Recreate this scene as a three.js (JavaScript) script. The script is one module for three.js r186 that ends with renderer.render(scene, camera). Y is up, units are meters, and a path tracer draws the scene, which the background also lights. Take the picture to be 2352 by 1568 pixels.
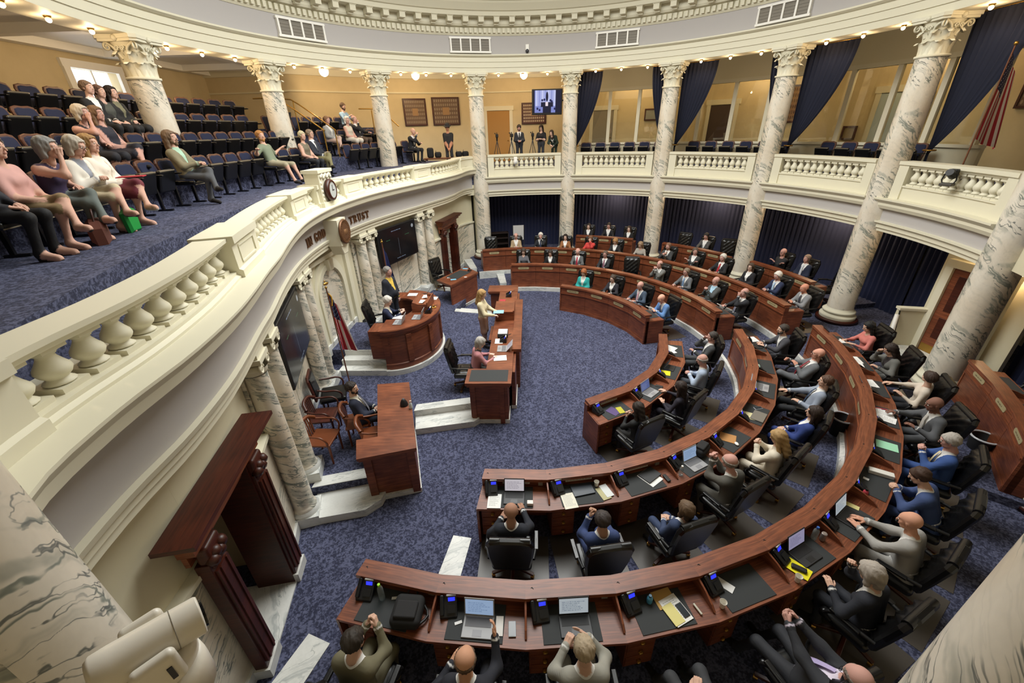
import * as THREE from 'three';
import { RectAreaLightUniformsLib } from 'three/addons/lights/RectAreaLightUniformsLib.js';
import { FontLoader } from 'three/addons/loaders/FontLoader.js';
import { TextGeometry } from 'three/addons/geometries/TextGeometry.js';
import { mergeGeometries, mergeVertices } from 'three/addons/utils/BufferGeometryUtils.js';
import { RoundedBoxGeometry } from 'three/addons/geometries/RoundedBoxGeometry.js';

// ---------------------------------------------------------------- camera, sky, light, exposure
const scene = new THREE.Scene();
const camera = new THREE.PerspectiveCamera(2 * Math.atan(784 / 941.4) * 180 / Math.PI, 2352 / 1568, 0.05, 120);
camera.position.set(0, 5.5, 0);
camera.rotation.order = 'YXZ';
camera.rotation.set(-27.46 * Math.PI / 180, 0, -1.8 * Math.PI / 180);
scene.add(camera);
RectAreaLightUniformsLib.init();
const renderer = new THREE.WebGLRenderer();
renderer.toneMapping = THREE.LinearToneMapping;
renderer.toneMappingExposure = 0.95;
renderer.shadowMap.enabled = true;
scene.background = new THREE.Color(2.6, 2.8, 3.0);     // overcast bright sky seen through the gallery window
// the laylight in the dome: one large soft source over the middle of the chamber
const LAY = { x: 0.6, y: 10.62, z: -10.4, r: 4.2 };
const lay = new THREE.RectAreaLight(0xf9fdff, 11.2, LAY.r * 1.75, LAY.r * 1.75);
lay.position.set(LAY.x, LAY.y - 0.06, LAY.z);
lay.rotation.x = -Math.PI / 2;
scene.add(lay);
// ---------------------------------------------------------------- frames of reference
const PI = Math.PI, RAD = PI / 180;
const FLOOR = -0.3, TIER = [-0.3, -0.15, 0, 0.15];
const DC = [0.33, -10.15];                       // centre of the desk arcs
const AXU = [Math.sin(-87 * RAD), -Math.cos(-87 * RAD)], AXV = [-AXU[1], AXU[0]].map((q, i) => (i ? -q : q));
const polar = (r, deg) => [DC[0] + r * Math.sin(deg * RAD), DC[1] - r * Math.cos(deg * RAD)];
const rp = (u, v) => [DC[0] + u * -0.9986 - v * 0.0523, DC[1] - u * 0.0523 + v * 0.9986];   // rostrum frame: u towards the rostrum wall, v towards the near side
const TURN_RP = 87 * RAD;                        // rotation.y that turns local -z to +u (and local -x to ... +v)
const RC = [0.952, -10.732], RR = 9.086;         // ring of columns
const ringAt = (r, deg) => [RC[0] + r * Math.sin(deg * RAD), RC[1] - r * Math.cos(deg * RAD)];
const mirror = ([x, z]) => { const dx = x - DC[0], dz = z - DC[1], u = -dx * 0.9986 - dz * 0.0523, v = -dx * 0.0523 + dz * 0.9986; return rp(u, -v); };
let seed = 7;
const rnd = () => { seed = (seed * 1664525 + 1013904223) >>> 0; return seed / 4294967296; };
const rr = (a, b) => a + (b - a) * rnd();

// ---------------------------------------------------------------- naming
const taken = {};
const numbered = (n) => { taken[n] = (taken[n] ?? -1) + 1; return taken[n] ? n + '_' + String(taken[n]).padStart(3, '0') : n; };
function tag(o, label, category, group) { o.userData.label = label; o.userData.category = category; if (group) o.userData.group = group; return o; }
function thing(name, label, category, pos = [0, 0, 0], turn = 0, group) {
  const o = new THREE.Group(); o.name = numbered(name); o.position.set(...pos); o.rotation.y = turn; scene.add(o);
  return tag(o, label, category, group);
}
function part(parent, name, geo, mat, pos, rot, label) {
  const m = new THREE.Mesh(geo, mat); m.name = name; m.castShadow = m.receiveShadow = true;
  if (pos) m.position.set(...pos); if (rot) m.rotation.set(...rot);
  if (label) m.userData.label = label;
  parent.add(m); return m;
}
function solo(name, geo, mat, label, category, pos, turn, group) {
  const m = part(scene, numbered(name), geo, mat, pos, turn ? [0, turn, 0] : null); return tag(m, label, category, group);
}
function struct(name, geo, mat, pos, turn) { const m = part(scene, numbered(name), geo, mat, pos, turn ? [0, turn, 0] : null); m.userData.kind = 'structure'; return m; }
function structGroup(name, label) { const g = new THREE.Group(); g.name = numbered(name); g.userData.kind = 'structure'; if (label) g.userData.label = label; scene.add(g); return g; }
function copy(o, label, pos, turn, group) {
  const c = o.clone(); c.name = numbered(o.name.replace(/_\d{3}$/, '')); c.userData = { ...o.userData }; scene.add(c);
  if (label) c.userData.label = label; if (group) c.userData.group = group;
  if (pos) c.position.set(...pos); if (turn !== undefined) c.rotation.y = turn; return c;
}

// ---------------------------------------------------------------- geometry
function tri(g, s = 1) {                        // uv in metres from the dominant axis of each face
  if (g.index) g = g.toNonIndexed();
  const p = g.attributes.position, n = g.attributes.normal, uv = new Float32Array(p.count * 2);
  for (let i = 0; i < p.count; i++) {
    const ax = Math.abs(n.getX(i)), ay = Math.abs(n.getY(i)), az = Math.abs(n.getZ(i));
    const [a, b] = ay >= ax && ay >= az ? [p.getX(i), p.getZ(i)] : ax > az ? [p.getZ(i), p.getY(i)] : [p.getX(i), p.getY(i)];
    uv[2 * i] = a * s; uv[2 * i + 1] = b * s;
  }
  g.setAttribute('uv', new THREE.BufferAttribute(uv, 2)); return g;
}
function put(g, x = 0, y = 0, z = 0, rx = 0, ry = 0, rz = 0) {
  const m = new THREE.Matrix4().makeRotationFromEuler(new THREE.Euler(rx, ry, rz, 'YXZ')); m.setPosition(x, y, z); return g.applyMatrix4(m);
}
const box = (w, h, d, x = 0, y = 0, z = 0, ry = 0, rx = 0) => put(tri(new THREE.BoxGeometry(w, h, d)), x, y, z, rx, ry);
const rbox = (w, h, d, r, x = 0, y = 0, z = 0, ry = 0, rx = 0, s = 1) => put(tri(new RoundedBoxGeometry(w, h, d, s, r)), x, y, z, rx, ry);
const cyl = (r0, r1, h, n, x = 0, y = 0, z = 0, rx = 0, rz = 0) => put(new THREE.CylinderGeometry(r1, r0, h, n).toNonIndexed(), x, y, z, rx, 0, rz);
const sph = (r, n, x, y, z, sx = 1, sy = 1, sz = 1) => put(new THREE.SphereGeometry(r, n, Math.max(4, n >> 1)).toNonIndexed().scale(sx, sy, sz), x, y, z);
function lathe(prof, n, um = 0) {               // prof: [r, y] from the bottom up
  const g = new THREE.LatheGeometry(prof.map((p) => new THREE.Vector2(p[0], p[1])), n);
  const uv = g.attributes.uv, p = g.attributes.position;
  if (um) for (let i = 0; i < uv.count; i++) uv.setXY(i, uv.getX(i) * 2 * PI * um, p.getY(i));
  return g.toNonIndexed();
}
const mg = (list) => mergeGeometries(list.map((g) => { const q = g.index ? g.toNonIndexed() : g; for (const k of Object.keys(q.attributes)) if (!['position', 'normal', 'uv'].includes(k)) q.deleteAttribute(k); return q; }));
function prism(pts, y0, y1) {                   // plan polygon [x, z] extruded from y0 to y1
  const s = new THREE.Shape(pts.map((p) => new THREE.Vector2(p[0], -p[1])));
  const g = new THREE.ExtrudeGeometry(s, { depth: y1 - y0, bevelEnabled: false, curveSegments: 1 });
  g.rotateX(-PI / 2); g.translate(0, y0, 0); return tri(g);
}
function extr(pts, d, bevel = 0) {              // outline [x, y] with thickness d along z, centred
  const s = new THREE.Shape(pts.map((p) => new THREE.Vector2(p[0], p[1])));
  const g = new THREE.ExtrudeGeometry(s, { depth: d - 2 * bevel, bevelEnabled: bevel > 0, bevelSize: bevel, bevelThickness: bevel, bevelOffset: -bevel, bevelSegments: 1, curveSegments: 4 });
  g.translate(0, 0, -d / 2 + bevel); return tri(g);
}
function sweep(path, prof, closed = false) {    // plan path [x, z]; profile [offset to the left, y] traced as a closed outline
  const n = path.length, nor = [], len = [0];
  for (let i = 0; i < n; i++) {
    const a = path[closed ? (i - 1 + n) % n : Math.max(0, i - 1)], b = path[closed ? (i + 1) % n : Math.min(n - 1, i + 1)];
    const dx = b[0] - a[0], dz = b[1] - a[1], l = Math.hypot(dx, dz); nor.push([dz / l, -dx / l]);
    if (i) len.push(len[i - 1] + Math.hypot(path[i][0] - path[i - 1][0], path[i][1] - path[i - 1][1]));
  }
  const parts = [], m = prof.length; let vv = 0;
  let area = 0; for (let k = 0; k < m; k++) { const a = prof[k], b = prof[(k + 1) % m]; area += a[0] * b[1] - b[0] * a[1]; }
  const pr = area > 0 ? prof : prof.slice().reverse();
  for (let k = 0; k < m; k++) {
    const a = pr[k], b = pr[(k + 1) % m], el = Math.hypot(a[0] - b[0], a[1] - b[1]); if (el < 1e-6) continue;
    const pos = [], uv = [], ix = [], rows = closed ? n + 1 : n;
    for (let i = 0; i < rows; i++) {
      const q = i % n, L = i === n ? len[n - 1] + Math.hypot(path[0][0] - path[n - 1][0], path[0][1] - path[n - 1][1]) : len[i];
      for (const [c, w] of [[a, 0], [b, el]]) { pos.push(path[q][0] + nor[q][0] * c[0], c[1], path[q][1] + nor[q][1] * c[0]); uv.push(L, vv + w); }
      if (i) { const o = 2 * i; ix.push(o - 2, o, o - 1, o, o + 1, o - 1); }
    }
    vv += el;
    const g = new THREE.BufferGeometry(); g.setAttribute('position', new THREE.Float32BufferAttribute(pos, 3)); g.setAttribute('uv', new THREE.Float32BufferAttribute(uv, 2)); g.setIndex(ix); g.computeVertexNormals(); parts.push(g.toNonIndexed());
  }
  if (!closed) {
    const tris = THREE.ShapeUtils.triangulateShape(pr.map((p) => new THREE.Vector2(p[0], p[1])), []);
    for (const end of [0, n - 1]) {
      const pos = [], uv = [], ix = [];
      for (const c of pr) { pos.push(path[end][0] + nor[end][0] * c[0], c[1], path[end][1] + nor[end][1] * c[0]); uv.push(c[0], c[1]); }
      for (const t of tris) ix.push(...(end ? t : [t[0], t[2], t[1]]));
      const g = new THREE.BufferGeometry(); g.setAttribute('position', new THREE.Float32BufferAttribute(pos, 3)); g.setAttribute('uv', new THREE.Float32BufferAttribute(uv, 2)); g.setIndex(ix); const q = g.toNonIndexed(); q.computeVertexNormals(); parts.push(q);
    }
  }
  return mergeGeometries(parts);
}
function tube(pts, r, n = 6, seg = 0) {
  const c = new THREE.CatmullRomCurve3(pts.map((p) => new THREE.Vector3(...p)), false, 'centripetal');
  return new THREE.TubeGeometry(c, seg || Math.max(2, (pts.length - 1) * 3), r, n, false).toNonIndexed();
}
const arc = (c, r, a0, a1, step = 2) => { const n = Math.max(1, Math.ceil(Math.abs(a1 - a0) / step)), o = []; for (let i = 0; i <= n; i++) { const a = (a0 + (a1 - a0) * i / n) * RAD; o.push([c[0] + r * Math.sin(a), c[1] - r * Math.cos(a)]); } return o; };

// ---------------------------------------------------------------- noise and textures
const perm = new Uint8Array(512); { const p = [...Array(256).keys()]; for (let i = 255; i > 0; i--) { const j = Math.floor(rnd() * (i + 1)); [p[i], p[j]] = [p[j], p[i]]; } for (let i = 0; i < 512; i++) perm[i] = p[i & 255]; }
function noise(x, y, px, py) {                  // value noise that repeats every px by py cells
  const xi = Math.floor(x), yi = Math.floor(y), fx = x - xi, fy = y - yi, u = fx * fx * (3 - 2 * fx), v = fy * fy * (3 - 2 * fy);
  const w = (i, n) => ((i % n) + n) % n, h = (i, j) => perm[perm[w(i, px) & 255] + (w(j, py) & 255)] / 255;
  const a = h(xi, yi), b = h(xi + 1, yi), c = h(xi, yi + 1), d = h(xi + 1, yi + 1);
  return a + (b - a) * u + (c - a) * v + (a - b - c + d) * u * v;
}
function fbm(u, v, f, oct, ax = 1) { let s = 0, a = 0.5, t = 0; for (let o = 0; o < oct; o++) { const k = f << o, kx = Math.max(1, Math.round(k * ax)); s += a * noise(u * kx + o * 17, v * k + o * 31, kx, k); t += a; a *= 0.5; } return s / t; }
function texture(w, h, fn, srgb = true) {
  const d = new Uint8Array(w * h * 4);
  for (let j = 0; j < h; j++) for (let i = 0; i < w; i++) { const c = fn(i / w, j / h), o = 4 * (j * w + i); d[o] = c[0]; d[o + 1] = c[1]; d[o + 2] = c[2]; d[o + 3] = 255; }
  const t = new THREE.DataTexture(d, w, h); t.wrapS = t.wrapT = THREE.RepeatWrapping; t.magFilter = THREE.LinearFilter; t.minFilter = THREE.LinearMipmapLinearFilter; t.generateMipmaps = true;
  if (srgb) t.colorSpace = THREE.SRGBColorSpace; t.needsUpdate = true; return t;
}
const lerp3 = (a, b, t) => [a[0] + (b[0] - a[0]) * t, a[1] + (b[1] - a[1]) * t, a[2] + (b[2] - a[2]) * t];
const sm = (a, b, x) => { const t = Math.min(1, Math.max(0, (x - a) / (b - a))); return t * t * (3 - 2 * t); };
function marbleTex(base, warm, vein, dark, f, amount) {
  return texture(1024, 1024, (u, v) => {
    const wx = fbm(u, v, 5, 5) - 0.5, wy = fbm(u + 0.37, v + 0.71, 5, 5) - 0.5;
    const a = u + wx * 0.22 + 2 * v, b = v + wy * 0.22;                 // veins lean along one diagonal
    const r1 = 1 - Math.abs(2 * fbm(a, b, f, 4) - 1), r2 = 1 - Math.abs(2 * fbm(a + 0.5, b + 0.2, f * 2, 4) - 1);
    const mask = 0.06 + 0.94 * sm(0.42, 0.6, fbm(u + 0.13 + wx * 0.3, v + 0.57, 6, 3)), cloud = fbm(u + 0.4, v + 0.2, 3, 4);
    let c = lerp3(base, warm, sm(0.35, 0.7, cloud));
    c = lerp3(c, vein, amount * 0.5 * mask * sm(0.5, 0.78, fbm(a + 0.3, b, f * 2, 4)));
    c = lerp3(c, vein, amount * mask * sm(0.9, 0.985, r1));
    c = lerp3(c, dark, amount * mask * sm(0.94, 0.995, r2) * 0.85);
    return c.map((q) => q + (fbm(u, v, 64, 2) - 0.5) * 8);
  });
}
const rep = (t, sx, sy = sx) => { const c = t.clone(); c.repeat.set(1 / sx, 1 / sy); c.needsUpdate = true; return c; };
const texMarble = marbleTex([226, 219, 204], [213, 201, 181], [132, 137, 127], [96, 100, 96], 6, 1);
const texMarble2 = marbleTex([220, 221, 216], [206, 207, 202], [168, 173, 171], [142, 148, 147], 5, 0.7);
const texWood = texture(512, 512, (u, v) => {
  const g = fbm(u, v, 3, 4, 1) * 0.5 + fbm(u * 1, v, 64, 2, 0.06) * 0.5, k = sm(0.25, 0.8, g);
  return lerp3([96, 50, 31], [140, 80, 51], k).map((c) => c + (fbm(u, v, 128, 1, 0.05) - 0.5) * 14);
});
const texCarpet = texture(1024, 1024, (u, v) => {
  const a = fbm(u, v, 40, 2), b = fbm(u + 0.3, v + 0.6, 90, 2), c = fbm(u, v, 256, 1);
  const k = sm(0.34, 0.66, 0.45 * a + 0.55 * b);
  return lerp3([42, 45, 66], [86, 90, 116], k).map((q) => q + (c - 0.5) * 18);
});
const texGrain = texture(256, 256, (u, v) => { const c = 128 + (fbm(u, v, 64, 2) - 0.5) * 150; return [c, c, c]; }, false);
const texWall = texture(256, 256, (u, v) => { const c = (fbm(u, v, 6, 4) - 0.5) * 12; return [203 + c, 187 + c, 150 + c]; });

// ---------------------------------------------------------------- materials
const std = (color, roughness = 0.8, o = {}) => new THREE.MeshStandardMaterial({ color, roughness, ...o });
const M = {
  cream: std(0xdbd6bf, 0.55), creamB: std(0xd4cdb1, 0.6), wall: std(0xffffff, 0.85, { map: rep(texWall, 2) }), lav: std(0xb3afad, 0.7), white: std(0xefede6, 0.5),
  marble: std(0xffffff, 0.28, { map: rep(texMarble, 1.9) }), marbleB: std(0xffffff, 0.28, { map: rep(texMarble, 1.5, 2.6) }), step: std(0xffffff, 0.3, { map: rep(texMarble2, 1.6) }),
  wood: std(0xffffff, 0.4, { map: rep(texWood, 0.8) }), woodDark: std(0x8f7068, 0.42, { map: rep(texWood, 0.8) }), walnut: std(0x6b3f26, 0.4), brass: std(0xb08a45, 0.32, { metalness: 0.9 }), plate: std(0xb9a983, 0.45, { metalness: 0.35 }),
  carpet: std(0xffffff, 1, { map: rep(texCarpet, 1.6), bumpMap: rep(texGrain, 0.4), bumpScale: 0.003 }),
  curtain: std(0x1c2342, 0.85), navy: std(0x1c2240, 0.9), leather: std(0x0d0d0e, 0.32), black: std(0x111112, 0.5), rubber: std(0x1a1a1b, 0.7), blotter: std(0x2c2f30, 0.75), chrome: std(0x9a9a98, 0.25, { metalness: 0.9 }),
  paper: std(0xe9e9e4, 0.9), seatBlue: std(0x1b213c, 0.9), seatWood: std(0x5b3a2a, 0.4), screenOff: std(0x07090f, 0.12), grille: std(0x7d776c, 0.6), bronze: std(0x6e4c33, 0.45, { metalness: 0.5 }),
};
const glow = (c, k) => std(0x222222, 0.4, { emissive: c, emissiveIntensity: k });
const colourMats = {};
const mat = (hex, rough = 0.85) => (colourMats[hex + '_' + rough] ??= std(hex, rough));
// ---------------------------------------------------------------- floors, tiers and platforms
struct('floor', prism([[-13, 2], [15, 2], [15, -25], [-13, -25]], -0.55, FLOOR), M.carpet);
const sector = (c, r0, r1, a0, a1) => [...arc(c, r0, a0, a1, 3), ...arc(c, r1, a1, a0, 3)];
struct('floor', prism(sector(DC, 5.42, 7.5, -4.6, 190.2), FLOOR - 0.1, TIER[1]), M.carpet);
struct('floor', prism(sector(DC, 7.26, 12.9, -13.2, 199.8), FLOOR - 0.1, TIER[2]), M.carpet);
for (const [a0, a1] of [[14.8, 33], [39.6, 57.6], [64.2, 82.3], [113.4, 133]]) struct('floor', prism(sector(RC, 8.3, 12.2, a0, a1), FLOOR, TIER[3]), M.carpet);
// marble risers and nosings of the tiers
let trimNo = 1;
const trim = (g, m) => struct('trim_' + trimNo++, g, m);
trim(prism(sector(DC, 5.37, 5.45, -4.6, 190.2), FLOOR, TIER[1] + 0.004), M.step);
trim(prism(sector(DC, 7.21, 7.29, -13.2, 199.8), FLOOR, TIER[2] + 0.004), M.step);
trim(prism(sector(DC, 5.98, 7.22, 190.2, 193), FLOOR, TIER[1] + 0.01), M.step);
trim(prism(sector(DC, 5.98, 7.22, -7.2, -4.6), FLOOR, TIER[1] + 0.01), M.step);
trim(prism(sector(DC, 7.85, 10.4, 199.8, 202.2), FLOOR, TIER[2] + 0.01), M.step);
trim(prism(sector(DC, 7.85, 9.4, -15.4, -13.2), FLOOR, TIER[2] + 0.01), M.step);
for (const [a0, a1] of [[14.8, 33], [39.6, 57.6], [64.2, 82.3], [113.4, 133]]) trim(prism(sector(RC, 8.25, 8.31, a0, a1), 0, TIER[3] + 0.004), M.step);
// clerk platform (two steps up) and speaker platform (three more)
const uvp = (l) => l.map(([u, v]) => rp(u, v));
const sym = (l) => [...l, ...l.slice().reverse().map(([u, v]) => [u, -v])];
struct('floor', prism(uvp(sym([[0.3, 2.72], [1.15, 2.58], [2.4, 2.88], [2.0, 4.75], [2.72, 4.84], [3.62, 5.1], [5.6, 5.1]])), FLOOR - 0.05, 0), M.carpet);
for (const s of [1, -1]) {
  const q = (l) => prism(uvp(l.map(([u, v]) => [u, s * v])), FLOOR, 0);
  trim(prism(uvp([[2.72, 4.84], [3.66, 5.1], [3.66, 4.85], [2.72, 4.58]].map(([u, v]) => [u, s * v])), FLOOR, 0.012), M.step);
  trim(prism(uvp([[2.36, 4.72], [3.62, 5.04], [3.44, 5.62], [2.62, 5.42], [2.42, 5.2]].map(([u, v]) => [u, s * v])), FLOOR, TIER[1]), M.step);
  trim(prism(uvp([[1.1, 2.6], [2.4, 2.9], [2.4, 2.66], [1.1, 2.36]].map(([u, v]) => [u, s * v])), FLOOR, 0.012), M.step);
  trim(prism(uvp([[0.98, 2.55], [2.4, 2.85], [2.28, 3.33], [1.05, 3.06], [0.95, 2.95]].map(([u, v]) => [u, s * v])), FLOOR, TIER[1]), M.step);
  for (let k = 0; k < 3; k++) trim(prism(uvp([[3.35, 0], [4.7, 0], [4.7, s * (1.42 - 0.27 * k)], [3.45, s * (1.42 - 0.27 * k)], [3.35, s * (1.36 - 0.27 * k)]]), 0, 0.15 * (k + 1)), M.step);
}
struct('floor', prism(uvp(sym([[2.6, 0.5], [2.95, 0.82], [3.6, 0.86], [5.2, 0.86]])), 0, 0.456), M.carpet);

// ---------------------------------------------------------------- rostrum wall under the curved gallery
const RV = [0, 1, 2, 3, 4, 4.6, 5.3, 6, 6.6, 7.4, 8.2, 8.9, 9.5], RU = [4.78, 4.72, 4.56, 4.28, 3.93, 3.7, 3.47, 3.22, 3.03, 2.86, 2.78, 2.6, 2.15];
const railCurve = new THREE.CatmullRomCurve3([...RV.slice(1).reverse().map((v, i) => new THREE.Vector3(RU[RU.length - 1 - i], 0, -v)), ...RV.map((v, i) => new THREE.Vector3(RU[i], 0, v))], false, 'centripetal');
const railUV = railCurve.getPoints(240).map((p) => [p.x, p.z]);
const railU = (v) => { for (let i = 1; i < railUV.length; i++) if (railUV[i][1] >= v) { const a = railUV[i - 1], b = railUV[i]; return a[0] + (b[0] - a[0]) * (v - a[1]) / (b[1] - a[1]); } return railUV[railUV.length - 1][0]; };
const railPath = (v0, v1, n) => { const o = []; n ??= Math.max(2, Math.round((v1 - v0) / 0.2)); for (let i = 0; i <= n; i++) { const v = v0 + (v1 - v0) * i / n; o.push(rp(railU(v), v)); } return o; };
const railFrame = (v, off = 0) => { const a = rp(railU(v - 0.02), v - 0.02), b = rp(railU(v + 0.02), v + 0.02), l = Math.hypot(b[0] - a[0], b[1] - a[1]), n = [(b[1] - a[1]) / l, -(b[0] - a[0]) / l], p = rp(railU(v), v); return { x: p[0] + n[0] * off, z: p[1] + n[1] * off, turn: Math.atan2(n[0], n[1]) }; };   // turn: local +z faces the chamber
const rect = (x0, x1, y0, y1) => [[x0, y0], [x1, y0], [x1, y1], [x0, y1]];
const wallBits = (v0, v1, y0, y1, x0 = -0.62, x1 = -0.38) => sweep(railPath(v0, v1), rect(x0, x1, y0, y1));
const DOORV = [6.5, 7.42];
struct('wall_rostrum', mg([wallBits(-9.4, -DOORV[1], 1.62, 3), wallBits(-DOORV[1], -DOORV[0], 2.06, 3), wallBits(-DOORV[0], -5.5, 1.62, 3), wallBits(-5.5, -1.45, 2.7, 3), wallBits(-1.45, 1.45, 0.3, 3.0), wallBits(1.45, 5.5, 2.7, 3), wallBits(5.5, DOORV[0], 1.62, 3), wallBits(DOORV[0], DOORV[1], 2.06, 3), wallBits(DOORV[1], 9.4, 1.62, 3)]), M.creamB);
const panels = structGroup('wall_rostrum', 'veined marble panels along the rostrum wall');
for (const [v0, v1, y1] of [[-9.4, -DOORV[1], 1.6], [-DOORV[0], -5.5, 1.6], [-5.5, -4.6, 2.7], [-4.6, -3.5, 2.7], [-3.5, -2.3, 2.7], [-2.3, -1.45, 2.7], [1.45, 2.3, 2.7], [2.3, 3.5, 2.7], [3.5, 4.6, 2.7], [4.6, 5.5, 2.7], [5.5, DOORV[0], 1.6], [DOORV[1], 9.4, 1.6]]) {
  part(panels, 'marble_panel', sweep(railPath(v0 + 0.01, v1 - 0.01), rect(-0.62, -0.33, -0.15, y1)), M.marble);
  part(panels, 'base_course', sweep(railPath(v0 + 0.01, v1 - 0.01), rect(-0.6, -0.29, -0.32, y1 > 2 ? 0.22 : -0.12)), M.step);
  if (y1 < 2) part(panels, 'dado_cap', sweep(railPath(v0 + 0.01, v1 - 0.01), rect(-0.6, -0.26, y1, y1 + 0.06)), M.cream);
}
// architrave, lavender frieze and cornice that carry the gallery
trim(sweep(railPath(-9.45, 9.2, 90), [[-0.6, 2.95], [-0.04, 2.95], [-0.04, 3.04], [-0.01, 3.04], [-0.01, 3.13], [0.03, 3.13], [0.05, 3.19], [-0.6, 3.19]]), M.cream);
trim(sweep(railPath(-9.45, 9.2, 90), [[-0.6, 3.19], [-0.02, 3.19], [-0.02, 3.62], [0.05, 3.72], [-0.6, 3.72]]), M.lav);
trim(sweep(railPath(-9.45, 9.2, 90), [[-0.6, 3.72], [0.1, 3.72], [0.14, 3.79], [0.27, 3.79], [0.29, 3.88], [0.34, 3.95], [0.34, 3.975], [-0.6, 3.975]]), M.cream);
// niche behind the speaker: marble back, arched cream surround
{
  const g = structGroup('wall_rostrum', 'arched marble niche behind the speaker');
  const f = railFrame(0, -0.36);
  const hold = (m) => { m.position.x += 0; return m; };
  g.position.set(f.x, 0, f.z); g.rotation.y = f.turn;
  const s = new THREE.Shape(); s.moveTo(-0.66, 0.6); s.lineTo(-0.66, 1.75); s.absarc(0, 1.75, 0.66, PI, 0, true); s.lineTo(0.66, 0.6);
  part(g, 'marble_back', tri(new THREE.ExtrudeGeometry(s, { depth: 0.03, bevelEnabled: false, curveSegments: 20 })), M.marble);
  for (const [r0, r1, d] of [[0.66, 0.78, 0.1], [0.78, 0.92, 0.06]]) {
    const a = new THREE.Shape(); a.moveTo(-r1, 0.5); a.lineTo(-r1, 1.75); a.absarc(0, 1.75, r1, PI, 0, true); a.lineTo(r1, 0.5); a.lineTo(r0, 0.5); a.lineTo(r0, 1.75); a.absarc(0, 1.75, r0, 0, PI, false); a.lineTo(-r0, 0.5);
    part(g, 'arch_moulding', tri(new THREE.ExtrudeGeometry(a, { depth: d, bevelEnabled: false, curveSegments: 20 })), M.cream);
  }
  part(g, 'keystone', extr([[-0.1, 2.36], [0.1, 2.36], [0.14, 2.66], [-0.14, 2.66]], 0.2, 0.02), M.cream, [0, 0, 0.1]);
  for (const s2 of [-1, 1]) part(g, 'pilaster', box(0.22, 2.5, 0.12, 0, 1.45, 0.06), M.cream, [s2 * 1.12, 0, 0]);
  part(g, 'impost_moulding', box(2.9, 0.1, 0.14, 0, 2.72, 0.06), M.cream); part(g, 'base_course', box(2.6, 0.28, 0.1, 0, 0.45, 0.05), M.step);
}

// ---------------------------------------------------------------- gallery deck, seat tiers
const GC = [13.4, -10];                          // centre of the gallery seat rows
const galleryEdge = railPath(-9.3, 9.3, 60).map(([x, z]) => [x - 0.1, z]);
struct('floor', prism([...galleryEdge, [-2.6, 1.9], [-12.6, 1.9], [-12.6, -24.6], [-1.3, -24.6]], 3.62, 3.9), M.carpet);
for (let k = 0; k < 4; k++) {
  const r0 = [18.55, 20.12, 21.12, 22.12][k];
  struct('floor', prism([...arc(GC, r0, -117, k < 1 ? -58 : -60.5, 2), ...arc(GC, 26.2, -60.5, -117, 4)].map(([x, z]) => [Math.max(x, -12.5), Math.min(z, 1.8)]), 3.8, 4.3 + 0.47 * k), M.carpet);
}
struct('floor', prism([...arc(RC, 9.14, -17.5, 133, 2), ...arc(RC, 13.3, 133, -17.5, 3)], 3.3, 3.95), M.carpet);   // far and right galleries
struct('ceiling', prism([...arc(RC, 9.14, -17.5, 133, 2), ...arc(RC, 13.3, 133, -17.5, 3)], 2.86, 3.3), M.creamB);

// ---------------------------------------------------------------- outer walls and gallery ceiling
struct('wall_back', box(0.25, 4.1, 3.6, -1.75, 1.75, -21.4, 0.2), M.creamB);
const outer = [[-12.4, 1.9], [-12.4, -24.2], [-3.2, -24.2], ...arc(RC, 13.3, -15, 133, 6), [8, 1.9]];
{
  const top = (pts, y0, y1) => sweep(pts, rect(-0.25, 0, y0, y1));
  // left wall with the daylight window
  const wx = -12.4, w0 = -15.8, w1 = -14.1, wy0 = 6.2, wy1 = 7.42;
  const L = (z0, z1, y0, y1) => box(0.3, y1 - y0, z0 - z1, wx - 0.15, (y0 + y1) / 2, (z0 + z1) / 2);
  struct('wall_left', mg([L(1.9, w1, -0.5, 9.2), L(w0, -24.3, -0.5, 9.2), L(w1, w0, -0.5, wy0), L(w1, w0, wy1, 9.2)]), M.wall);
  const g = structGroup('window_1', 'bright window high in the gallery back wall');
  part(g, 'frame', mg([box(0.1, 0.2, 2.1, wx + 0.04, wy1 + 0.08, -14.95), box(0.1, 0.2, 2.1, wx + 0.04, wy0 - 0.08, -14.95), box(0.1, 1.18, 0.2, wx + 0.04, 6.81, -14.02), box(0.1, 1.18, 0.2, wx + 0.04, 6.81, -15.88)]), M.white);
  part(g, 'sash', mg([box(0.06, 0.05, 1.7, wx - 0.1, 6.9, -14.95), box(0.06, 1.22, 0.05, wx - 0.1, 6.81, -14.95)]), M.white);
  struct('wall_back', sweep([[-12.4, -20.3], [-9.7, -20.3], ...arc(RC, 13.3, -47, 133, 3)], rect(0, 0.3, -0.5, 9.2)), M.wall);
  struct('wall_near', mg([sweep([...arc(RC, 13.3, 133, 134, 1), [8.2, 1.9], [-12.7, 1.9]], rect(0, -0.3, -0.5, 9.2))]), M.wall);
}
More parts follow.
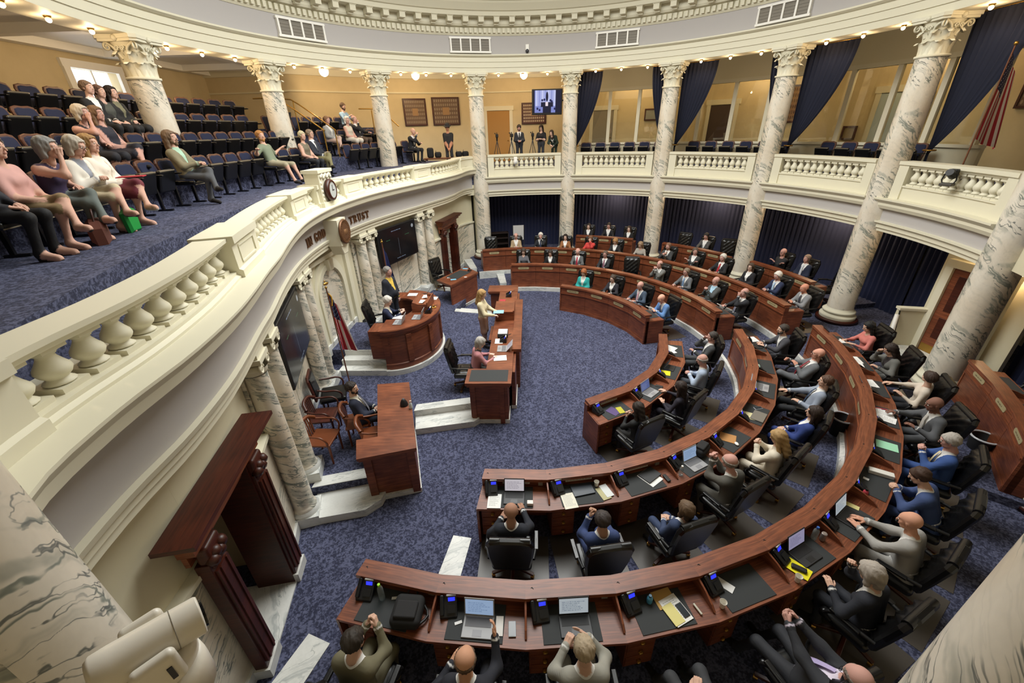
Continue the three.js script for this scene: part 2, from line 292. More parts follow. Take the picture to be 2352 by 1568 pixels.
{
  const s = new THREE.Shape([[-12.6, 2.1], [14.6, 2.1], [14.6, -24.6], [-12.6, -24.6]].map(([x, z]) => new THREE.Vector2(x, -z)));
  const h = new THREE.Path(); h.absarc(RC[0], -RC[1], 9.2, 0, 2 * PI, true); s.holes.push(h);
  const g = new THREE.ExtrudeGeometry(s, { depth: 0.15, bevelEnabled: false, curveSegments: 48 }); g.rotateX(-PI / 2); g.translate(0, 7.95, 0);
  struct('ceiling', tri(g), M.white);
  for (let k = 0; k < 4; k++) trim(box(3.4, 0.22, 0.3, -10.6, 7.86, -8.5 - 3.4 * k), M.white);
  for (const x of [-12.2, -9.2]) trim(box(0.3, 0.22, 22, x, 7.87, -11.5), M.white);
  trim(sweep([[-12.4, -20.3], [-9.7, -20.3], ...arc(RC, 13.3, -47, 133, 3)], [[0, 7.7], [-0.08, 7.7], [-0.2, 7.95], [0, 7.95]]), M.cream);
  trim(sweep([[-12.4, -20.3], [-9.7, -20.3], ...arc(RC, 13.3, -47, 133, 3)], rect(-0.06, 0, 7.1, 7.16)), M.creamB);
}
// ---------------------------------------------------------------- entablature ring, cornice and dome
const circ = (r) => { const o = []; for (let i = 0; i < 120; i++) { const a = -i * 3 * RAD; o.push([RC[0] + r * Math.sin(a), RC[1] - r * Math.cos(a)]); } return o; };   // positive offset = inwards
const ring = circ(RR);
trim(sweep(ring, [[-0.34, 7.48], [0.34, 7.48], [0.34, 7.64], [0.37, 7.645], [0.37, 7.82], [0.4, 7.825], [0.4, 7.97], [0.44, 7.98], [0.5, 8.02], [0.5, 8.06], [-0.34, 8.06]], true), M.cream);
trim(sweep(ring, [[-0.3, 8.06], [0.34, 8.06], [0.34, 8.66], [-0.3, 8.66]], true), M.lav);
trim(sweep(ring, [[-0.3, 8.66], [0.36, 8.66], [0.4, 8.72], [0.4, 8.9], [0.52, 8.93], [0.55, 8.99], [0.55, 9.17], [-0.3, 9.17]], true), M.cream);
trim(sweep(ring, [[-0.3, 9.17], [0.92, 9.17], [0.94, 9.29], [1.0, 9.31], [1.12, 9.5], [1.14, 9.56], [-0.3, 9.6]], true), M.cream);
{
  const g = structGroup('trim_' + trimNo++, 'dentil and bracket course under the dome cornice');
  const dent = box(0.1, 0.15, 0.1), dl = [];
  for (let i = 0; i < 300; i++) { const a = i * 1.2, p = ringAt(RR - 0.44, a); dl.push(put(dent.clone(), p[0], 8.81, p[1], 0, -a * RAD)); }
  part(g, 'dentil_course', mg(dl), M.cream).userData.kind = 'stuff';
  const br = mg([box(0.2, 0.16, 0.3, 0, 0.01, 0), box(0.17, 0.1, 0.1, 0, -0.08, -0.08), box(0.24, 0.04, 0.34, 0, 0.1, 0.0)]);
  for (let i = 0; i < 90; i++) { const a = i * 4, p = ringAt(RR - 0.72, a); if (a > 100 && a < 270) continue; part(g, 'bracket', br, M.cream, [p[0], 9.07, p[1]], [0, -a * RAD, 0]); }
}
struct('ceiling', put(lathe([[8.35, 9.58], [8.1, 9.72], [7.6, 9.98], [6.4, 10.35], [5.0, 10.58], [4.2, 10.66], [4.2, 10.75], [5.0, 10.72], [6.5, 10.5], [8.2, 9.98], [9.2, 9.58]], 64), RC[0], 0, RC[1]), M.creamB);
struct('ceiling', put(lathe([[0, 10.66], [4.3, 10.66], [4.3, 10.72], [0, 10.72]], 48), RC[0], 0, RC[1]), glow(0xffe9b8, 1.6)).name = 'laylight_panel';
// round-headed air grilles in the frieze, four louvred panes each
for (const [a0, where] of [[-58.5, 'above the upper gallery seats'], [-18, 'beside the dome camera'], [19.2, 'above the bay with the knotted drapes'], [55.5, 'above the second and third glazed bays']]) {
  const p = ringAt(RR - 0.42, a0 + 3.4), g = thing('air_vent', 'white framed grey air vent ' + where, 'vent', [p[0], 8.36, p[1]], -(a0 + 3.4) * RAD);
  const W4 = 1.5; const fr = [box(W4 + 0.1, 0.06, 0.1, 0, 0.22, 0), box(W4 + 0.1, 0.06, 0.1, 0, -0.22, 0)];
  for (let k = 0; k < 5; k++) fr.push(box(0.055, 0.378, 0.1, -W4 / 2 + k * W4 / 4, 0, 0));
  part(g, 'frame', mg(fr), M.white);
  for (let k = 0; k < 4; k++) { const gr = part(g, 'grille', box(W4 / 4 - 0.05, 0.4, 0.012), M.grille, [-W4 / 2 + (k + 0.5) * W4 / 4, 0, 0]); for (let j = 0; j < 5; j++) part(gr, 'louvre', box(W4 / 4 - 0.06, 0.012, 0.02), M.grille, [0, -0.16 + j * 0.08, 0.008]); }
}

// ---------------------------------------------------------------- Corinthian columns
function leafGeo(h, w, out, curl) {
  const N = 7, K = 4, pos = [], ix = [], uv = [];
  for (let i = 0; i <= N; i++) {
    const t = i / N, a = t * t * curl, y = h * Math.sin(Math.min(1.75, t * 1.75)) * (t < 0.85 ? 1 : 1 - (t - 0.85) * 0.9), z = out * Math.pow(t, 2.4), ww = w * (0.75 + 0.35 * Math.sin(t * PI)) * (t > 0.8 ? 1 - (t - 0.8) * 3 : 1) * (i % 2 ? 1.12 : 0.86);
    for (let k = 0; k <= K; k++) { const s = k / K * 2 - 1; pos.push(s * ww / 2, y, z - Math.abs(s) * 0.035 * (1 - t * 0.4) + 0.012 * Math.cos(s * 3 * PI)); uv.push(s, t); }
    if (i) for (let k = 0; k < K; k++) { const a2 = (i - 1) * (K + 1) + k; ix.push(a2, a2 + 1, a2 + K + 1, a2 + 1, a2 + K + 2, a2 + K + 1); }
  }
  const g = new THREE.BufferGeometry(); g.setAttribute('position', new THREE.Float32BufferAttribute(pos, 3)); g.setAttribute('uv', new THREE.Float32BufferAttribute(uv, 2)); g.setIndex(ix); g.computeVertexNormals(); return g.toNonIndexed();
}
function spiral(r, turns, wire, n = 22) { const p = []; for (let i = 0; i <= n; i++) { const t = i / n, a = t * turns * 2 * PI, q = r * (1 - 0.85 * t); p.push(new THREE.Vector3(Math.cos(a) * q, Math.sin(a) * q, 0)); } return new THREE.TubeGeometry(new THREE.CatmullRomCurve3(p), n, wire, 5).toNonIndexed(); }
const capBell = lathe([[0.31, 0], [0.33, 0.015], [0.33, 0.05], [0.28, 0.06], [0.27, 0.3], [0.29, 0.5], [0.36, 0.68], [0.36, 0.7]], 24);
const capLeaves = [], lf1 = leafGeo(0.27, 0.22, 0.12, 1), lf2 = leafGeo(0.46, 0.22, 0.16, 1);
for (let k = 0; k < 8; k++) { const a = k * PI / 4; capLeaves.push(put(lf1.clone(), 0.28 * Math.sin(a), 0.05, 0.28 * Math.cos(a), 0, a)); const b = a + PI / 8; capLeaves.push(put(lf2.clone(), 0.275 * Math.sin(b), 0.06, 0.275 * Math.cos(b), 0, b)); }
const capScrolls = [];
for (let k = 0; k < 4; k++) {
  const a = k * PI / 2 + PI / 4, d = 0.43, vx = d * Math.sin(a), vz = d * Math.cos(a);
  for (const s of [-1, 1]) {
    capScrolls.push(put(spiral(0.085, 1.6, 0.02), vx, 0.6, vz, 0, a + s * 0.5 + PI / 2));
    const b = a + s * 0.55; capScrolls.push(tube([[0.29 * Math.sin(b), 0.38, 0.29 * Math.cos(b)], [0.36 * Math.sin(b - s * 0.2), 0.58, 0.36 * Math.cos(b - s * 0.2)], [vx, 0.68, vz]], 0.026, 6));
    const c2 = k * PI / 2 + s * 0.16; capScrolls.push(put(spiral(0.05, 1.4, 0.013, 14), 0.37 * Math.sin(c2), 0.56, 0.37 * Math.cos(c2), 0, k * PI / 2));
  }
  capScrolls.push(sph(0.06, 10, 0.4 * Math.sin(k * PI / 2), 0.74, 0.4 * Math.cos(k * PI / 2), 1, 1, 1));
}
const abPts = []; for (let k = 0; k < 4; k++) { const a = k * PI / 2; for (const [q, r] of [[-0.67, 0.56], [-0.4, 0.44], [0, 0.385], [0.4, 0.44], [0.67, 0.56]]) abPts.push([r * Math.sin(a + q), r * Math.cos(a + q)]); }
const capAbacus = mg([prism(abPts, 0.68, 0.73), prism(abPts.map(([x, z]) => [x * 1.06, z * 1.06]), 0.73, 0.8)]);
const capitalGeo = mg([capBell, ...capLeaves, ...capScrolls]);
const shaftGeo = (y0, r0, r1, h) => lathe([[r0, y0], [r0 * 1.0, y0 + h * 0.33], [r0 - (r0 - r1) * 0.45, y0 + h * 0.68], [r1, y0 + h]], 40, r0);
const colBase = mg([lathe([[0.46, 0.1], [0.46, 0.14], [0.47, 0.17], [0.46, 0.2], [0.43, 0.215], [0.4, 0.23], [0.39, 0.27], [0.42, 0.29], [0.425, 0.32], [0.4, 0.345], [0.36, 0.36], [0.35, 0.4], [0.33, 0.42]], 40)]);
const colPlinth = lathe([[0, 0], [0.54, 0], [0.54, 0.08], [0.5, 0.11], [0, 0.11]], 40);
const fullShaft = shaftGeo(0.4, 0.335, 0.295, 6.3), upShaft = shaftGeo(3.9, 0.335, 0.295, 2.8);
function column(p, label, low, turn) {
  const g = thing('marble_column', label, 'column', [p[0], 0, p[1]], turn);
  part(g, 'shaft', low ? fullShaft : upShaft, M.marbleB);
  if (low) { part(g, 'base', colBase, M.cream); part(g, 'plinth', colPlinth, M.woodDark); }
  const c = part(g, 'capital', capitalGeo, M.cream, [0, 6.68, 0]); part(c, 'abacus', capAbacus, M.cream);
  return g;
}
const ringCol = (k) => { const a = (-38.25 + 24.79 * k) * RAD; return [RC[0] + RR * Math.sin(a), RC[1] - RR * Math.cos(a), -a]; };
const COLS = {};
for (const [k, low, where] of [[-2, 0, 'rising behind the raised gallery seats beside the bright window'], [-1, 0, 'beside the brass stair rail in the gallery'], [0, 0, 'beside the gallery wall with two framed portrait groups'], [1, 1, 'between the curved gallery front and the camera crew bay'], [2, 1, 'next to the hanging television'], [3, 1, 'between the first and second pair of navy drapes'], [4, 1, 'behind the back row desks, second along from the television'], [5, 1, 'with its round base standing free beside the centre aisle']]) {
  const p = ringCol(k); COLS[k] = p; column(p, 'veined marble column ' + where, low, p[2]);
}
for (const [k, p, where] of [[6, [9.55, -7.62], 'beside the back row desk with two brass plates and the panelled door'], [7, [8.33, -4.29], 'whose base stands at the end of the back row desk'], [8, [5.45, -1.65], 'between the back desk and the last row of desks']]) { COLS[k] = [...p, 0]; column(p, 'veined marble column ' + where, 1, 0.4); }
column([1.72, -0.55], 'thick pale marble column hiding the end of the last chairs', 1, 0.3);
column([-2.135, -0.937], 'thick grey-veined marble column behind the white pan and tilt camera', 1, 1.1);

// ---------------------------------------------------------------- balustrades
const balBody = (h) => mg([lathe([[0.03, 0.06], [0.085, 0.065], [0.09, 0.08], [0.075, 0.1], [0.06, 0.12], [0.065, 0.135], [0.088, 0.17], [0.1, 0.21], [0.094, 0.255], [0.07, 0.31], [0.052, 0.36], [0.048, 0.39], [0.062, 0.4], [0.062, 0.415], [0.075, 0.425], [0.075, 0.44]].map(([r, y]) => [r, y * h / 0.5]), 14), box(0.2, 0.12 * h, 0.2, 0, 0.06 * h, 0), box(0.17, 0.12 * h, 0.17, 0, 0.94 * h, 0)]);
const balNear = balBody(0.31), balFar = balBody(0.42);
const railProf = (o, y, w = 0.16) => [[o - w, y - 0.09], [o + w - 0.05, y - 0.09], [o + w - 0.03, y - 0.05], [o + w, y - 0.04], [o + w, y], [o - w, y]];
{ // curved gallery front over the rostrum
  const zones = [[-9.4, -8.35, 0], [-8.35, -5.5, 11], [-5.5, -4.5, 0], [-4.5, -1.95, 10], [-1.95, -1, 0], [-1, -0.42, 3], [-0.42, 0.42, 0], [0.42, 1, 3], [1, 1.95, 0], [1.95, 4.5, 10], [4.5, 5.5, 0], [5.5, 8.35, 11], [8.35, 9.1, 0]];
  const g = thing('balustrade', 'cream S-curved balustrade along the gallery above the rostrum', 'balustrade');
  part(g, 'handrail', sweep(railPath(-9.4, 9.1, 100), railProf(-0.12, 4.45, 0.17)), M.cream);
  part(g, 'plinth_course', sweep(railPath(-9.4, 9.1, 100), [[-0.32, 3.975], [0.08, 3.975], [0.08, 4.0], [0.04, 4.02], [0.04, 4.05], [-0.32, 4.05]]), M.cream);
  for (const [v0, v1, n] of zones) {
    if (n) for (let i = 0; i < n; i++) { const f = railFrame(v0 + (v1 - v0) * (i + 0.5) / n, -0.12); part(g, 'baluster', balNear, M.cream, [f.x, 4.05, f.z], [0, f.turn, 0]); }
    else {
      const p = part(g, 'pedestal', sweep(railPath(v0, v1, 4), [[-0.34, 3.975], [0.12, 3.975], [0.12, 4.06], [0.08, 4.08], [0.08, 4.36], [0.12, 4.38], [0.12, 4.47], [-0.34, 4.47]]), M.cream);
      const f = railFrame((v0 + v1) / 2, 0.085), w = (v1 - v0) * 0.62;
      if (v1 - v0 > 0.9) part(p, 'sunk_panel', mg([box(w, 0.02, 0.02, 0, 0.1, 0), box(w, 0.02, 0.02, 0, -0.1, 0), box(0.02, 0.2, 0.02, w / 2, 0, 0), box(0.02, 0.2, 0.02, -w / 2, 0, 0)]), M.cream, [f.x, 4.22, f.z], [0, f.turn, 0]);
    }
  }
}
{ // straight-topped balustrades between the columns of the far and right galleries
  const bays = [[1, 2, 'in front of the camera crews'], [2, 3, 'below the first tied drapes beside the television'], [3, 4, 'below the window bay with the small picture'], [4, 5, 'below the window bay showing a lit doorway'], [5, 6, 'with a black spotlight clamped to it']];
  for (const [a, b, where] of bays) {
    const A = COLS[a], B = COLS[b], an = (p) => Math.atan2(p[0] - RC[0], -(p[1] - RC[1])) / RAD, t0 = an(A) + 2.1, t1 = an(B) - 2.1;
    const g = thing('balustrade', 'cream gallery balustrade ' + where, 'balustrade');
    const rb = (Math.hypot(A[0] - RC[0], A[1] - RC[1]) + Math.hypot(B[0] - RC[0], B[1] - RC[1])) / 2, pth = arc(RC, rb, t1, t0, 2);
    part(g, 'handrail', sweep(pth, [[-0.16, 4.36], [0.1, 4.36], [0.12, 4.4], [0.17, 4.42], [0.17, 4.5], [-0.16, 4.5]]), M.cream);
    part(g, 'plinth_course', sweep(pth, [[-0.16, 3.6], [0.1, 3.6], [0.1, 3.9], [0.13, 3.91], [0.13, 3.95], [-0.16, 3.95]]), M.cream);
    for (const [e0, e1] of [[t0, t0 + 1.7], [t1 - 1.7, t1]]) part(g, 'pedestal', sweep(arc(RC, rb, e1, e0, 2), rect(-0.18, 0.14, 3.6, 4.47)), M.cream);
    for (let i = 0; i < 12; i++) { const th = t0 + 2.0 + (t1 - t0 - 4.0) * (i + 0.5) / 12, p = ringAt(rb, th); part(g, 'baluster', balFar, M.cream, [p[0], 3.94, p[1]], [0, -th * RAD, 0]); }
    const full = arc(RC, rb, t1 + 1.2, t0 - 1.2, 2);
    trim(sweep(full, [[-0.2, 3.36], [0.22, 3.36], [0.26, 3.44], [0.26, 3.5], [0.34, 3.58], [0.34, 3.62], [-0.2, 3.62]]), M.cream);
    trim(sweep(full, rect(-0.2, 0.12, 3.02, 3.36)), M.lav);
    trim(sweep(full, [[-0.2, 2.78], [0.12, 2.78], [0.12, 2.86], [0.16, 2.87], [0.16, 2.96], [0.22, 3.0], [0.22, 3.04], [-0.2, 3.04]]), M.cream);
  }
}
{ // clock on the pedestal in the middle of the curved front
  const f = railFrame(0, 0.02);
  const b = thing('clock_pedestal', 'carved cream stone block holding the round clock', 'pedestal', [f.x, 3.976, f.z], f.turn);
  part(b, 'block', mg([box(0.66, 0.74, 0.34, 0, 0.37, -0.02), box(0.74, 0.07, 0.4, 0, 0.77, -0.02), box(0.78, 0.1, 0.42, 0, 0.05, -0.02)]), M.cream);
  const fl = []; for (let i = 0; i < 9; i++) fl.push(sph(0.05, 7, -0.24 + i * 0.06, 0.66 + 0.03 * Math.sin(i * 2.1), 0.16, 1, 0.9, 0.7)); for (const s of [-1, 1]) for (let i = 0; i < 5; i++) fl.push(sph(0.035, 6, s * 0.27, 0.16 + i * 0.09, 0.15, 1, 1.2, 0.7));
  part(b, 'carved_garland', mg(fl), M.cream);
  const c = thing('wall_clock', 'round wooden wall clock with grey dial on the gallery front', 'clock', [f.x + Math.sin(f.turn) * 0.2, 4.32, f.z + Math.cos(f.turn) * 0.2], f.turn);
  part(c, 'case', put(lathe([[0, -0.02], [0.24, -0.02], [0.25, 0.03], [0.23, 0.07], [0.19, 0.09], [0.18, 0.06], [0, 0.06]], 28), 0, 0, 0, PI / 2), M.woodDark);
  part(c, 'dial', cyl(0.18, 0.18, 0.01, 28, 0, 0, 0.066, PI / 2), mat(0xb9bdb9, 0.4));
  part(c, 'hand', box(0.012, 0.13, 0.006, 0, 0.05, 0.076), M.black); part(c, 'hand', box(0.1, 0.014, 0.006, 0.03, 0.0, 0.076), M.black);
}
// ---------------------------------------------------------------- curved rows of legislators' desks
const canvasTex = (w, h, draw) => { const c = document.createElement('canvas'); c.width = w; c.height = h; draw(c.getContext('2d'), w, h); const t = new THREE.CanvasTexture(c); t.colorSpace = THREE.SRGBColorSpace; return t; };
const scribble = (x, x0, y0, x1, y1, rows, col, lw) => { x.fillStyle = col; const dy = (y1 - y0) / rows; for (let r = 0; r < rows; r++) { let q = x0; const end = x0 + (x1 - x0) * (0.6 + 0.4 * rnd()); while (q < end) { const w = lw * rr(1, 5); x.fillRect(q, y0 + r * dy, Math.min(w, x1 - q), dy * 0.45); q += w + lw; } } };
const plateTex = [0, 1, 2].map(() => canvasTex(128, 32, (x, w, h) => { x.fillStyle = '#b3a57e'; x.fillRect(0, 0, w, h); scribble(x, 26, 13, 100, 25, 1, '#6a5d42', 5); }));
const plateMats = plateTex.map((t) => std(0xffffff, 0.45, { map: t, metalness: 0.2 }));
const faceUV = (g, w, h) => { const p = g.attributes.position, uv = g.attributes.uv; for (let i = 0; i < p.count; i++) uv.setXY(i, p.getX(i) / w + 0.5, p.getY(i) / h + 0.5); return g; };
const plateGeo = (() => { const s = new THREE.Shape(), w = 0.17, h = 0.045; s.moveTo(-w, -h); s.lineTo(w, -h); s.absarc(w, 0, h, -PI / 2, PI / 2, false); s.lineTo(-w, h); s.absarc(-w, 0, h, PI / 2, 1.5 * PI, false); return faceUV(tri(new THREE.ExtrudeGeometry(s, { depth: 0.008, bevelEnabled: false, curveSegments: 6 })), 0.44, 0.1); })();
const noticeMat = std(0xffffff, 0.9, { map: canvasTex(256, 64, (x, w, h) => { x.fillStyle = '#d8d4c4'; x.fillRect(0, 0, w, h); for (let k = 0; k < 8; k++) scribble(x, 6 + k * 31, 6, 30 + k * 31, 58, 9, '#8c8878', 3); }) });
const noticeGeo = faceUV(box(0.42, 0.1, 0.004), 0.42, 0.1);
const segQ = (r0, r1, h, y0, y1, e = 0) => prism([[-Math.tan(h) * r0 * 1 + e, -r0], [Math.tan(h) * r0 - e, -r0], [Math.tan(h) * r1 - e, -r1], [-Math.tan(h) * r1 + e, -r1]], y0, y1);
const pull = mg([put(new THREE.CylinderGeometry(0.022, 0.03, 0.02, 8, 1).toNonIndexed(), 0, 0, -0.01, PI / 2), sph(0.02, 8, 0, -0.012, -0.022, 1.4, 0.6, 0.8)]);
function deskRow(C, r, a0, pitch, n, fl, label, o = {}) {
  const g = thing('legislator_desk_row', label, 'desk', [C[0], fl, C[1]], 0), h = pitch / 2 * RAD;
  const wood = o.wood || M.wood;
  const geos = {
    panel: segQ(r, r + 0.04, h, 0.1, 0.66, 0.004), band: segQ(r - 0.012, r + 0.04, h, 0.665, 0.875, 0.004), ledge: segQ(r - 0.03, r + 0.02, h, 0.645, 0.67), plinth: segQ(r - 0.02, r + 0.03, h, 0, 0.1),
    cap: segQ(r - 0.05, r + 0.16, h, 0.875, 0.93), back: segQ(r + 0.06, r + 0.08, h, 0.735, 0.875), top: segQ(r + 0.04, r + 0.56, h, 0.7, 0.74), knee: segQ(r + 0.05, r + 0.07, h, 0.05, 0.7),
  };
  const W2 = Math.tan(h) * (r + 0.3);
  const padW = Math.min(0.62, W2 * 2 - 0.4), pad = rbox(padW, 0.008, 0.4, 0.003), ped = box(0.34, 0.6, 0.4), drw = box(0.31, 0.17, 0.015);
  const dv = extr([[0, 0], [0.4, 0], [0.42, 0.02], [0.36, 0.07], [0.24, 0.12], [0.1, 0.155], [0, 0.165]], 0.024, 0.003);
  for (let i = 0; i < n; i++) {
    const th = -(a0 + pitch * (i + 0.5)) * RAD, rot = [0, th, 0];
    part(g, 'front_panel', geos.panel, wood, null, rot); const bd = part(g, 'plate_band', geos.band, wood, null, rot);
    part(g, 'ledge_moulding', geos.ledge, wood, null, rot); part(g, 'plinth', geos.plinth, wood, null, rot);
    part(g, 'cap_rail', geos.cap, wood, null, rot); part(g, 'back_board', geos.back, wood, null, rot); part(g, 'desktop', geos.top, wood, null, rot); part(g, 'modesty_panel', geos.knee, wood, null, rot);
    part(bd, 'name_plate', plateGeo, plateMats[i % 3], [0, 0.775, -(r - 0.012)], null, 'oblong brass name plate');
    const at = (x, y, z) => { const c = Math.cos(th), s = Math.sin(th); return [x * c + z * s, y, -x * s + z * c]; };
    part(g, 'blotter', pad, M.blotter, at(0.03, 0.744, -(r + 0.33)), rot, 'dark grey writing pad');
    if (o.near) part(g, 'paper_notice', noticeGeo, noticeMat, at(-0.02, 0.81, -(r + 0.084)), [0, th + PI, 0]);
    if (o.near && i % 2 === 0) part(g, 'socket_plate', box(0.07, 0.1, 0.03), mat(0x8d8a80, 0.5), at(-W2 * 0.78, 0.8, -(r + 0.09)), rot);
    const pd = part(g, 'drawer_pedestal', ped, wood, at(W2 - 0.19, 0.4, -(r + 0.29)), rot);
    if (o.near) for (let k = 0; k < 3; k++) { const d = part(pd, 'drawer', drw, wood, [0, 0.19 - k * 0.19, -0.205]); part(d, 'drawer_pull', pull, M.brass, [0, 0, -0.008]); }
  }
  for (let i = 0; i <= n; i++) { const th = -(a0 + pitch * i) * RAD, c = Math.cos(th), s = Math.sin(th), z = -(r + 0.07); if (i > 0 && i < n) part(g, 'divider', dv, wood, [z * s, 0.738, z * c], [0, th + PI / 2, 0]); }
  const end = mg([box(0.035, 0.72, 0.54, 0, 0.37, -(r + 0.31)), box(0.035, 0.87, 0.12, 0, 0.435, -(r + 0.06))]);
  for (const e of [0, n]) { const th = -(a0 + pitch * e) * RAD; part(g, 'end_panel', end, wood, null, [0, th, 0]); }
  return g;
}
const ROWS = {
  r1f: { c: DC, r: 3.58, a0: 23.2, p: 14.4, n: 4, fl: FLOOR, label: 'short front desk row of four seats headed by the woman in teal' },
  r1n: { c: DC, r: 3.58, a0: 99.6, p: 15.6, n: 4, fl: FLOOR, near: 1, label: 'short front desk row of four seats ending at the woman in black' },
  r2f: { c: DC, r: 5.45, a0: -2.7, p: 9.87, n: 9, fl: TIER[1], label: 'second curved desk row of nine seats including an empty chair' },
  r2n: { c: DC, r: 5.45, a0: 97.9, p: 10.09, n: 9, fl: TIER[1], near: 1, label: 'second curved desk row of nine seats including the blonde in cream' },
  r3f: { c: DC, r: 7.3, a0: -11.5, p: 7.63, n: 13, fl: TIER[2], label: 'third curved desk row of thirteen seats in front of the navy curtains' },
  r3n: { c: DC, r: 7.3, a0: 97.6, p: 7.68, n: 13, fl: TIER[2], near: 1, label: 'third curved desk row of thirteen seats ending at the man in olive' },
  r4a: { c: RC, r: 8.34, a0: 14.8, p: 5.75, n: 3, fl: TIER[3], label: 'back desk of three seats between the columns beside the television' },
  r4b: { c: RC, r: 8.34, a0: 41, p: 5.9, n: 3, fl: TIER[3], label: 'back desk of three seats with a single man in grey at it' },
  r4c: { c: RC, r: 8.34, a0: 66, p: 5.5, n: 3, fl: TIER[3], label: 'back desk of three seats behind the man with crossed arms' },
  r4n: { c: RC, r: 9.12, a0: 113.6, p: 6.2, n: 3, fl: TIER[3], label: 'back desk with only empty chairs beside the panelled side door' },
};
for (const k in ROWS) { const R = ROWS[k]; deskRow(R.c, R.r, R.a0, R.p, R.n, R.fl, R.label, R); }
const seatAt = (key, i, back = 0, side = 0) => { const R = ROWS[key], th = R.a0 + R.p * (i + 0.5), r = R.r + 0.9 + back, a = th * RAD; return { x: R.c[0] + r * Math.sin(a) + side * Math.cos(a), z: R.c[1] - r * Math.cos(a) + side * Math.sin(a), y: R.fl, turn: -a }; };
const deskAt = (key, i, x, z) => { const R = ROWS[key], a = (R.a0 + R.p * (i + 0.5)) * RAD, r = R.r + z; return { x: R.c[0] + r * Math.sin(a) + x * Math.cos(a), z: R.c[1] - r * Math.cos(a) + x * Math.sin(a), y: R.fl + 0.7485, turn: -a }; };   // x to the viewer's left of the sitter, z depth from the front

// ---------------------------------------------------------------- chairs
function tuft(w, h, nx, ny, amp) {
  const g = new THREE.PlaneGeometry(w, h, nx * 4, ny * 4), p = g.attributes.position;
  for (let i = 0; i < p.count; i++) { const x = p.getX(i) / w * nx * PI, y = p.getY(i) / h * ny * PI; const e = Math.min(1, (0.5 - Math.abs(p.getX(i) / w)) * 8) * Math.min(1, (0.5 - Math.abs(p.getY(i) / h)) * 8); p.setZ(i, amp * Math.abs(Math.sin((x + y)) * Math.sin((x - y))) * e + 0.03 * e); }
  g.computeVertexNormals(); return g.toNonIndexed();
}
function makeChair() {
  const t = new THREE.Group(); t.name = 'swivel_chair';
  const back = mg([extr([[-0.25, 0], [0.25, 0], [0.29, 0.3], [0.3, 0.58], [0.26, 0.66], [0.12, 0.69], [-0.12, 0.69], [-0.26, 0.66], [-0.3, 0.58], [-0.29, 0.3]], 0.09, 0.025), put(tuft(0.5, 0.6, 3, 4, 0.03), 0, 0.34, 0.045), put(new THREE.CylinderGeometry(0.05, 0.05, 0.5, 10).toNonIndexed(), 0, 0.64, 0.01, 0, 0, PI / 2)]);
  part(t, 'backrest', back, M.leather, [0, 0.5, -0.25], [-0.2, 0, 0]);
  part(t, 'seat', mg([rbox(0.54, 0.12, 0.5, 0.05, 0, 0.42, 0, 0, 0, 2), put(tuft(0.46, 0.42, 2, 2, 0.01), 0, 0.46, 0.02, -PI / 2)]), M.leather);
  for (const s of [-1, 1]) { const a = part(t, 'armrest', tube([[s * 0.27, 0.44, 0.12], [s * 0.325, 0.55, 0.17], [s * 0.33, 0.655, 0.1], [s * 0.32, 0.67, -0.1], [s * 0.29, 0.66, -0.27]], 0.022, 7, 14), M.black); part(a, 'arm_pad', rbox(0.065, 0.035, 0.3, 0.015, s * 0.328, 0.675, 0), M.leather); }
  part(t, 'gas_lift', mg([cyl(0.035, 0.03, 0.26, 10, 0, 0.25, 0), box(0.2, 0.04, 0.26, 0, 0.37, 0)]), M.black);
  const leg = mg([extr([[0, 0.02], [0.3, -0.03], [0.31, 0], [0.05, 0.06], [0, 0.06]], 0.05, 0.008)]), cast = mg([cyl(0.028, 0.028, 0.045, 8, 0, 0.028, 0, 0, PI / 2)]);
  for (let k = 0; k < 5; k++) { const a = k * 2 * PI / 5 + 0.3, l = part(t, 'base_leg', leg, M.woodDark, [0, 0.09, 0], [0, a, 0]); part(l, 'caster', cast, M.brass, [0.29, -0.088, 0]); }
  return t;
}
const chairProto = makeChair();
function chair(label, x, y, z, turn, group) { const c = chairProto.clone(); c.name = numbered('swivel_chair'); scene.add(c); c.userData = {}; c.position.set(x, y + 0.004, z); c.rotation.y = turn; return tag(c, label, 'chair', group); }
const matGeo = rbox(1.02, 0.006, 1.05, 0.002), matMat = std(0x4a4540, 0.35);
function chairMat(key, i, label) { const s = seatAt(key, i, 0.05); solo('chair_mat', matGeo, matMat, label, 'floor mat', [s.x, s.y + 0.003, s.z], s.turn, 'plastic mats under the chairs'); }

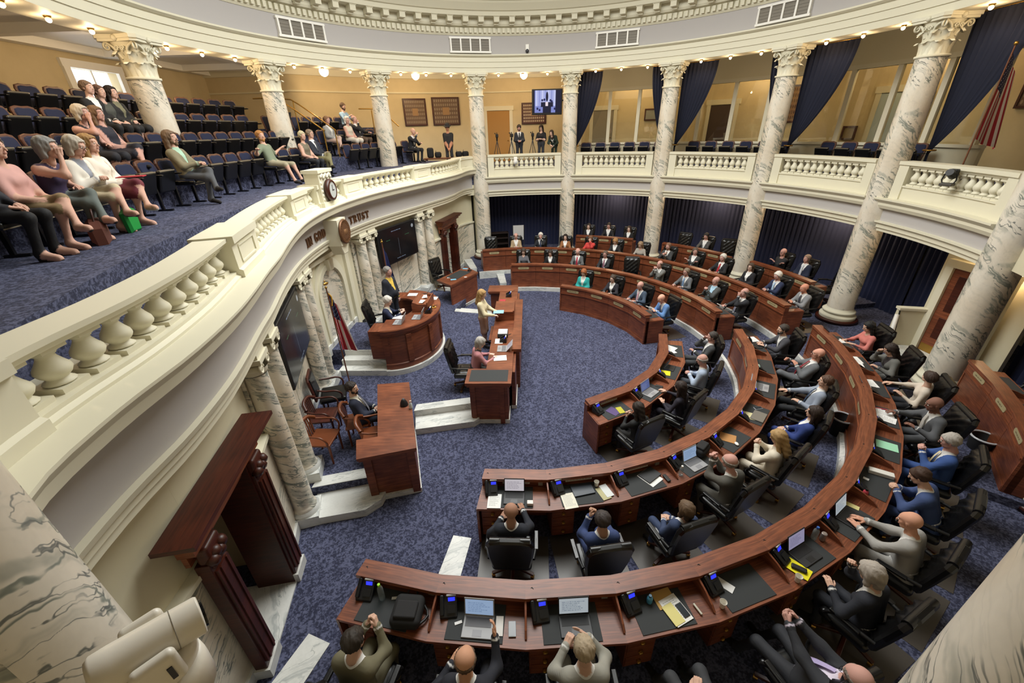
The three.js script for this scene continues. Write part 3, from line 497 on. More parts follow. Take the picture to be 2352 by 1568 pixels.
// ---------------------------------------------------------------- desk phones, laptops, papers
const phoneScreen = glow(0x2a35ff, 1.5);
function makePhone() {
  const t = new THREE.Group(); t.name = 'desk_phone';
  part(t, 'body', put(extr([[-0.09, 0], [0.09, 0], [0.085, 0.025], [-0.09, 0.14]], 0.19, 0.008), 0, 0, 0, 0, -PI / 2), mat(0x202123, 0.45));
  const b = part(t, 'screen_bezel', rbox(0.1, 0.09, 0.015, 0.005), mat(0x3b3d40, 0.4), [0.035, 0.115, 0.055], [-0.5, 0, 0]);
  part(b, 'screen', box(0.075, 0.055, 0.004), phoneScreen, [0, -0.004, 0.0085], null, 'lit blue screen');
  part(t, 'top_edge', rbox(0.11, 0.02, 0.03, 0.008), mat(0xc9cac8, 0.35), [0.035, 0.16, 0.075], [-0.5, 0, 0]);
  part(t, 'keypad', box(0.09, 0.004, 0.08), mat(0x131415, 0.6), [0.035, 0.078, -0.03], [0.6, 0, 0]);
  const hs = part(t, 'handset', mg([rbox(0.045, 0.035, 0.2, 0.014, 0, 0, 0), rbox(0.05, 0.04, 0.05, 0.014, 0, -0.015, 0.075), rbox(0.05, 0.04, 0.05, 0.014, 0, -0.015, -0.075)]), mat(0x17181a, 0.35), [-0.07, 0.105, 0.0], [0.56, 0, 0]);
  part(hs, 'cord', tube([[0, -0.03, -0.09], [-0.02, -0.05, -0.16], [0.02, -0.045, -0.22], [0.05, -0.03, -0.15]], 0.006, 5), M.black);
  t.children.forEach((c) => { c.position.z *= -1; });
  return t;
}
const phoneProto = makePhone();
// ---------------------------------------------------------------- people: bones -> smooth field -> one skin
function capD(px, py, pz, B) {
  const ax = B.a[0], ay = B.a[1], az = B.a[2], dx = B.b[0] - ax, dy = B.b[1] - ay, dz = B.b[2] - az, l = dx * dx + dy * dy + dz * dz;
  let t = l ? ((px - ax) * dx + (py - ay) * dy + (pz - az) * dz) / l : 0; t = t < 0 ? 0 : t > 1 ? 1 : t;
  let ex = px - ax - dx * t, ey = py - ay - dy * t, ez = pz - az - dz * t; if (B.s) { ex /= B.s[0]; ey /= B.s[1]; ez /= B.s[2]; }
  return Math.sqrt(ex * ex + ey * ey + ez * ez) - (B.ra + (B.rb - B.ra) * t);
}
function skinOf(bones, c, k, cut) {
  const lo = [1e9, 1e9, 1e9], hi = [-1e9, -1e9, -1e9], mgn = 3.2 / k + 2 * c;
  for (const B of bones) { B.lo = []; B.hi = []; const r = Math.max(B.ra, B.rb) * (B.s ? Math.max(...B.s) : 1) + mgn; for (let i = 0; i < 3; i++) { B.lo[i] = Math.min(B.a[i], B.b[i]) - r; B.hi[i] = Math.max(B.a[i], B.b[i]) + r; lo[i] = Math.min(lo[i], B.lo[i]); hi[i] = Math.max(hi[i], B.hi[i]); } }
  const n = [0, 1, 2].map((i) => Math.ceil((hi[i] - lo[i]) / c) + 2), [nx, ny, nz] = n, F = new Float32Array(nx * ny * nz), at = (i, j, l) => (l * ny + j) * nx + i;
  const each = (B, f) => {
    const a = [0, 1, 2].map((i) => Math.max(0, Math.floor((B.lo[i] - lo[i]) / c))), b = [0, 1, 2].map((i) => Math.min(n[i] - 1, Math.ceil((B.hi[i] - lo[i]) / c)));
    for (let l = a[2]; l <= b[2]; l++) for (let j = a[1]; j <= b[1]; j++) for (let i = a[0]; i <= b[0]; i++) f(at(i, j, l), capD(lo[0] + i * c, lo[1] + j * c, lo[2] + l * c, B));
  };
  for (const B of bones) if (!B.sub) each(B, (q, d) => { F[q] += Math.exp(-k * d); });
  for (let q = 0; q < F.length; q++) F[q] = F[q] > 1e-12 ? -Math.log(F[q]) / k : 0.2;
  for (const B of bones) if (B.sub) each(B, (q, d) => { if (-d > F[q]) F[q] = -d; });
  if (cut) for (let l = 0; l < nz; l++) for (let j = 0; j < ny; j++) for (let i = 0; i < nx; i++) { const q = at(i, j, l); if (F[q] < 0.05) { const d = cut(lo[0] + i * c, lo[1] + j * c, lo[2] + l * c); if (d > F[q]) F[q] = d; } }
  const id = new Int32Array(nx * ny * nz).fill(-1), pos = [], ix = [], E = [[0, 1], [2, 3], [4, 5], [6, 7], [0, 2], [1, 3], [4, 6], [5, 7], [0, 4], [1, 5], [2, 6], [3, 7]];
  const v = new Float32Array(8);
  for (let l = 0; l < nz - 1; l++) for (let j = 0; j < ny - 1; j++) for (let i = 0; i < nx - 1; i++) {
    let m = 0; for (let q = 0; q < 8; q++) { v[q] = F[at(i + (q & 1), j + ((q >> 1) & 1), l + (q >> 2))]; if (v[q] < 0) m |= 1 << q; }
    if (m === 0 || m === 255) continue;
    let x = 0, y = 0, z = 0, w = 0;
    for (const [a, b] of E) if ((v[a] < 0) !== (v[b] < 0)) { const t = v[a] / (v[a] - v[b]); x += (a & 1) + ((b & 1) - (a & 1)) * t; y += ((a >> 1) & 1) + (((b >> 1) & 1) - ((a >> 1) & 1)) * t; z += (a >> 2) + ((b >> 2) - (a >> 2)) * t; w++; }
    id[at(i, j, l)] = pos.length / 3; pos.push(lo[0] + (i + x / w) * c, lo[1] + (j + y / w) * c, lo[2] + (l + z / w) * c);
  }
  const quad = (a, b, d, e, f) => { if (a < 0 || b < 0 || d < 0 || e < 0) return; if (f) ix.push(a, b, d, a, d, e); else ix.push(a, d, b, a, e, d); };
  for (let l = 1; l < nz - 1; l++) for (let j = 1; j < ny - 1; j++) for (let i = 1; i < nx - 1; i++) {
    const s = F[at(i, j, l)] < 0;
    if (s !== F[at(i + 1, j, l)] < 0) quad(id[at(i, j - 1, l - 1)], id[at(i, j, l - 1)], id[at(i, j, l)], id[at(i, j - 1, l)], s);
    if (s !== F[at(i, j + 1, l)] < 0) quad(id[at(i - 1, j, l - 1)], id[at(i - 1, j, l)], id[at(i, j, l)], id[at(i, j, l - 1)], s);
    if (s !== F[at(i, j, l + 1)] < 0) quad(id[at(i - 1, j - 1, l)], id[at(i, j - 1, l)], id[at(i, j, l)], id[at(i - 1, j, l)], s);
  }
  const g = new THREE.BufferGeometry(); g.setAttribute('position', new THREE.Float32BufferAttribute(pos, 3)); g.setIndex(ix); g.computeVertexNormals();
  const tags = new Uint8Array(pos.length / 3);
  for (let q = 0; q < tags.length; q++) { let best = 1e9; for (const B of bones) if (!B.sub) { const d = capD(pos[3 * q], pos[3 * q + 1], pos[3 * q + 2], B); if (d < best) { best = d; tags[q] = B.t ?? 0; } } }
  g.userData.tags = tags; return g;
}
const bone = (a, b, ra, rb, t, o) => ({ a, b, ra, rb: rb ?? ra, t, ...o });
// palette slots: 0 skin, 1 top, 2 trousers, 3 shoes, 4 lips, 5 eye white, 6 iris, 7 undershirt or collar
const headBones = [bone([0, 0.035, -0.022], [0, 0.03, -0.022], 0.082, 0.082, 0), bone([0, 0.03, 0.025], [0, 0.0, 0.03], 0.062, 0.056, 0), bone([-0.026, -0.05, 0.035], [0.026, -0.05, 0.035], 0.036, 0.036, 0), bone([0, -0.08, 0.058], [0, -0.084, 0.058], 0.021, 0.021, 0), bone([-0.03, -0.012, 0.048], [0.03, -0.012, 0.048], 0.032, 0.032, 0),
  bone([0, 0.012, 0.089], [0, -0.024, 0.104], 0.006, 0.011, 0), bone([-0.034, 0.03, 0.075], [0.034, 0.03, 0.075], 0.011, 0.011, 0), bone([-0.017, -0.051, 0.083], [0.017, -0.051, 0.083], 0.0065, 0.0065, 4), bone([0.079, 0.008, -0.005], [0.077, -0.022, 0.0], 0.016, 0.01, 0, { s: [0.5, 1, 1] }), bone([-0.079, 0.008, -0.005], [-0.077, -0.022, 0.0], 0.016, 0.01, 0, { s: [0.5, 1, 1] }),
  bone([0.031, 0.008, 0.094], [0.031, 0.008, 0.094], 0.011, 0.011, 0, { sub: 1 }), bone([-0.031, 0.008, 0.094], [-0.031, 0.008, 0.094], 0.011, 0.011, 0, { sub: 1 }), bone([0, -0.05, -0.012], [0, -0.15, -0.03], 0.046, 0.05, 0)];
const eyeGeo = (r, z, t) => { const g = mergeVertices(mergeGeometries([-1, 1].map((s) => { const q = new THREE.SphereGeometry(r, 8, 6).translate(s * 0.031, 0.008, z); q.deleteAttribute('uv'); return q; }))); g.userData.tags = new Uint8Array(g.attributes.position.count).fill(t); return g; };
const eyes = [eyeGeo(0.0105, 0.0795, 5), eyeGeo(0.0058, 0.0856, 6)];
const headGeo = { hi: skinOf(headBones, 0.0072, 190), lo: skinOf(headBones, 0.0125, 190) };
function handBones(pose) {
  const o = [bone([-0.024, 0, 0.012], [-0.028, 0, 0.075], 0.014, 0.013, 0), bone([0.0, 0, 0.0], [0.0, 0.002, 0.08], 0.019, 0.014, 0), bone([0.022, 0, 0.012], [0.026, 0, 0.075], 0.015, 0.013, 0)];
  const cv = pose === 'fist' ? 0.95 : pose === 'flat' ? 0.16 : 0.42, L = [[0.03, 0.036, 0.024, 0.02], [0.0105, 0.042, 0.027, 0.021], [-0.0105, 0.039, 0.026, 0.02], [-0.03, 0.031, 0.02, 0.018]];
  for (const [x, l1, l2, l3] of L) { let p = [x, 0.003, 0.08], a = cv * 0.6; for (const [l, r] of [[l1, 0.0088], [l2, 0.008], [l3, 0.0072]]) { const q = [p[0] + (x > 0 ? 0.06 : -0.06) * l * (1 - cv), p[1] - Math.sin(a) * l, p[2] + Math.cos(a) * l]; o.push(bone(p, q, r, r * 0.92, 0)); p = q; a += cv; } }
  const t1 = pose === 'fist' ? [0.045, -0.022, 0.06] : [0.062, -0.012, 0.055], t2 = pose === 'fist' ? [0.028, -0.034, 0.088] : [0.068, -0.016, 0.09];
  o.push(bone([0.024, -0.004, 0.014], t1, 0.014, 0.0105, 0), bone(t1, t2, 0.0105, 0.0085, 0), bone([0, 0, -0.03], [0, 0, 0.01], 0.027, 0.024, 0)); return o;
}
const handGeo = {}; for (const p of ['flat', 'relaxed', 'fist']) handGeo[p] = { hi: skinOf(handBones(p), 0.0066, 330), lo: skinOf(handBones(p), 0.0098, 330) };
// hair shells in head coordinates
const line = (x, y, z) => -(y - 0.062 - 1.2 * (z - 0.075) + 0.012 * Math.sin(x * 90 + z * 60) * Math.sin(z * 45)) / 1.56;
const face = (x, y, z) => Math.min(z - 0.012 - Math.max(0, (y - 0.05) * 3), 0.062 - Math.abs(x) + Math.max(0, -y) * 0.06);
const crown = (r) => [bone([0, 0.038, -0.024], [0, 0.03, -0.024], 0.082 + r, 0.082 + r, 0), bone([0, 0.035, 0.025], [0, 0.02, 0.03], 0.062 + r, 0.058 + r, 0)];
const brow = [bone([0.016, 0.034, 0.0885], [0.046, 0.036, 0.078], 0.0042, 0.0036, 0), bone([-0.016, 0.034, 0.0885], [-0.046, 0.036, 0.078], 0.0042, 0.0036, 0)];
const browGeo = skinOf(brow, 0.0035, 500);
const joinHair = (g) => { const a = g.clone(); a.userData = {}; const b = browGeo.clone(); b.userData = {}; return mergeGeometries([a, b]); };
const strands = (g) => { const p = g.attributes.position, n = g.attributes.normal; for (let i = 0; i < p.count; i++) { const x = p.getX(i), y = p.getY(i), z = p.getZ(i); if (z > 0.066 && y < 0.045) continue; const a = Math.atan2(x, z + 0.02), d = 0.0022 * Math.sin(a * 17 + y * 30) + 0.0022 * Math.sin(a * 31 - y * 55 + x * 40) + 0.0025 * Math.sin(y * 75 + a * 5); p.setXYZ(i, x + n.getX(i) * d, y + n.getY(i) * d, z + n.getZ(i) * d); } g.computeVertexNormals(); return g; };
const both = (f, h) => (x, y, z) => Math.max(f(x, y, z), h(x, y, z));
const HAIR = {
  short: joinHair(skinOf(crown(0.008), 0.0098, 190, line)), thick: joinHair(skinOf([...crown(0.014), bone([0, 0.066, 0.03], [0, 0.08, -0.03], 0.05, 0.058, 0)], 0.0102, 150, line)),
  fringe: joinHair(skinOf(crown(0.01), 0.0085, 190, both(line, (x, y, z) => (y - 0.045 - z * 0.25)))), bald: (() => { const g = browGeo.clone(); g.userData = {}; return g; })(),
  bob: joinHair(skinOf([...crown(0.02), bone([0.075, 0.03, -0.02], [0.082, -0.08, -0.005], 0.034, 0.03, 0), bone([-0.075, 0.03, -0.02], [-0.082, -0.08, -0.005], 0.034, 0.03, 0), bone([0, 0, -0.07], [0, -0.09, -0.06], 0.06, 0.05, 0)], 0.012, 150, face)),
  long: joinHair(skinOf([...crown(0.018), bone([0.075, 0.03, -0.025], [0.088, -0.2, -0.02], 0.032, 0.03, 0), bone([-0.075, 0.03, -0.025], [-0.088, -0.2, -0.02], 0.032, 0.03, 0), bone([0, 0, -0.07], [0.0, -0.25, -0.085], 0.062, 0.06, 0)], 0.012, 150, face)),
};
for (const k in HAIR) if (k !== 'bald') strands(HAIR[k]);
const beardGeo = skinOf([bone([-0.045, -0.05, 0.03], [0.045, -0.05, 0.03], 0.034, 0.034, 0), bone([0, -0.075, 0.055], [0, -0.09, 0.06], 0.032, 0.03, 0), bone([-0.025, -0.035, 0.078], [0.025, -0.035, 0.078], 0.008, 0.008, 0)], 0.0085, 190, (x, y, z) => Math.max(y + 0.028, -(z - 0.0)));
const glassesGeo = mg([tube([[-0.078, 0.012, 0.01], [-0.06, 0.012, 0.094], [-0.06, 0.012, 0.096]], 0.002, 4), tube([[0.078, 0.012, 0.01], [0.06, 0.012, 0.094], [0.06, 0.012, 0.096]], 0.002, 4), ...[-1, 1].map((s) => put(new THREE.TorusGeometry(0.021, 0.0025, 4, 14).toNonIndexed(), s * 0.032, 0.006, 0.102)), tube([[-0.012, 0.01, 0.104], [0, 0.013, 0.108], [0.012, 0.01, 0.104]], 0.0022, 4)]);
const V = (a) => new THREE.Vector3(...a), A3 = (v) => [v.x, v.y, v.z];
function ik(S, T, l1, l2, pole) {
  const d = T.clone().sub(S); let L = d.length(); const mx = (l1 + l2) * 0.985; if (L > mx) { T = S.clone().add(d.multiplyScalar(mx / L)); L = mx; } const dir = T.clone().sub(S).normalize();
  const a = (l1 * l1 - l2 * l2 + L * L) / (2 * L), h = Math.sqrt(Math.max(0, l1 * l1 - a * a)), p = pole.clone().sub(dir.clone().multiplyScalar(pole.dot(dir))).normalize();
  return [S.clone().addScaledVector(dir, a).addScaledVector(p, h), T];
}
const ARMS = {   // right hand, left hand in torso-free seat coordinates [x, y, z] (x > 0 is the sitter's left), plus hand shapes
  desk: [[-0.16, 0.79, 0.4], [0.16, 0.79, 0.4], 'relaxed', 'relaxed'], clasp: [[-0.035, 0.8, 0.4], [0.035, 0.81, 0.4], 'fist', 'fist'], type: [[-0.09, 0.79, 0.46], [0.11, 0.79, 0.46], 'flat', 'flat'], lap: [[-0.07, 0.66, 0.27], [0.07, 0.67, 0.27], 'relaxed', 'relaxed'], lapclasp: [[-0.03, 0.68, 0.26], [0.03, 0.7, 0.26], 'fist', 'fist'],
  chin: [[-0.03, 1.13, 0.2], [0.18, 0.79, 0.36], 'fist', 'relaxed'], chinL: [[-0.18, 0.79, 0.36], [0.03, 1.13, 0.2], 'relaxed', 'fist'], hands: [[-0.03, 1.08, 0.26], [0.03, 1.08, 0.26], 'fist', 'fist'], phone: [[-0.05, 0.92, 0.33], [0.05, 0.92, 0.33], 'fist', 'fist'], phoneLow: [[-0.05, 0.8, 0.3], [0.05, 0.8, 0.3], 'fist', 'fist'], cross: [[0.14, 0.86, 0.18], [-0.14, 0.88, 0.18], 'relaxed', 'relaxed'], write: [[-0.1, 0.78, 0.46], [0.14, 0.78, 0.4], 'fist', 'flat'], reach: [[-0.2, 0.82, 0.52], [0.18, 0.79, 0.36], 'relaxed', 'relaxed'],
  side: [[-0.26, 0.76, 0.02], [0.26, 0.76, 0.02], 'relaxed', 'relaxed'], front: [[-0.05, 0.82, 0.16], [0.05, 0.82, 0.16], 'relaxed', 'relaxed'], read: [[-0.14, 1.05, 0.36], [0.14, 1.05, 0.36], 'fist', 'fist'], out: [[-0.58, 0.93, 0.05], [0.55, 0.93, -0.02], 'relaxed', 'relaxed'], cheek: [[-0.07, 1.17, 0.16], [0.16, 0.74, 0.22], 'fist', 'relaxed'],
};
const bodyMat = std(0xffffff, 0.78, { vertexColors: true });
const people = [];
// o: stand, s (size), lean, turn of head (yaw), nod, arms, legs, skin, hair, style, shirt, jacket, top, trousers, shoes, tie, bare, skirt, lod, beard, glasses
function person(label, at, o) {
  const s = o.s ?? 1, lod = o.lod || 'lo', g = thing('person', label, 'person', [at.x, at.y, at.z], at.turn + (o.spin || 0));
  const hipY = (o.stand ? 0.93 : 0.55), piv = new THREE.Matrix4().makeTranslation(0, hipY, o.stand ? 0 : (o.slide || 0)).multiply(new THREE.Matrix4().makeRotationFromEuler(new THREE.Euler((o.lean || 0) * RAD, (o.twist || 0) * RAD, (o.tilt || 0) * RAD, 'YXZ')));
  const T = (x, y, z) => A3(V([x, y, z]).applyMatrix4(piv)), w = o.wide ?? 1, fat = o.fat ?? 0;
  const B = [], J = [];
  const topT = 1, uT = o.jacket ? 7 : 1;
  const torso = [[[-0.075 * w, 0.04, 0], [-0.09 * w, 0.33, -0.01], 0.085 + fat * 0.3, 0.085], [[0.075 * w, 0.04, 0], [0.09 * w, 0.33, -0.01], 0.085 + fat * 0.3, 0.085], [[0, 0.1, 0.03 + fat], [0, 0.32, 0.025], 0.085 + fat, 0.08], [[-0.13 * w, 0.41, -0.02], [0.13 * w, 0.41, -0.02], 0.062, 0.062]];
  if (o.woman) torso.push([[-0.07, 0.3, 0.075], [0.07, 0.3, 0.075], 0.05, 0.05]);
  for (const [a, b, r0, r1] of torso) { B.push(bone(T(...a), T(...b), r0, r1, uT)); if (o.jacket) J.push(bone(T(...a), T(...b), r0 + 0.012, r1 + 0.014, 0)); }
  if (o.jacket) for (const q of [-1, 1]) J.push(bone(T(q * 0.1 * w, 0.02, 0.03), T(q * 0.1 * w, -0.07, o.stand ? 0.02 : -0.02), 0.082 + fat * 0.5, 0.085 + fat * 0.3, 0));
  B.push(bone(T(0, 0.44, -0.012), T(0, 0.56, 0.012), 0.05, 0.047, 0));
  if (o.jacket || o.collar) B.push(bone(T(-0.014, 0.478, 0.004), T(0.014, 0.478, 0.004), 0.047, 0.047, 7));
  B.push(bone([-0.075, hipY - 0.01, (o.slide || 0)], [0.075, hipY - 0.01, (o.slide || 0)], 0.1 + fat * 0.5, 0.1 + fat * 0.5, 2));
  // legs
  const legT = o.bare === 'legs' || o.skirt ? 0 : 2;
  for (const q of [-1, 1]) {
    const hip = [q * 0.09, hipY - 0.01, (o.slide || 0) + 0.01]; let kn, an, to;
    if (o.stand) { kn = [q * 0.1, 0.5, 0.03 + (o.stride || 0) * q]; an = [q * 0.11, 0.09, (o.stride || 0) * q * 1.3]; to = [q * 0.14, 0.035, an[2] + 0.15]; }
    else if (o.legs === 'crossed' && q === 1) { kn = [-0.02, 0.62, 0.44]; an = [-0.26, 0.3, 0.62]; to = [-0.34, 0.3, 0.75]; }
    else if (o.legs === 'out') { kn = [q * 0.16, 0.5, 0.46]; an = [q * 0.16, 0.09, 0.62]; to = [q * 0.19, 0.05, 0.78]; }
    else if (o.legs === 'up') { kn = [q * 0.16, 0.53, 0.42]; an = [q * 0.15, 0.09, 0.44]; to = [q * 0.17, 0.035, 0.6]; }
    else { kn = [q * 0.13, 0.5, 0.43]; an = [q * 0.13, 0.09, 0.36]; to = [q * 0.15, 0.035, 0.52]; }
    const sk = o.skirt ? 2 : legT;
    B.push(bone(hip, kn, 0.084 + fat * 0.3, 0.06, o.shorts ? 2 : o.skirt ? 2 : 2), bone(kn, an, 0.054, o.shorts || o.skirt ? 0.034 : 0.045, o.shorts || o.skirt ? 0 : 2), bone(an, to, 0.038, 0.036, o.sandals ? 0 : 3));
    if (o.skirt) B.push(bone(hip, kn, 0.095, 0.08, 2));
    if (o.sandals) B.push(bone([an[0], Math.min(an[1], to[1]) - 0.028, an[2] - 0.03], [to[0], to[1] - 0.03, to[2] + 0.02], 0.014, 0.016, 3));
  }
  // arms
  const AP = typeof o.arms === 'string' || !o.arms ? ARMS[o.arms || (o.stand ? 'side' : 'desk')] : o.arms, hands = [];
  for (const [k, q] of [[0, -1], [1, 1]]) {
    const S = V(T(q * 0.165 * w, 0.4, -0.02)), tg = V(AP[k]); if (o.stand && AP === ARMS.side) tg.z = 0.03; if (tg.y > 1.02 && !o.stand && AP !== ARMS.out) { const hp = T(0, 0.665, 0.02); tg.add(V([hp[0], hp[1] - 1.215, hp[2] - 0.02])); } if (o.dz) tg.z += o.dz; if (o.dy) tg.y += o.dy;
    const [el, wr] = ik(S, tg, 0.285, 0.255, tg.y > 0.95 && !o.stand && AP !== ARMS.out ? V([q * 0.4, -1, 0.25]) : V([q * 0.75, -0.8, AP === ARMS.out ? -0.2 : -0.35])), sl = o.sleeves || 'long';
    B.push(bone(A3(S), A3(el), 0.05, 0.04, sl === 'none' ? 0 : topT), bone(A3(el), A3(wr), 0.038, 0.027, sl === 'long' ? topT : 0));
    if (sl === 'short') B.push(bone(A3(S), A3(S.clone().lerp(el, 0.72)), 0.056, 0.054, topT));
    if (o.jacket) { J.push(bone(A3(S), A3(el), 0.061, 0.052, 0), bone(A3(el), A3(el.clone().lerp(wr, 0.9)), 0.05, 0.04, 0)); B.push(bone(A3(el.clone().lerp(wr, 0.88)), A3(el.clone().lerp(wr, 0.94)), 0.028, 0.028, 7)); }
    const z = wr.clone().sub(el).normalize(); if (AP[k + 2] === 'flat') { z.y *= 0.2; z.normalize(); }
    let up = new THREE.Vector3(0, 1, 0); if (wr.y > 0.9 && !o.stand) up = V([q * 0.9, 0.1, 0.25]); const x = up.clone().cross(z).normalize(); up = z.clone().cross(x).normalize();
    hands.push([new THREE.Matrix4().makeBasis(x.multiplyScalar(q === 1 ? -1 : 1), up, z).setPosition(wr), AP[k + 2], q === 1]);
  }
  const c = lod === 'hi' ? 0.0165 : 0.027, body = skinOf(B, c, 42);
  const pal = [o.skin ?? 0xc99478, o.jacket ?? o.top ?? 0x444444, o.trousers ?? o.jacket ?? 0x26282e, o.shoes ?? 0x15110f, 0x8a3f38, 0xd8d2ca, 0x2a1d16, o.shirt ?? 0xe8e8e6].map((h) => new THREE.Color(h)); pal[4].lerp(pal[0], 0.6);
  const headM = piv.clone().multiply(new THREE.Matrix4().makeTranslation(0, 0.665, 0.02)).multiply(new THREE.Matrix4().makeRotationFromEuler(new THREE.Euler((o.nod ?? 0) * RAD - (o.lean || 0) * RAD * 0.75, (o.yaw || 0) * RAD, (o.htilt || 0) * RAD, 'YXZ'))).multiply(new THREE.Matrix4().makeScale(o.woman ? 1.06 : 1.12, 1.12, 1.12));
  const list = [[body, null], [headGeo[lod], headM], [eyes[0], headM], [eyes[1], headM], ...hands.map(([m, p, left]) => [handGeo[p][lod], m, left])];
  const P = [], N = [], Cc = [], I = []; let base = 0;
  for (const [geo, m, flip] of list) {
    const q = geo.clone(); if (m) q.applyMatrix4(m); const p = q.attributes.position, nn = q.attributes.normal, tg = geo.userData.tags;
    for (let i = 0; i < p.count; i++) { P.push(p.getX(i), p.getY(i), p.getZ(i)); const f = flip ? 1 : 1; N.push(nn.getX(i) * f, nn.getY(i) * f, nn.getZ(i) * f); const cl = pal[tg[i]]; Cc.push(cl.r, cl.g, cl.b); }
    const x = q.index.array; for (let i = 0; i < x.length; i += 3) I.push(base + x[i], base + x[i + (flip ? 2 : 1)], base + x[i + (flip ? 1 : 2)]); base += p.count;
  }
  const bg = new THREE.BufferGeometry(); bg.setAttribute('position', new THREE.Float32BufferAttribute(P, 3)); bg.setAttribute('normal', new THREE.Float32BufferAttribute(N, 3)); bg.setAttribute('color', new THREE.Float32BufferAttribute(Cc, 3)); bg.setIndex(I);
  const inner = new THREE.Matrix4().makeScale(s, s, s); bg.applyMatrix4(inner);
  part(g, 'body', bg, bodyMat);
  const addHead = (name, geo, m, lb) => { const h = part(g, name, geo, m, null, null, lb); h.applyMatrix4(inner.clone().multiply(headM)); return h; };
  addHead('hair', HAIR[o.style || 'short'], mat(o.hair ?? 0x2c211a, 0.7));
  if (o.beard) addHead('beard', beardGeo, mat(o.hair ?? 0x2c211a, 0.8));
  if (o.glasses) addHead('glasses', glassesGeo, M.black);
  if (o.jacket) {
    const inv = piv.clone().invert(), pv = new THREE.Vector3();
    const jg = skinOf(J, c, 42, (x, y, z) => { pv.set(x, y, z).applyMatrix4(inv); const nk = pv.y > 0.42 ? (pv.z < 0 ? 0.05 : 0.062) - Math.hypot(pv.x, pv.z + 0.006) : -1; return pv.z < 0.03 ? nk : Math.max(nk, Math.min((pv.y - 0.14) * 0.27 - Math.abs(pv.x), 0.1)); });
    jg.userData = {}; jg.applyMatrix4(inner); part(g, 'jacket', jg, mat(o.jacket, 0.85));
  }
  if (o.tie !== undefined) {
    const pts = []; for (const [y, z, wd] of [[0.465, 0.075, 0.02], [0.44, 0.095, 0.026], [0.36, 0.13, 0.03], [0.26, 0.138 + fat, 0.036], [0.14, 0.142 + 2 * fat, 0.042], [0.06, 0.13 + 2 * fat, 0.03]]) pts.push([y, z, wd]);
    const pos = [], ix = []; pts.forEach(([y, z, wd], i) => { for (const q of [-1, 1]) pos.push(...T(q * wd, y, z + 0.002)); pos.push(...T(0, y, z + 0.011)); if (i) { const b = 3 * i; ix.push(b - 3, b - 1, b, b - 1, b + 2, b, b - 1, b - 2, b + 2, b - 2, b + 1, b + 2); } });
    const tg2 = new THREE.BufferGeometry(); tg2.setAttribute('position', new THREE.Float32BufferAttribute(pos, 3)); tg2.setIndex(ix); tg2.computeVertexNormals(); tg2.applyMatrix4(inner); part(g, 'tie', tg2, mat(o.tie, 0.7));
  }
  people.push(g); return g;
}
// ---------------------------------------------------------------- Ionic columns and doors of the rostrum wall
const ionShaft = lathe([[0.19, 0.2], [0.2, 0.22], [0.2, 0.28], [0.185, 0.3], [0.17, 0.33], [0.17, 1.4], [0.148, 2.62]], 22, 0.19);
const ionCap = mg([lathe([[0.15, 2.6], [0.17, 2.62], [0.17, 2.65], [0.19, 2.7]], 18), ...[-1, 1].flatMap((s) => [-1, 1].map((q) => put(spiral(0.085, 1.7, 0.02, 18), s * 0.17, 2.72, q * 0.15))), ...[-1, 1].map((s) => cyl(0.05, 0.05, 0.3, 8, s * 0.17, 2.72, 0, PI / 2)), box(0.44, 0.07, 0.36, 0, 2.83, 0), box(0.38, 0.1, 0.3, 0, 2.91, 0)]);
const ionBase = mg([box(0.48, 0.2, 0.46, 0, 0.1, 0), lathe([[0.235, 0.2], [0.235, 0.25], [0.2, 0.28]], 18)]);
for (const s of [1, -1]) for (const [v, where] of [[1.7, 'beside the niche'], [2.16, 'beside the wall screen, next to the niche'], [4.72, 'beside the wall screen, next to the doorway'], [5.38, 'beside the panelled doorway']]) {
  const f = railFrame(s * v, -0.2), low = Math.abs(v) > 5.2 ? -0.3 : 0;
  const g = thing('ionic_column', `slender marble Ionic column ${where}, ${s > 0 ? 'flag' : 'red armchair'} side of the rostrum`, 'column', [f.x, low, f.z], f.turn);
  const k = (2.95 - low) / 2.95;
  const sh = part(g, 'shaft', ionShaft, M.marble); part(g, 'capital', ionCap, M.cream, [0, 2.95 * (k - 1), 0]); part(g, 'base', ionBase, M.step); sh.scale.y = k;
}
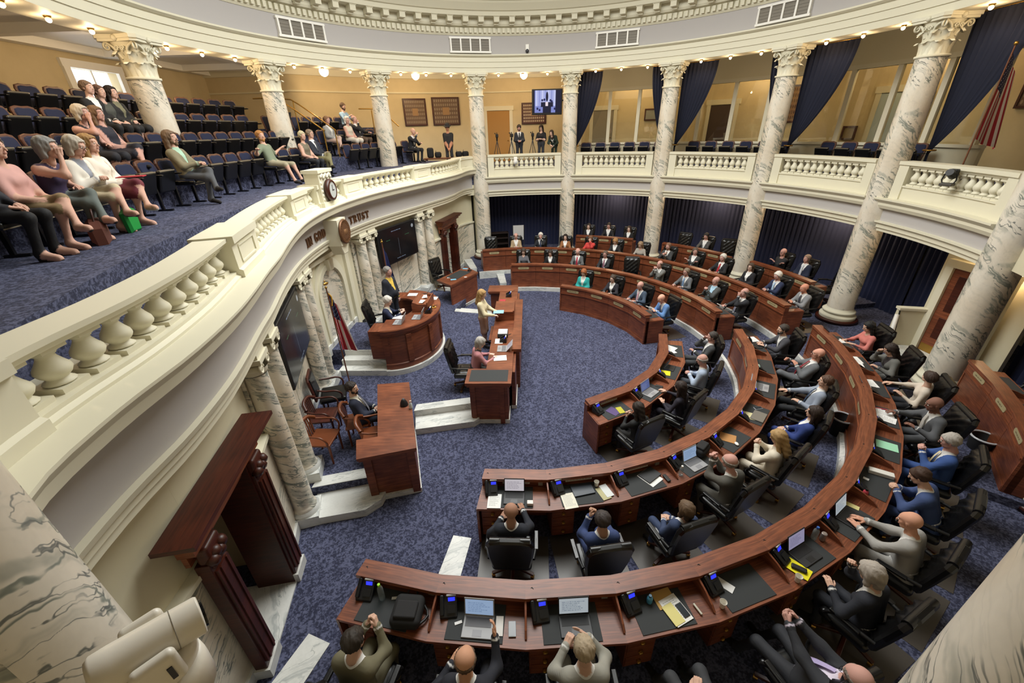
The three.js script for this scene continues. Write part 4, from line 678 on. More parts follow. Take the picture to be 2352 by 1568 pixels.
function doorway(s, n, label, open) {
  const v = s * 6.96, f = railFrame(v, -0.36), g = structGroup('door_' + n, label); g.position.set(f.x, FLOOR, f.z); g.rotation.y = f.turn;
  for (const q of [-1, 1]) {
    part(g, 'pilaster', mg([rbox(0.28, 1.95, 0.14, 0.01, 0, 1.1, 0), box(0.22, 1.7, 0.03, 0, 1.1, 0.085), box(0.02, 1.7, 0.02, 0.06, 1.1, 0.105), box(0.02, 1.7, 0.02, -0.06, 1.1, 0.105)]), M.woodDark, [q * 0.6, 0, 0.1]);
    part(g, 'pilaster_foot', box(0.33, 0.16, 0.2), M.step, [q * 0.6, 0.08, 0.1]);
    part(g, 'carved_bracket', mg([rbox(0.26, 0.24, 0.14, 0.04, 0, 2.18, 0.14, 0, 0, 2), ...[0, 1, 2, 3].map((k) => sph(0.07, 7, -0.09 + 0.06 * k, 2.1 + 0.05 * (k % 2), 0.2)), rbox(0.22, 0.12, 0.12, 0.03, 0, 2.03, 0.14)]), M.woodDark, [q * 0.6, 0, 0]);
  }
  part(g, 'entablature', mg([box(1.6, 0.16, 0.16, 0, 2.38, 0.08), box(1.74, 0.08, 0.24, 0, 2.5, 0.12), box(1.88, 0.06, 0.3, 0, 2.57, 0.15), box(1.55, 0.24, 0.05, 0, 2.26, 0.03)]), M.wood);
  part(g, 'cornice_top', box(2.0, 0.05, 0.36), M.woodDark, [0, 2.63, 0.18]);
  part(g, 'jamb', mg([box(0.06, 2.3, 0.5, -0.46, 1.15, -0.12), box(0.06, 2.3, 0.5, 0.46, 1.15, -0.12), box(0.98, 0.06, 0.5, 0, 2.3, -0.12)]), M.woodDark);
  const lf = part(g, 'door_leaf', mg([box(0.84, 2.2, 0.05, 0.42, 1.12, 0)]), M.wood, [-0.43, 0, open ? -0.3 : -0.12], [0, open ? 0.85 : 0, 0]);
  for (const y of [0.55, 1.55]) part(lf, 'door_panel', rbox(0.6, y > 1 ? 0.95 : 0.6, 0.02, 0.008, 0.42, y, 0.03), M.woodDark);
  part(lf, 'kick_plate', box(0.78, 0.18, 0.01, 0.42, 0.12, 0.03), M.brass); part(lf, 'handle', sph(0.03, 8, 0.76, 1.0, 0.06), M.brass);
  part(g, 'threshold', box(0.95, 0.03, 0.7, 0, 0.012, -0.2), M.step);
  part(g, 'vestibule', mg([box(0.05, 2.4, 1.5, -0.9, 1.2, -1.1), box(0.05, 2.4, 1.5, 0.9, 1.2, -1.1), box(1.8, 2.4, 0.05, 0, 1.2, -1.85), box(1.8, 0.05, 1.5, 0, 2.4, -1.1)]), M.wall);
}
doorway(1, 1, 'open panelled mahogany door in a carved frame under the gallery', true);
doorway(-1, 2, 'mahogany door frame behind the desk with blue cards', true);

// lettering and seal on the lavender frieze
const font = await new FontLoader().loadAsync('fonts/droid/droid_serif_bold.typeface.json');
function frieze(text, v0, label) {
  const g = thing('bronze_lettering', label, 'lettering'), ch = [...text]; let v = v0;
  for (const c of ch) {
    if (c === ' ') { v -= 0.13; continue; }
    const t = new TextGeometry(c, { font, size: 0.19, depth: 0.03, curveSegments: 3, bevelEnabled: false }); t.computeBoundingBox(); const w = t.boundingBox.max.x - t.boundingBox.min.x; t.translate(-(t.boundingBox.min.x + w / 2), 0, 0);
    const f = railFrame(v - w / 2, -0.015); part(g, 'letter', t.index ? t.toNonIndexed() : t, M.bronze, [f.x, 3.3, f.z], [0, f.turn, 0]); v -= w + 0.045;
  }
}
frieze('IN GOD', 1.42, 'bronze letters IN GOD on the lavender frieze before the round seal');
frieze('WE TRUST', -0.42, 'bronze letters WE TRUST on the lavender frieze after the round seal');
{
  const f = railFrame(0, -0.02), g = thing('state_seal', 'round carved bronze seal on a scrolled bracket under the clock', 'seal', [f.x, 3.34, f.z], f.turn);
  part(g, 'bracket', mg([box(0.5, 0.62, 0.36, 0, 0, 0.17), extr([[-0.25, -0.31], [0.25, -0.31], [0.12, -0.55], [-0.12, -0.55]], 0.3, 0.02).translate(0, 0, 0.17)]), M.cream);
  part(g, 'disc', put(lathe([[0, 0], [0.29, 0], [0.3, 0.02], [0.29, 0.05], [0.26, 0.06], [0.25, 0.045], [0.2, 0.04], [0.19, 0.055], [0, 0.05]], 36), 0, 0, 0.36, PI / 2), M.bronze);
  const rel = [sph(0.06, 8, -0.08, 0.0, 0.4, 0.6, 1.6, 0.4), sph(0.06, 8, 0.09, -0.01, 0.4, 0.6, 1.5, 0.4), sph(0.08, 8, 0, -0.01, 0.405, 0.8, 1, 0.3)]; for (let k = 0; k < 22; k++) rel.push(box(0.02, 0.035, 0.02, 0.225 * Math.cos(k * 0.2856), 0.225 * Math.sin(k * 0.2856), 0.405));
  part(g, 'relief', mg(rel), std(0x8f6a48, 0.4, { metalness: 0.5 }));
}
// dark voting screens
const screenTex = canvasTex(512, 288, (x, w, h) => { x.fillStyle = '#05070c'; x.fillRect(0, 0, w, h); scribble(x, 170, 30, 340, 42, 1, '#8fa0b8', 6); scribble(x, 90, 92, 150, 100, 1, '#3f8a5c', 5); scribble(x, 350, 92, 420, 100, 1, '#3f8a5c', 5); x.fillStyle = '#6d7480'; x.fillRect(250, 100, 3, 140); scribble(x, 200, 262, 320, 272, 1, '#8fa0b8', 6); x.fillStyle = '#a9adb2'; x.beginPath(); x.arc(470, 40, 16, 0, 7); x.fill(); });
for (const s of [1, -1]) {
  const f = railFrame(s * 3.42, -0.1), g = thing('wall_screen', `large dark voting display on the marble wall ${s > 0 ? 'beside the United States flag' : 'above the red armchair'}`, 'screen', [f.x, 2.2, f.z], f.turn);
  part(g, 'case', rbox(2.1, 1.2, 0.07, 0.02), M.black); part(g, 'screen', faceUV(box(2.02, 1.13, 0.006), 2.02, 1.13), std(0x101010, 0.15, { emissive: 0xffffff, emissiveMap: screenTex, emissiveIntensity: 0.7 }), [0, 0, 0.037]);
  part(g, 'wall_bracket', box(0.4, 0.3, 0.22), M.black, [0, 0, -0.14]);
}
// ---------------------------------------------------------------- speaker's desk (curved), clerk's counter, side desks
const E2 = (u0, a, b, n, f = 1) => { const o = []; for (let i = 0; i <= n; i++) { const t = -PI / 2 + PI * i / n; o.push(rp(u0 - a * Math.cos(t), f * b * Math.sin(t))); } return o; };   // half ellipse bulging to the chamber, from v = -b to b
{
  const g = thing('speaker_desk', 'curved mahogany speaker desk on a marble base at the rostrum', 'desk');
  const front = E2(3.45, 1.12, 1.36, 28), base = E2(3.45, 1.2, 1.44, 28);
  part(g, 'marble_base', sweep(base, rect(-0.2, 0, 0, 0.14)), M.step);
  part(g, 'front_panel', sweep(front, [[-0.06, 0.14], [0.02, 0.14], [0.02, 0.28], [0, 0.3], [0, 1.05], [0.03, 1.08], [0.03, 1.14], [-0.06, 1.14]]), M.wood);
  part(g, 'desktop', sweep(front, [[-0.62, 1.2], [0.06, 1.2], [0.07, 1.23], [0.06, 1.255], [-0.62, 1.255]]), M.wood);
  part(g, 'cornice_moulding', sweep(front, [[-0.05, 1.13], [0.045, 1.13], [0.06, 1.2], [-0.05, 1.2]]), M.wood);
  for (let i = 3; i < 28; i += 5) { const a = front[i - 1], b = front[i + 1], l = Math.hypot(b[0] - a[0], b[1] - a[1]), n = [(b[1] - a[1]) / l, -(b[0] - a[0]) / l]; part(g, 'pilaster', rbox(0.14, 0.76, 0.05, 0.008), M.wood, [front[i][0] + n[0] * 0.015, 0.68, front[i][1] + n[1] * 0.015], [0, Math.atan2(n[0], n[1]), 0]); }
  for (const s of [-1, 1]) { const p = rp(3.52, s * 1.1); part(g, 'end_pedestal', box(0.5, 0.76, 0.5), M.wood, [p[0], 0.83, p[1]], [0, 87 * RAD, 0]); }
  const t = rp(2.72, -0.1); const rs = part(g, 'reading_stand', mg([box(0.75, 0.05, 0.42, 0, 0.18, 0, 0, 0.35), box(0.03, 0.24, 0.42, -0.37, 0.1, 0), box(0.03, 0.24, 0.42, 0.37, 0.1, 0), box(0.75, 0.26, 0.03, 0, 0.13, 0.2)]), M.wood, [t[0], 1.255, t[1]], [0, 87 * RAD, 0]);
}
{
  const g = thing('clerk_counter', 'long U-shaped mahogany clerk counter with a raised reading podium', 'desk');
  const L = (u0, u1, v0, v1, y0, y1) => prism(uvp([[u0, v0], [u1, v0], [u1, v1], [u0, v1]]), y0, y1);
  for (const s of [1, -1]) {
    const [a, b] = s > 0 ? [2.38, 2.98] : [-3.06, -2.46];
    part(g, 'end_pedestal', L(0.3, 1.12, a + 0.06, b - 0.06, FLOOR + 0.1, 0.68), M.wood); part(g, 'end_top', L(0.22, 1.2, a, b, 0.72, 0.78), M.wood); part(g, 'top_moulding', L(0.25, 1.17, a + 0.03, b - 0.03, 0.66, 0.72), M.wood);
    part(g, 'marble_foot', L(0.28, 1.14, a + 0.04, b - 0.04, FLOOR, FLOOR + 0.1), M.step);
    for (const u of [0.38, 1.0]) part(g, 'pilaster', L(u, u + 0.1, s > 0 ? b - 0.07 : a + 0.03, s > 0 ? b - 0.03 : a + 0.07, FLOOR, 0.66), M.wood);
  }
  part(g, 'leather_inlay', L(0.3, 1.12, 2.44, 2.9, 0.775, 0.784), M.blotter, null, null, 'dark grey leather writing surface');
  part(g, 'front_panel', L(0.16, 0.24, -2.5, 2.4, FLOOR + 0.1, 0.7), M.wood); part(g, 'marble_foot', L(0.14, 0.26, -2.5, 2.4, FLOOR, FLOOR + 0.1), M.step);
  part(g, 'counter_top', L(0.22, 0.8, -2.5, 2.4, 0.72, 0.77), M.wood);
  part(g, 'raised_ledge', L(0.04, 0.26, -1.66, 1.56, 0.74, 0.82), M.wood); part(g, 'ledge_front', L(0.08, 0.2, -1.62, 1.52, FLOOR, 0.74), M.wood);
  part(g, 'podium', mg([L(0.26, 0.78, -0.95, -0.2, 0.77, 1.0), L(0.26, 0.3, -0.95, -0.2, 1.0, 1.06)]), M.wood); part(g, 'podium_top', L(0.28, 0.8, -0.97, -0.18, 1.0, 1.04), M.wood);
  part(g, 'low_shelf', L(0.3, 0.9, -0.15, 0.7, 0.6, 0.63), M.wood);
}
function sideDesk(s, label, pts, leg) {
  const g = thing('side_desk', label, 'desk'), q = pts.map(([u, v]) => rp(u, v)), inset = (d) => { const c = q.reduce((a, p) => [a[0] + p[0] / q.length, a[1] + p[1] / q.length], [0, 0]); return q.map((p) => { const l = Math.hypot(p[0] - c[0], p[1] - c[1]); return [p[0] + (c[0] - p[0]) * d / l, p[1] + (c[1] - p[1]) * d / l]; }); };
  part(g, 'desktop', prism(q, 0.72, 0.77), M.wood); part(g, 'top_moulding', prism(inset(0.04), 0.66, 0.72), M.wood);
  const c = inset(0.09); part(g, 'front_panel', mg([prism([c[1], c[2], [c[2][0] - 0.05, c[2][1]], [c[1][0] - 0.05, c[1][1]]], FLOOR + 0.1, 0.66), leg]), M.wood);
  part(g, 'marble_foot', prism([inset(0.06)[1], inset(0.06)[2], inset(0.06)[3], [inset(0.06)[3][0], inset(0.06)[3][1] - 0.2 * s], [inset(0.06)[2][0] - 0.1, inset(0.06)[2][1] - 0.25 * s], [inset(0.06)[1][0] - 0.1, inset(0.06)[1][1]]], FLOOR, FLOOR + 0.1), M.step);
  const a = inset(0.085)[2], b = inset(0.085)[3]; for (const t of [0.08, 0.88]) part(g, 'pilaster', box(0.13, 0.92, 0.06), M.wood, [a[0] + (b[0] - a[0]) * t, 0.2, a[1] + (b[1] - a[1]) * t], [0, -Math.atan2(b[1] - a[1], b[0] - a[0]), 0]);
}
const nd = [[3.06, 2.98], [2.4, 2.9], [1.74, 4.92], [2.67, 5.2], [2.85, 4.73], [2.5, 4.64]];
sideDesk(1, 'L-shaped mahogany side desk with a sanitiser bottle, beside the marble steps', nd, prism(uvp([[1.85, 4.86], [2.6, 5.08], [2.72, 4.78], [2.42, 4.7], [1.95, 4.56]]), FLOOR + 0.1, 0.66));
const fd = [[3.15, -3.73], [2.55, -3.15], [1.76, -4.56], [2.32, -5.29]];
sideDesk(-1, 'mahogany side desk with blue cards and a gavel on it', fd, prism(uvp([[1.9, -4.55], [2.3, -5.1], [2.45, -4.9], [2.05, -4.4]]), FLOOR + 0.1, 0.66));
{ const p = rp(2.45, -4.3); solo('desk_pad', box(0.5, 0.008, 0.9), M.blotter, 'dark grey desk pad on the side desk with the gavel', 'desk pad', [p[0], 0.775, p[1]], -0.5);
  for (const [u, v, c, w, lab] of [[2.55, -3.75, 0x79b8d4, 0.2, 'pale blue card at the free corner of the side desk with the gavel'], [2.3, -5.0, 0x79b8d4, 0.2, 'pale blue card next to the gavel on the side desk'], [2.75, -3.95, 0xe6e6e2, 0.12, 'small white card beside the pad on the side desk with the gavel'], [2.15, -4.0, 0xe6e6e2, 0.1, 'tiny white note on the front edge of the side desk with the gavel']]) { const q = rp(u, v); solo('card', box(w, 0.004, w * 0.6), mat(c, 0.9), lab, 'card', [q[0], 0.776, q[1]], rr(-0.4, 0.4)); }
  const q = rp(2.1, -4.75); const h = thing('gavel', 'dark gavel on a round block on the side desk with the gavel', 'gavel', [q[0], 0.771, q[1]], 0.4); part(h, 'block', cyl(0.08, 0.08, 0.03, 14, 0, 0.015, 0), M.black); part(h, 'mallet', put(cyl(0.03, 0.03, 0.1, 10, 0, 0.06, 0), 0, 0, 0, 0, 0, 0), M.walnut); }
// things on the L desk
{ const p = rp(2.28, 3.72), q = rp(2.12, 3.82);
  const c = thing('conference_microphone', 'black cone-shaped conference device on the L-shaped desk', 'device', [p[0], 0.771, p[1]]); part(c, 'cone', lathe([[0.08, 0], [0.07, 0.06], [0.04, 0.12], [0.02, 0.14], [0, 0.14]], 16), M.black); part(c, 'grille_tip', sph(0.03, 8, 0, 0.13, 0), mat(0x55575a));
  const b = thing('sanitiser_bottle', 'clear hand sanitiser bottle with white pump on the L-shaped desk', 'bottle', [q[0], 0.771, q[1]]); part(b, 'bottle_body', lathe([[0, 0], [0.032, 0], [0.034, 0.02], [0.034, 0.1], [0.015, 0.125], [0.014, 0.14]], 14), mat(0xd3dcda, 0.2)); part(b, 'pump', mg([cyl(0.012, 0.012, 0.03, 8, 0, 0.15, 0), box(0.04, 0.01, 0.012, 0.012, 0.17, 0)]), M.white); }
// ---------------------------------------------------------------- wooden chairs along the wall
function woodChair(label, u, v, turn, kind) {
  const p = rp(u, v), g = thing('armchair', label, 'chair', [p[0], 0.004, p[1]], turn), W0 = kind === 'orange' ? mat(0x6e3a1e, 0.35) : kind === 'red' ? mat(0x7a3324, 0.4) : M.woodDark;
  const pad = kind === 'leather';
  part(g, 'seat', pad ? rbox(0.56, 0.11, 0.54, 0.04, 0, 0.43, 0.02, 0, 0, 2) : rbox(0.5, 0.04, 0.48, 0.015, 0, 0.44, 0), pad ? M.leather : W0);
  for (const [x, z] of [[-0.21, 0.2], [0.21, 0.2], [-0.2, -0.2], [0.2, -0.2]]) part(g, 'leg', put(cyl(0.018, 0.024, 0.43, 8, 0, 0, 0), x, 0.212, z, 0, 0, 0), W0);
  for (const s of [-1, 1]) part(g, 'armrest', tube([[s * 0.24, 0.44, 0.2], [s * 0.28, 0.58, 0.22], [s * 0.29, 0.67, 0.14], [s * 0.27, 0.69, -0.08], [s * 0.23, 0.72, -0.24]], 0.02, 7), W0);
  if (pad) { part(g, 'back_frame', extr([[-0.26, 0.46], [0.26, 0.46], [0.27, 0.98], [0.2, 1.06], [-0.2, 1.06], [-0.27, 0.98]], 0.05, 0.015), W0, [0, 0, -0.25], [-0.12, 0, 0]); part(g, 'back_pad', rbox(0.42, 0.5, 0.05, 0.02, 0, 0.75, 0.02, 0, 0, 2), M.leather, [0, 0, -0.25], [-0.12, 0, 0]); }
  else { part(g, 'top_rail', tube([[-0.24, 0.74, -0.2], [-0.13, 0.83, -0.27], [0.13, 0.83, -0.27], [0.24, 0.74, -0.2]], 0.035, 7), W0); for (let k = 0; k < 6; k++) part(g, 'back_slat', put(box(0.028, 0.4, 0.014), -0.15 + k * 0.06, 0.64, -0.24, -0.12), W0); }
}
woodChair('dark wooden armchair with black leather seat and back against the marble wall', 4.15, 2.86, 87 * RAD + 0.35, 'leather');
woodChair('slat-backed dark wooden armchair between the leather armchair and the Ionic column', 4.0, 3.62, 87 * RAD + 0.15, 'wood');
woodChair('orange-brown wooden chair half hidden behind the Ionic column', 3.72, 4.3, 87 * RAD, 'orange');
woodChair('reddish wooden armchair standing behind the speaker desk', 3.95, -1.75, 87 * RAD - 0.2, 'red');
woodChair('orange wooden armchair pushed under the L-shaped desk', 2.75, 4.2, 87 * RAD + 0.3, 'orange');
{ const a = rp(4.1, 0.15), b = rp(3.2, -4.9), c = rp(1.35, 1.9); chair('black mesh chair behind the side desk with the gavel', b[0], 0, b[1], 87 * RAD - 0.6); chair('black chair under the woman in pink at the clerk counter', c[0], 0, c[1], 87 * RAD); }
// ---------------------------------------------------------------- flags
const usTex = canvasTex(512, 320, (x, w, h) => { for (let k = 0; k < 13; k++) { x.fillStyle = k % 2 ? '#d9d0c6' : '#a3232f'; x.fillRect(0, k * h / 13, w, h / 13 + 1); } x.fillStyle = '#20244a'; x.fillRect(0, 0, w * 0.4, h * 7 / 13); x.fillStyle = '#e4e2e0'; for (let r = 0; r < 9; r++) for (let c = 0; c < (r % 2 ? 5 : 6); c++) { const cx = (c * 2 + 1 + (r % 2)) * w * 0.4 / 12, cy = (r + 1) * h * 7 / 130; x.beginPath(); for (let q = 0; q < 10; q++) { const a = -PI / 2 + q * PI / 5, R = q % 2 ? 2.6 : 6.4; x.lineTo(cx + R * Math.cos(a), cy + R * Math.sin(a)); } x.fill(); } });
function draped(w, len, folds, amp, swing) {         // cloth hanging from its pole: u runs down along the fly, v across the hoist
  const nx = 26, ny = 30, pos = [], uv = [], ix = [];
  for (let j = 0; j <= ny; j++) for (let i = 0; i <= nx; i++) { const t = j / ny, s = i / nx, q = s * folds * PI * 2 + t * 0.9; pos.push(w * (s * (0.45 + 0.55 * t) + swing * t * s), -t * len - s * 0.25 * len * (1 - t * 0.4), amp * (0.25 + t) * Math.sin(q) * (0.3 + s)); uv.push(t, 1 - s); }
  for (let j = 0; j < ny; j++) for (let i = 0; i < nx; i++) { const a = j * (nx + 1) + i; ix.push(a, a + nx + 1, a + 1, a + 1, a + nx + 1, a + nx + 2); }
  const g = new THREE.BufferGeometry(); g.setAttribute('position', new THREE.Float32BufferAttribute(pos, 3)); g.setAttribute('uv', new THREE.Float32BufferAttribute(uv, 2)); g.setIndex(ix); g.computeVertexNormals(); return g.toNonIndexed();
}
const usMat = std(0xffffff, 0.75, { map: usTex, side: THREE.DoubleSide });
{
  const p = rp(4.25, 1.86), g = thing('flag', 'United States flag on a floor pole beside the speaker steps', 'flag', [p[0], 0, p[1]], 87 * RAD - 0.35);
  part(g, 'pole', cyl(0.016, 0.014, 2.5, 10, 0, 1.27, 0), M.walnut); part(g, 'pole_base', lathe([[0, 0], [0.14, 0], [0.14, 0.02], [0.05, 0.06], [0.03, 0.1], [0, 0.1]], 18), M.chrome);
  part(g, 'finial', mg([sph(0.03, 8, 0, 2.54, 0), sph(0.05, 8, 0.02, 2.62, 0, 1.6, 0.7, 0.5), sph(0.02, 6, 0, 2.68, 0)]), M.brass);
  part(g, 'flag_cloth', draped(0.38, 1.4, 2.4, 0.1, 0), usMat, [0.01, 2.4, 0]); part(g, 'gold_fringe', tube([[0.01, 2.4, 0], [0.06, 2.3, 0.02], [0.03, 2.1, 0.01]], 0.02, 5), mat(0xb98a2c, 0.8));
  const q = rp(4.3, -2.1), h = thing('flag', 'dark blue state flag on a pole between a wall screen and the niche', 'flag', [q[0], 0, q[1]], 87 * RAD - 0.35);
  part(h, 'pole', cyl(0.016, 0.014, 2.5, 10, 0, 1.27, 0), M.walnut); part(h, 'pole_base', lathe([[0, 0], [0.14, 0], [0.14, 0.02], [0.05, 0.06], [0.03, 0.1], [0, 0.1]], 18), M.chrome); part(h, 'finial', mg([sph(0.04, 8, 0, 2.56, 0), sph(0.02, 6, 0, 2.62, 0)]), M.brass); part(h, 'flag_cloth', draped(0.34, 1.35, 2, 0.07, 0), std(0x182150, 0.8, { side: THREE.DoubleSide }), [0.01, 2.4, 0]);
  const r = ringAt(9.45, 94.6), f = thing('flag', 'United States flag hanging upstairs behind the gallery balustrade', 'flag', [r[0], 3.95, r[1]], 0.3);
  part(f, 'pole', cyl(0.016, 0.014, 2.75, 10, 0, 1.39, 0), M.walnut); part(f, 'pole_base', lathe([[0, 0], [0.14, 0], [0.14, 0.03], [0.03, 0.1], [0, 0.1]], 16), M.brass); part(f, 'finial', sph(0.04, 8, 0, 2.79, 0), M.brass); part(f, 'flag_cloth', draped(0.85, 1.6, 1.4, 0.06, 0), usMat, [0.01, 2.65, 0]);
}
// ---------------------------------------------------------------- legislators at their desks
const cutWho = (w, n = 10) => { let q = w; while (q.split(' ').length > n) { const k = Math.max(q.lastIndexOf(' and '), q.lastIndexOf(' in '), q.lastIndexOf(' with '), q.lastIndexOf(','), q.lastIndexOf(' at '), q.lastIndexOf(' on '), q.lastIndexOf(' holding '), q.lastIndexOf(' beside ')); if (k < 4) break; q = q.slice(0, k); } return q; };
const WHO = {};
function sit(key, i, who, o, back = 0, extra = '') {
  WHO[key + i] = cutWho(who, 9);
  const s = seatAt(key, i, back - (o.stand ? 0 : 0), o.side || 0); s.turn += (o.swivel || 0) * RAD;
  chair(`black leather swivel chair under the ${cutWho(who)}`, s.x, s.y, s.z, s.turn);
  const c = Math.cos(s.turn), q = Math.sin(s.turn), fwd = -0.1;
  return person(`seated ${cutWho(who, 14)}${cutWho(who, 14).split(' ').length < 13 ? extra : ''}`, { x: s.x + q * fwd, y: s.y + 0.002, z: s.z + c * fwd, turn: s.turn }, o);
}
const emptyChair = (key, i, label, back = 0.05, sw = 0) => { const s = seatAt(key, i, back); chair(label, s.x, s.y, s.z, s.turn + sw); };
const N = 'hi', LIGHT = 0xd0a892, TAN = 0xb28a72, PALE = 0xd8b4a2, RED = 0xc4968a;
// third row, near side
sit('r3n', 0, 'woman with long black hair in a red top and pink cardigan', { lod: N, woman: 1, s: 0.96, top: 0xc9776e, shirt: 0xc22b30, style: 'long', hair: 0x0f0d0e, arms: 'write', lean: 10, nod: 14, skin: LIGHT });
sit('r3n', 1, 'dark-haired woman in a grey blazer resting her cheek on her hand', { lod: N, woman: 1, s: 0.95, jacket: 0x6a6a66, shirt: 0x3a3436, style: 'long', hair: 0x2a1e18, arms: 'chin', lean: 16, nod: 20, skin: LIGHT });
sit('r3n', 2, 'short-haired woman in a cream cardigan with black bands, leaning aside', { lod: N, woman: 1, s: 0.97, top: 0xcfc3b4, style: 'thick', hair: 0x3a2a22, arms: 'reach', lean: 0, yaw: -35, skin: LIGHT, twist: -25, tilt: -8 }, 0.08);
sit('r3n', 3, 'bald brown-skinned man in a charcoal suit handling papers', { lod: N, jacket: 0x54565a, tie: 0xb8b4ae, style: 'bald', skin: 0x80594a, hair: 0x1a1412, arms: 'reach', lean: 14, nod: 10, swivel: 14, fat: 0.01 }, 0.04);
sit('r3n', 4, 'grey-haired man in a bright blue suit reading his phone', { lod: N, jacket: 0x33508a, tie: 0xd8cba8, style: 'short', hair: 0xa8a29a, glasses: 1, arms: 'phone', lean: 8, nod: 16, skin: RED, fat: 0.02 }, 0.06);
sit('r3n', 5, 'brown-haired man in a navy jacket bent over the desk', { lod: N, jacket: 0x3a4c78, tie: undefined, style: 'short', hair: 0x3f2a1e, arms: 'phoneLow', lean: 26, nod: 22, skin: LIGHT, dz: 0.14 }, 0.02);
sit('r3n', 6, 'bald man in a pale grey suit typing on a laptop', { lod: N, jacket: 0x9c9a96, style: 'bald', hair: 0x9a7a66, arms: 'type', lean: 15, nod: 10, skin: 0xd09a80, fat: 0.02, dz: 0.08 }, 0.02);
sit('r3n', 7, 'grey-haired woman in a dark navy suit with a fist at her mouth', { lod: N, woman: 1, s: 0.97, jacket: 0x23262f, shirt: 0xd8d8d4, style: 'bob', hair: 0xa59c92, arms: 'chin', lean: 14, nod: 12, skin: LIGHT }, 0.08);
sit('r3n', 8, 'greying man in a dark suit and lilac tie holding up a phone', { lod: N, jacket: 0x2b2d33, shirt: 0xd8cfe0, tie: 0xb3a5cf, style: 'fringe', hair: 0x6f655c, glasses: 1, arms: [[-0.05, 1.02, 0.36], [0.05, 1.02, 0.36], 'fist', 'fist'], lean: -24, nod: 24, skin: RED, fat: 0.03, legs: 'out' }, 0.22, ', leaning back');
sit('r3n', 9, 'man in a charcoal suit with folded hands, pushed back from the desk', { lod: N, jacket: 0x3a3b3e, tie: 0x77719a, style: 'short', hair: 0x4a3f36, arms: 'lapclasp', lean: -16, skin: LIGHT, legs: 'out' }, 0.3);
sit('r3n', 10, 'blond-grey man in a pale grey suit with both hands up at a laptop', { lod: N, jacket: 0x98968c, style: 'short', hair: 0xa8977e, arms: [[-0.1, 0.95, 0.42], [0.12, 0.82, 0.42], 'flat', 'fist'], lean: 16, nod: 8, skin: LIGHT }, 0.0);
sit('r3n', 11, 'balding man in a dark navy suit reaching to a silver laptop', { lod: N, jacket: 0x22242d, style: 'fringe', hair: 0x54402f, arms: [[-0.22, 0.98, 0.48], [0.2, 0.79, 0.3], 'relaxed', 'relaxed'], lean: 12, nod: 12, skin: 0xc99678, fat: 0.02 }, 0.06);
sit('r3n', 12, 'dark-haired man in an olive suit holding a black spectacle case', { lod: N, jacket: 0x6c6750, style: 'short', hair: 0x2c241c, arms: [[-0.06, 1.0, 0.4], [0.06, 0.98, 0.4], 'fist', 'fist'], lean: 10, nod: 14, skin: LIGHT }, 0.04);
// second row, near side
sit('r2n', 0, 'bearded man in a charcoal jacket with a white headset', { lod: N, jacket: 0x44444a, style: 'short', hair: 0x3a322c, beard: 1, arms: 'type', lean: 10, skin: LIGHT });
sit('r2n', 1, 'bald man in a grey suit and maroon tie holding a phone, leaning back', { lod: N, jacket: 0x66696d, tie: 0x7c1f2c, style: 'bald', hair: 0x8a7060, glasses: 1, arms: [[-0.12, 0.92, 0.34], [0.05, 0.88, 0.2], 'fist', 'relaxed'], lean: -12, skin: 0xd49a84, fat: 0.03, legs: 'crossed' }, 0.14);
sit('r2n', 2, 'brown-haired man in a pale grey-blue suit with one palm out', { lod: N, jacket: 0x8d96a6, tie: 0x2c3b55, trousers: 0x202226, style: 'short', hair: 0x52392a, arms: [[-0.1, 0.78, 0.42], [0.16, 0.72, 0.2], 'flat', 'relaxed'], lean: -10, skin: LIGHT, legs: 'out' }, 0.16);
sit('r2n', 3, 'long-haired woman in a royal blue blazer', { lod: N, woman: 1, s: 0.96, jacket: 0x263a78, style: 'long', hair: 0x2e2019, arms: 'lap', lean: -6, skin: LIGHT }, 0.12);
sit('r2n', 4, 'blonde woman in a cream jacket looking at her phone', { lod: N, woman: 1, s: 0.98, jacket: 0xd6cdbb, shirt: 0xd6cdbb, trousers: 0xd0c7b5, style: 'long', hair: 0xa98a5c, arms: 'phone', lean: 6, nod: 20, skin: LIGHT }, 0.06);
sit('r2n', 5, 'grey-haired man in a dark grey suit with hands at his chin', { lod: N, jacket: 0x54524c, style: 'fringe', hair: 0x8c857c, arms: 'hands', lean: 14, nod: 8, skin: RED, fat: 0.02 }, 0.04);
sit('r2n', 6, 'woman with chin-length brown hair in a navy blazer', { lod: N, woman: 1, s: 0.92, jacket: 0x32405f, shirt: 0xe6e6e6, style: 'bob', hair: 0x5f4a36, arms: 'lap', lean: -4, skin: LIGHT }, 0.2);
sit('r2n', 7, 'dark-haired man in a blue suit clasping his hands high', { lod: N, jacket: 0x33436e, style: 'short', hair: 0x3a3230, arms: [[-0.03, 1.0, 0.34], [0.08, 1.0, 0.32], 'fist', 'fist'], lean: 4, nod: 14, skin: TAN }, 0.26);
sit('r2n', 8, 'bald man in a black suit using a laptop', { lod: N, jacket: 0x1e222c, style: 'bald', hair: 0x5a4030, arms: [[-0.14, 0.8, 0.48], [0.16, 0.78, 0.36], 'relaxed', 'relaxed'], lean: 8, nod: 16, skin: 0xa67c66, fat: 0.03 }, 0.1);
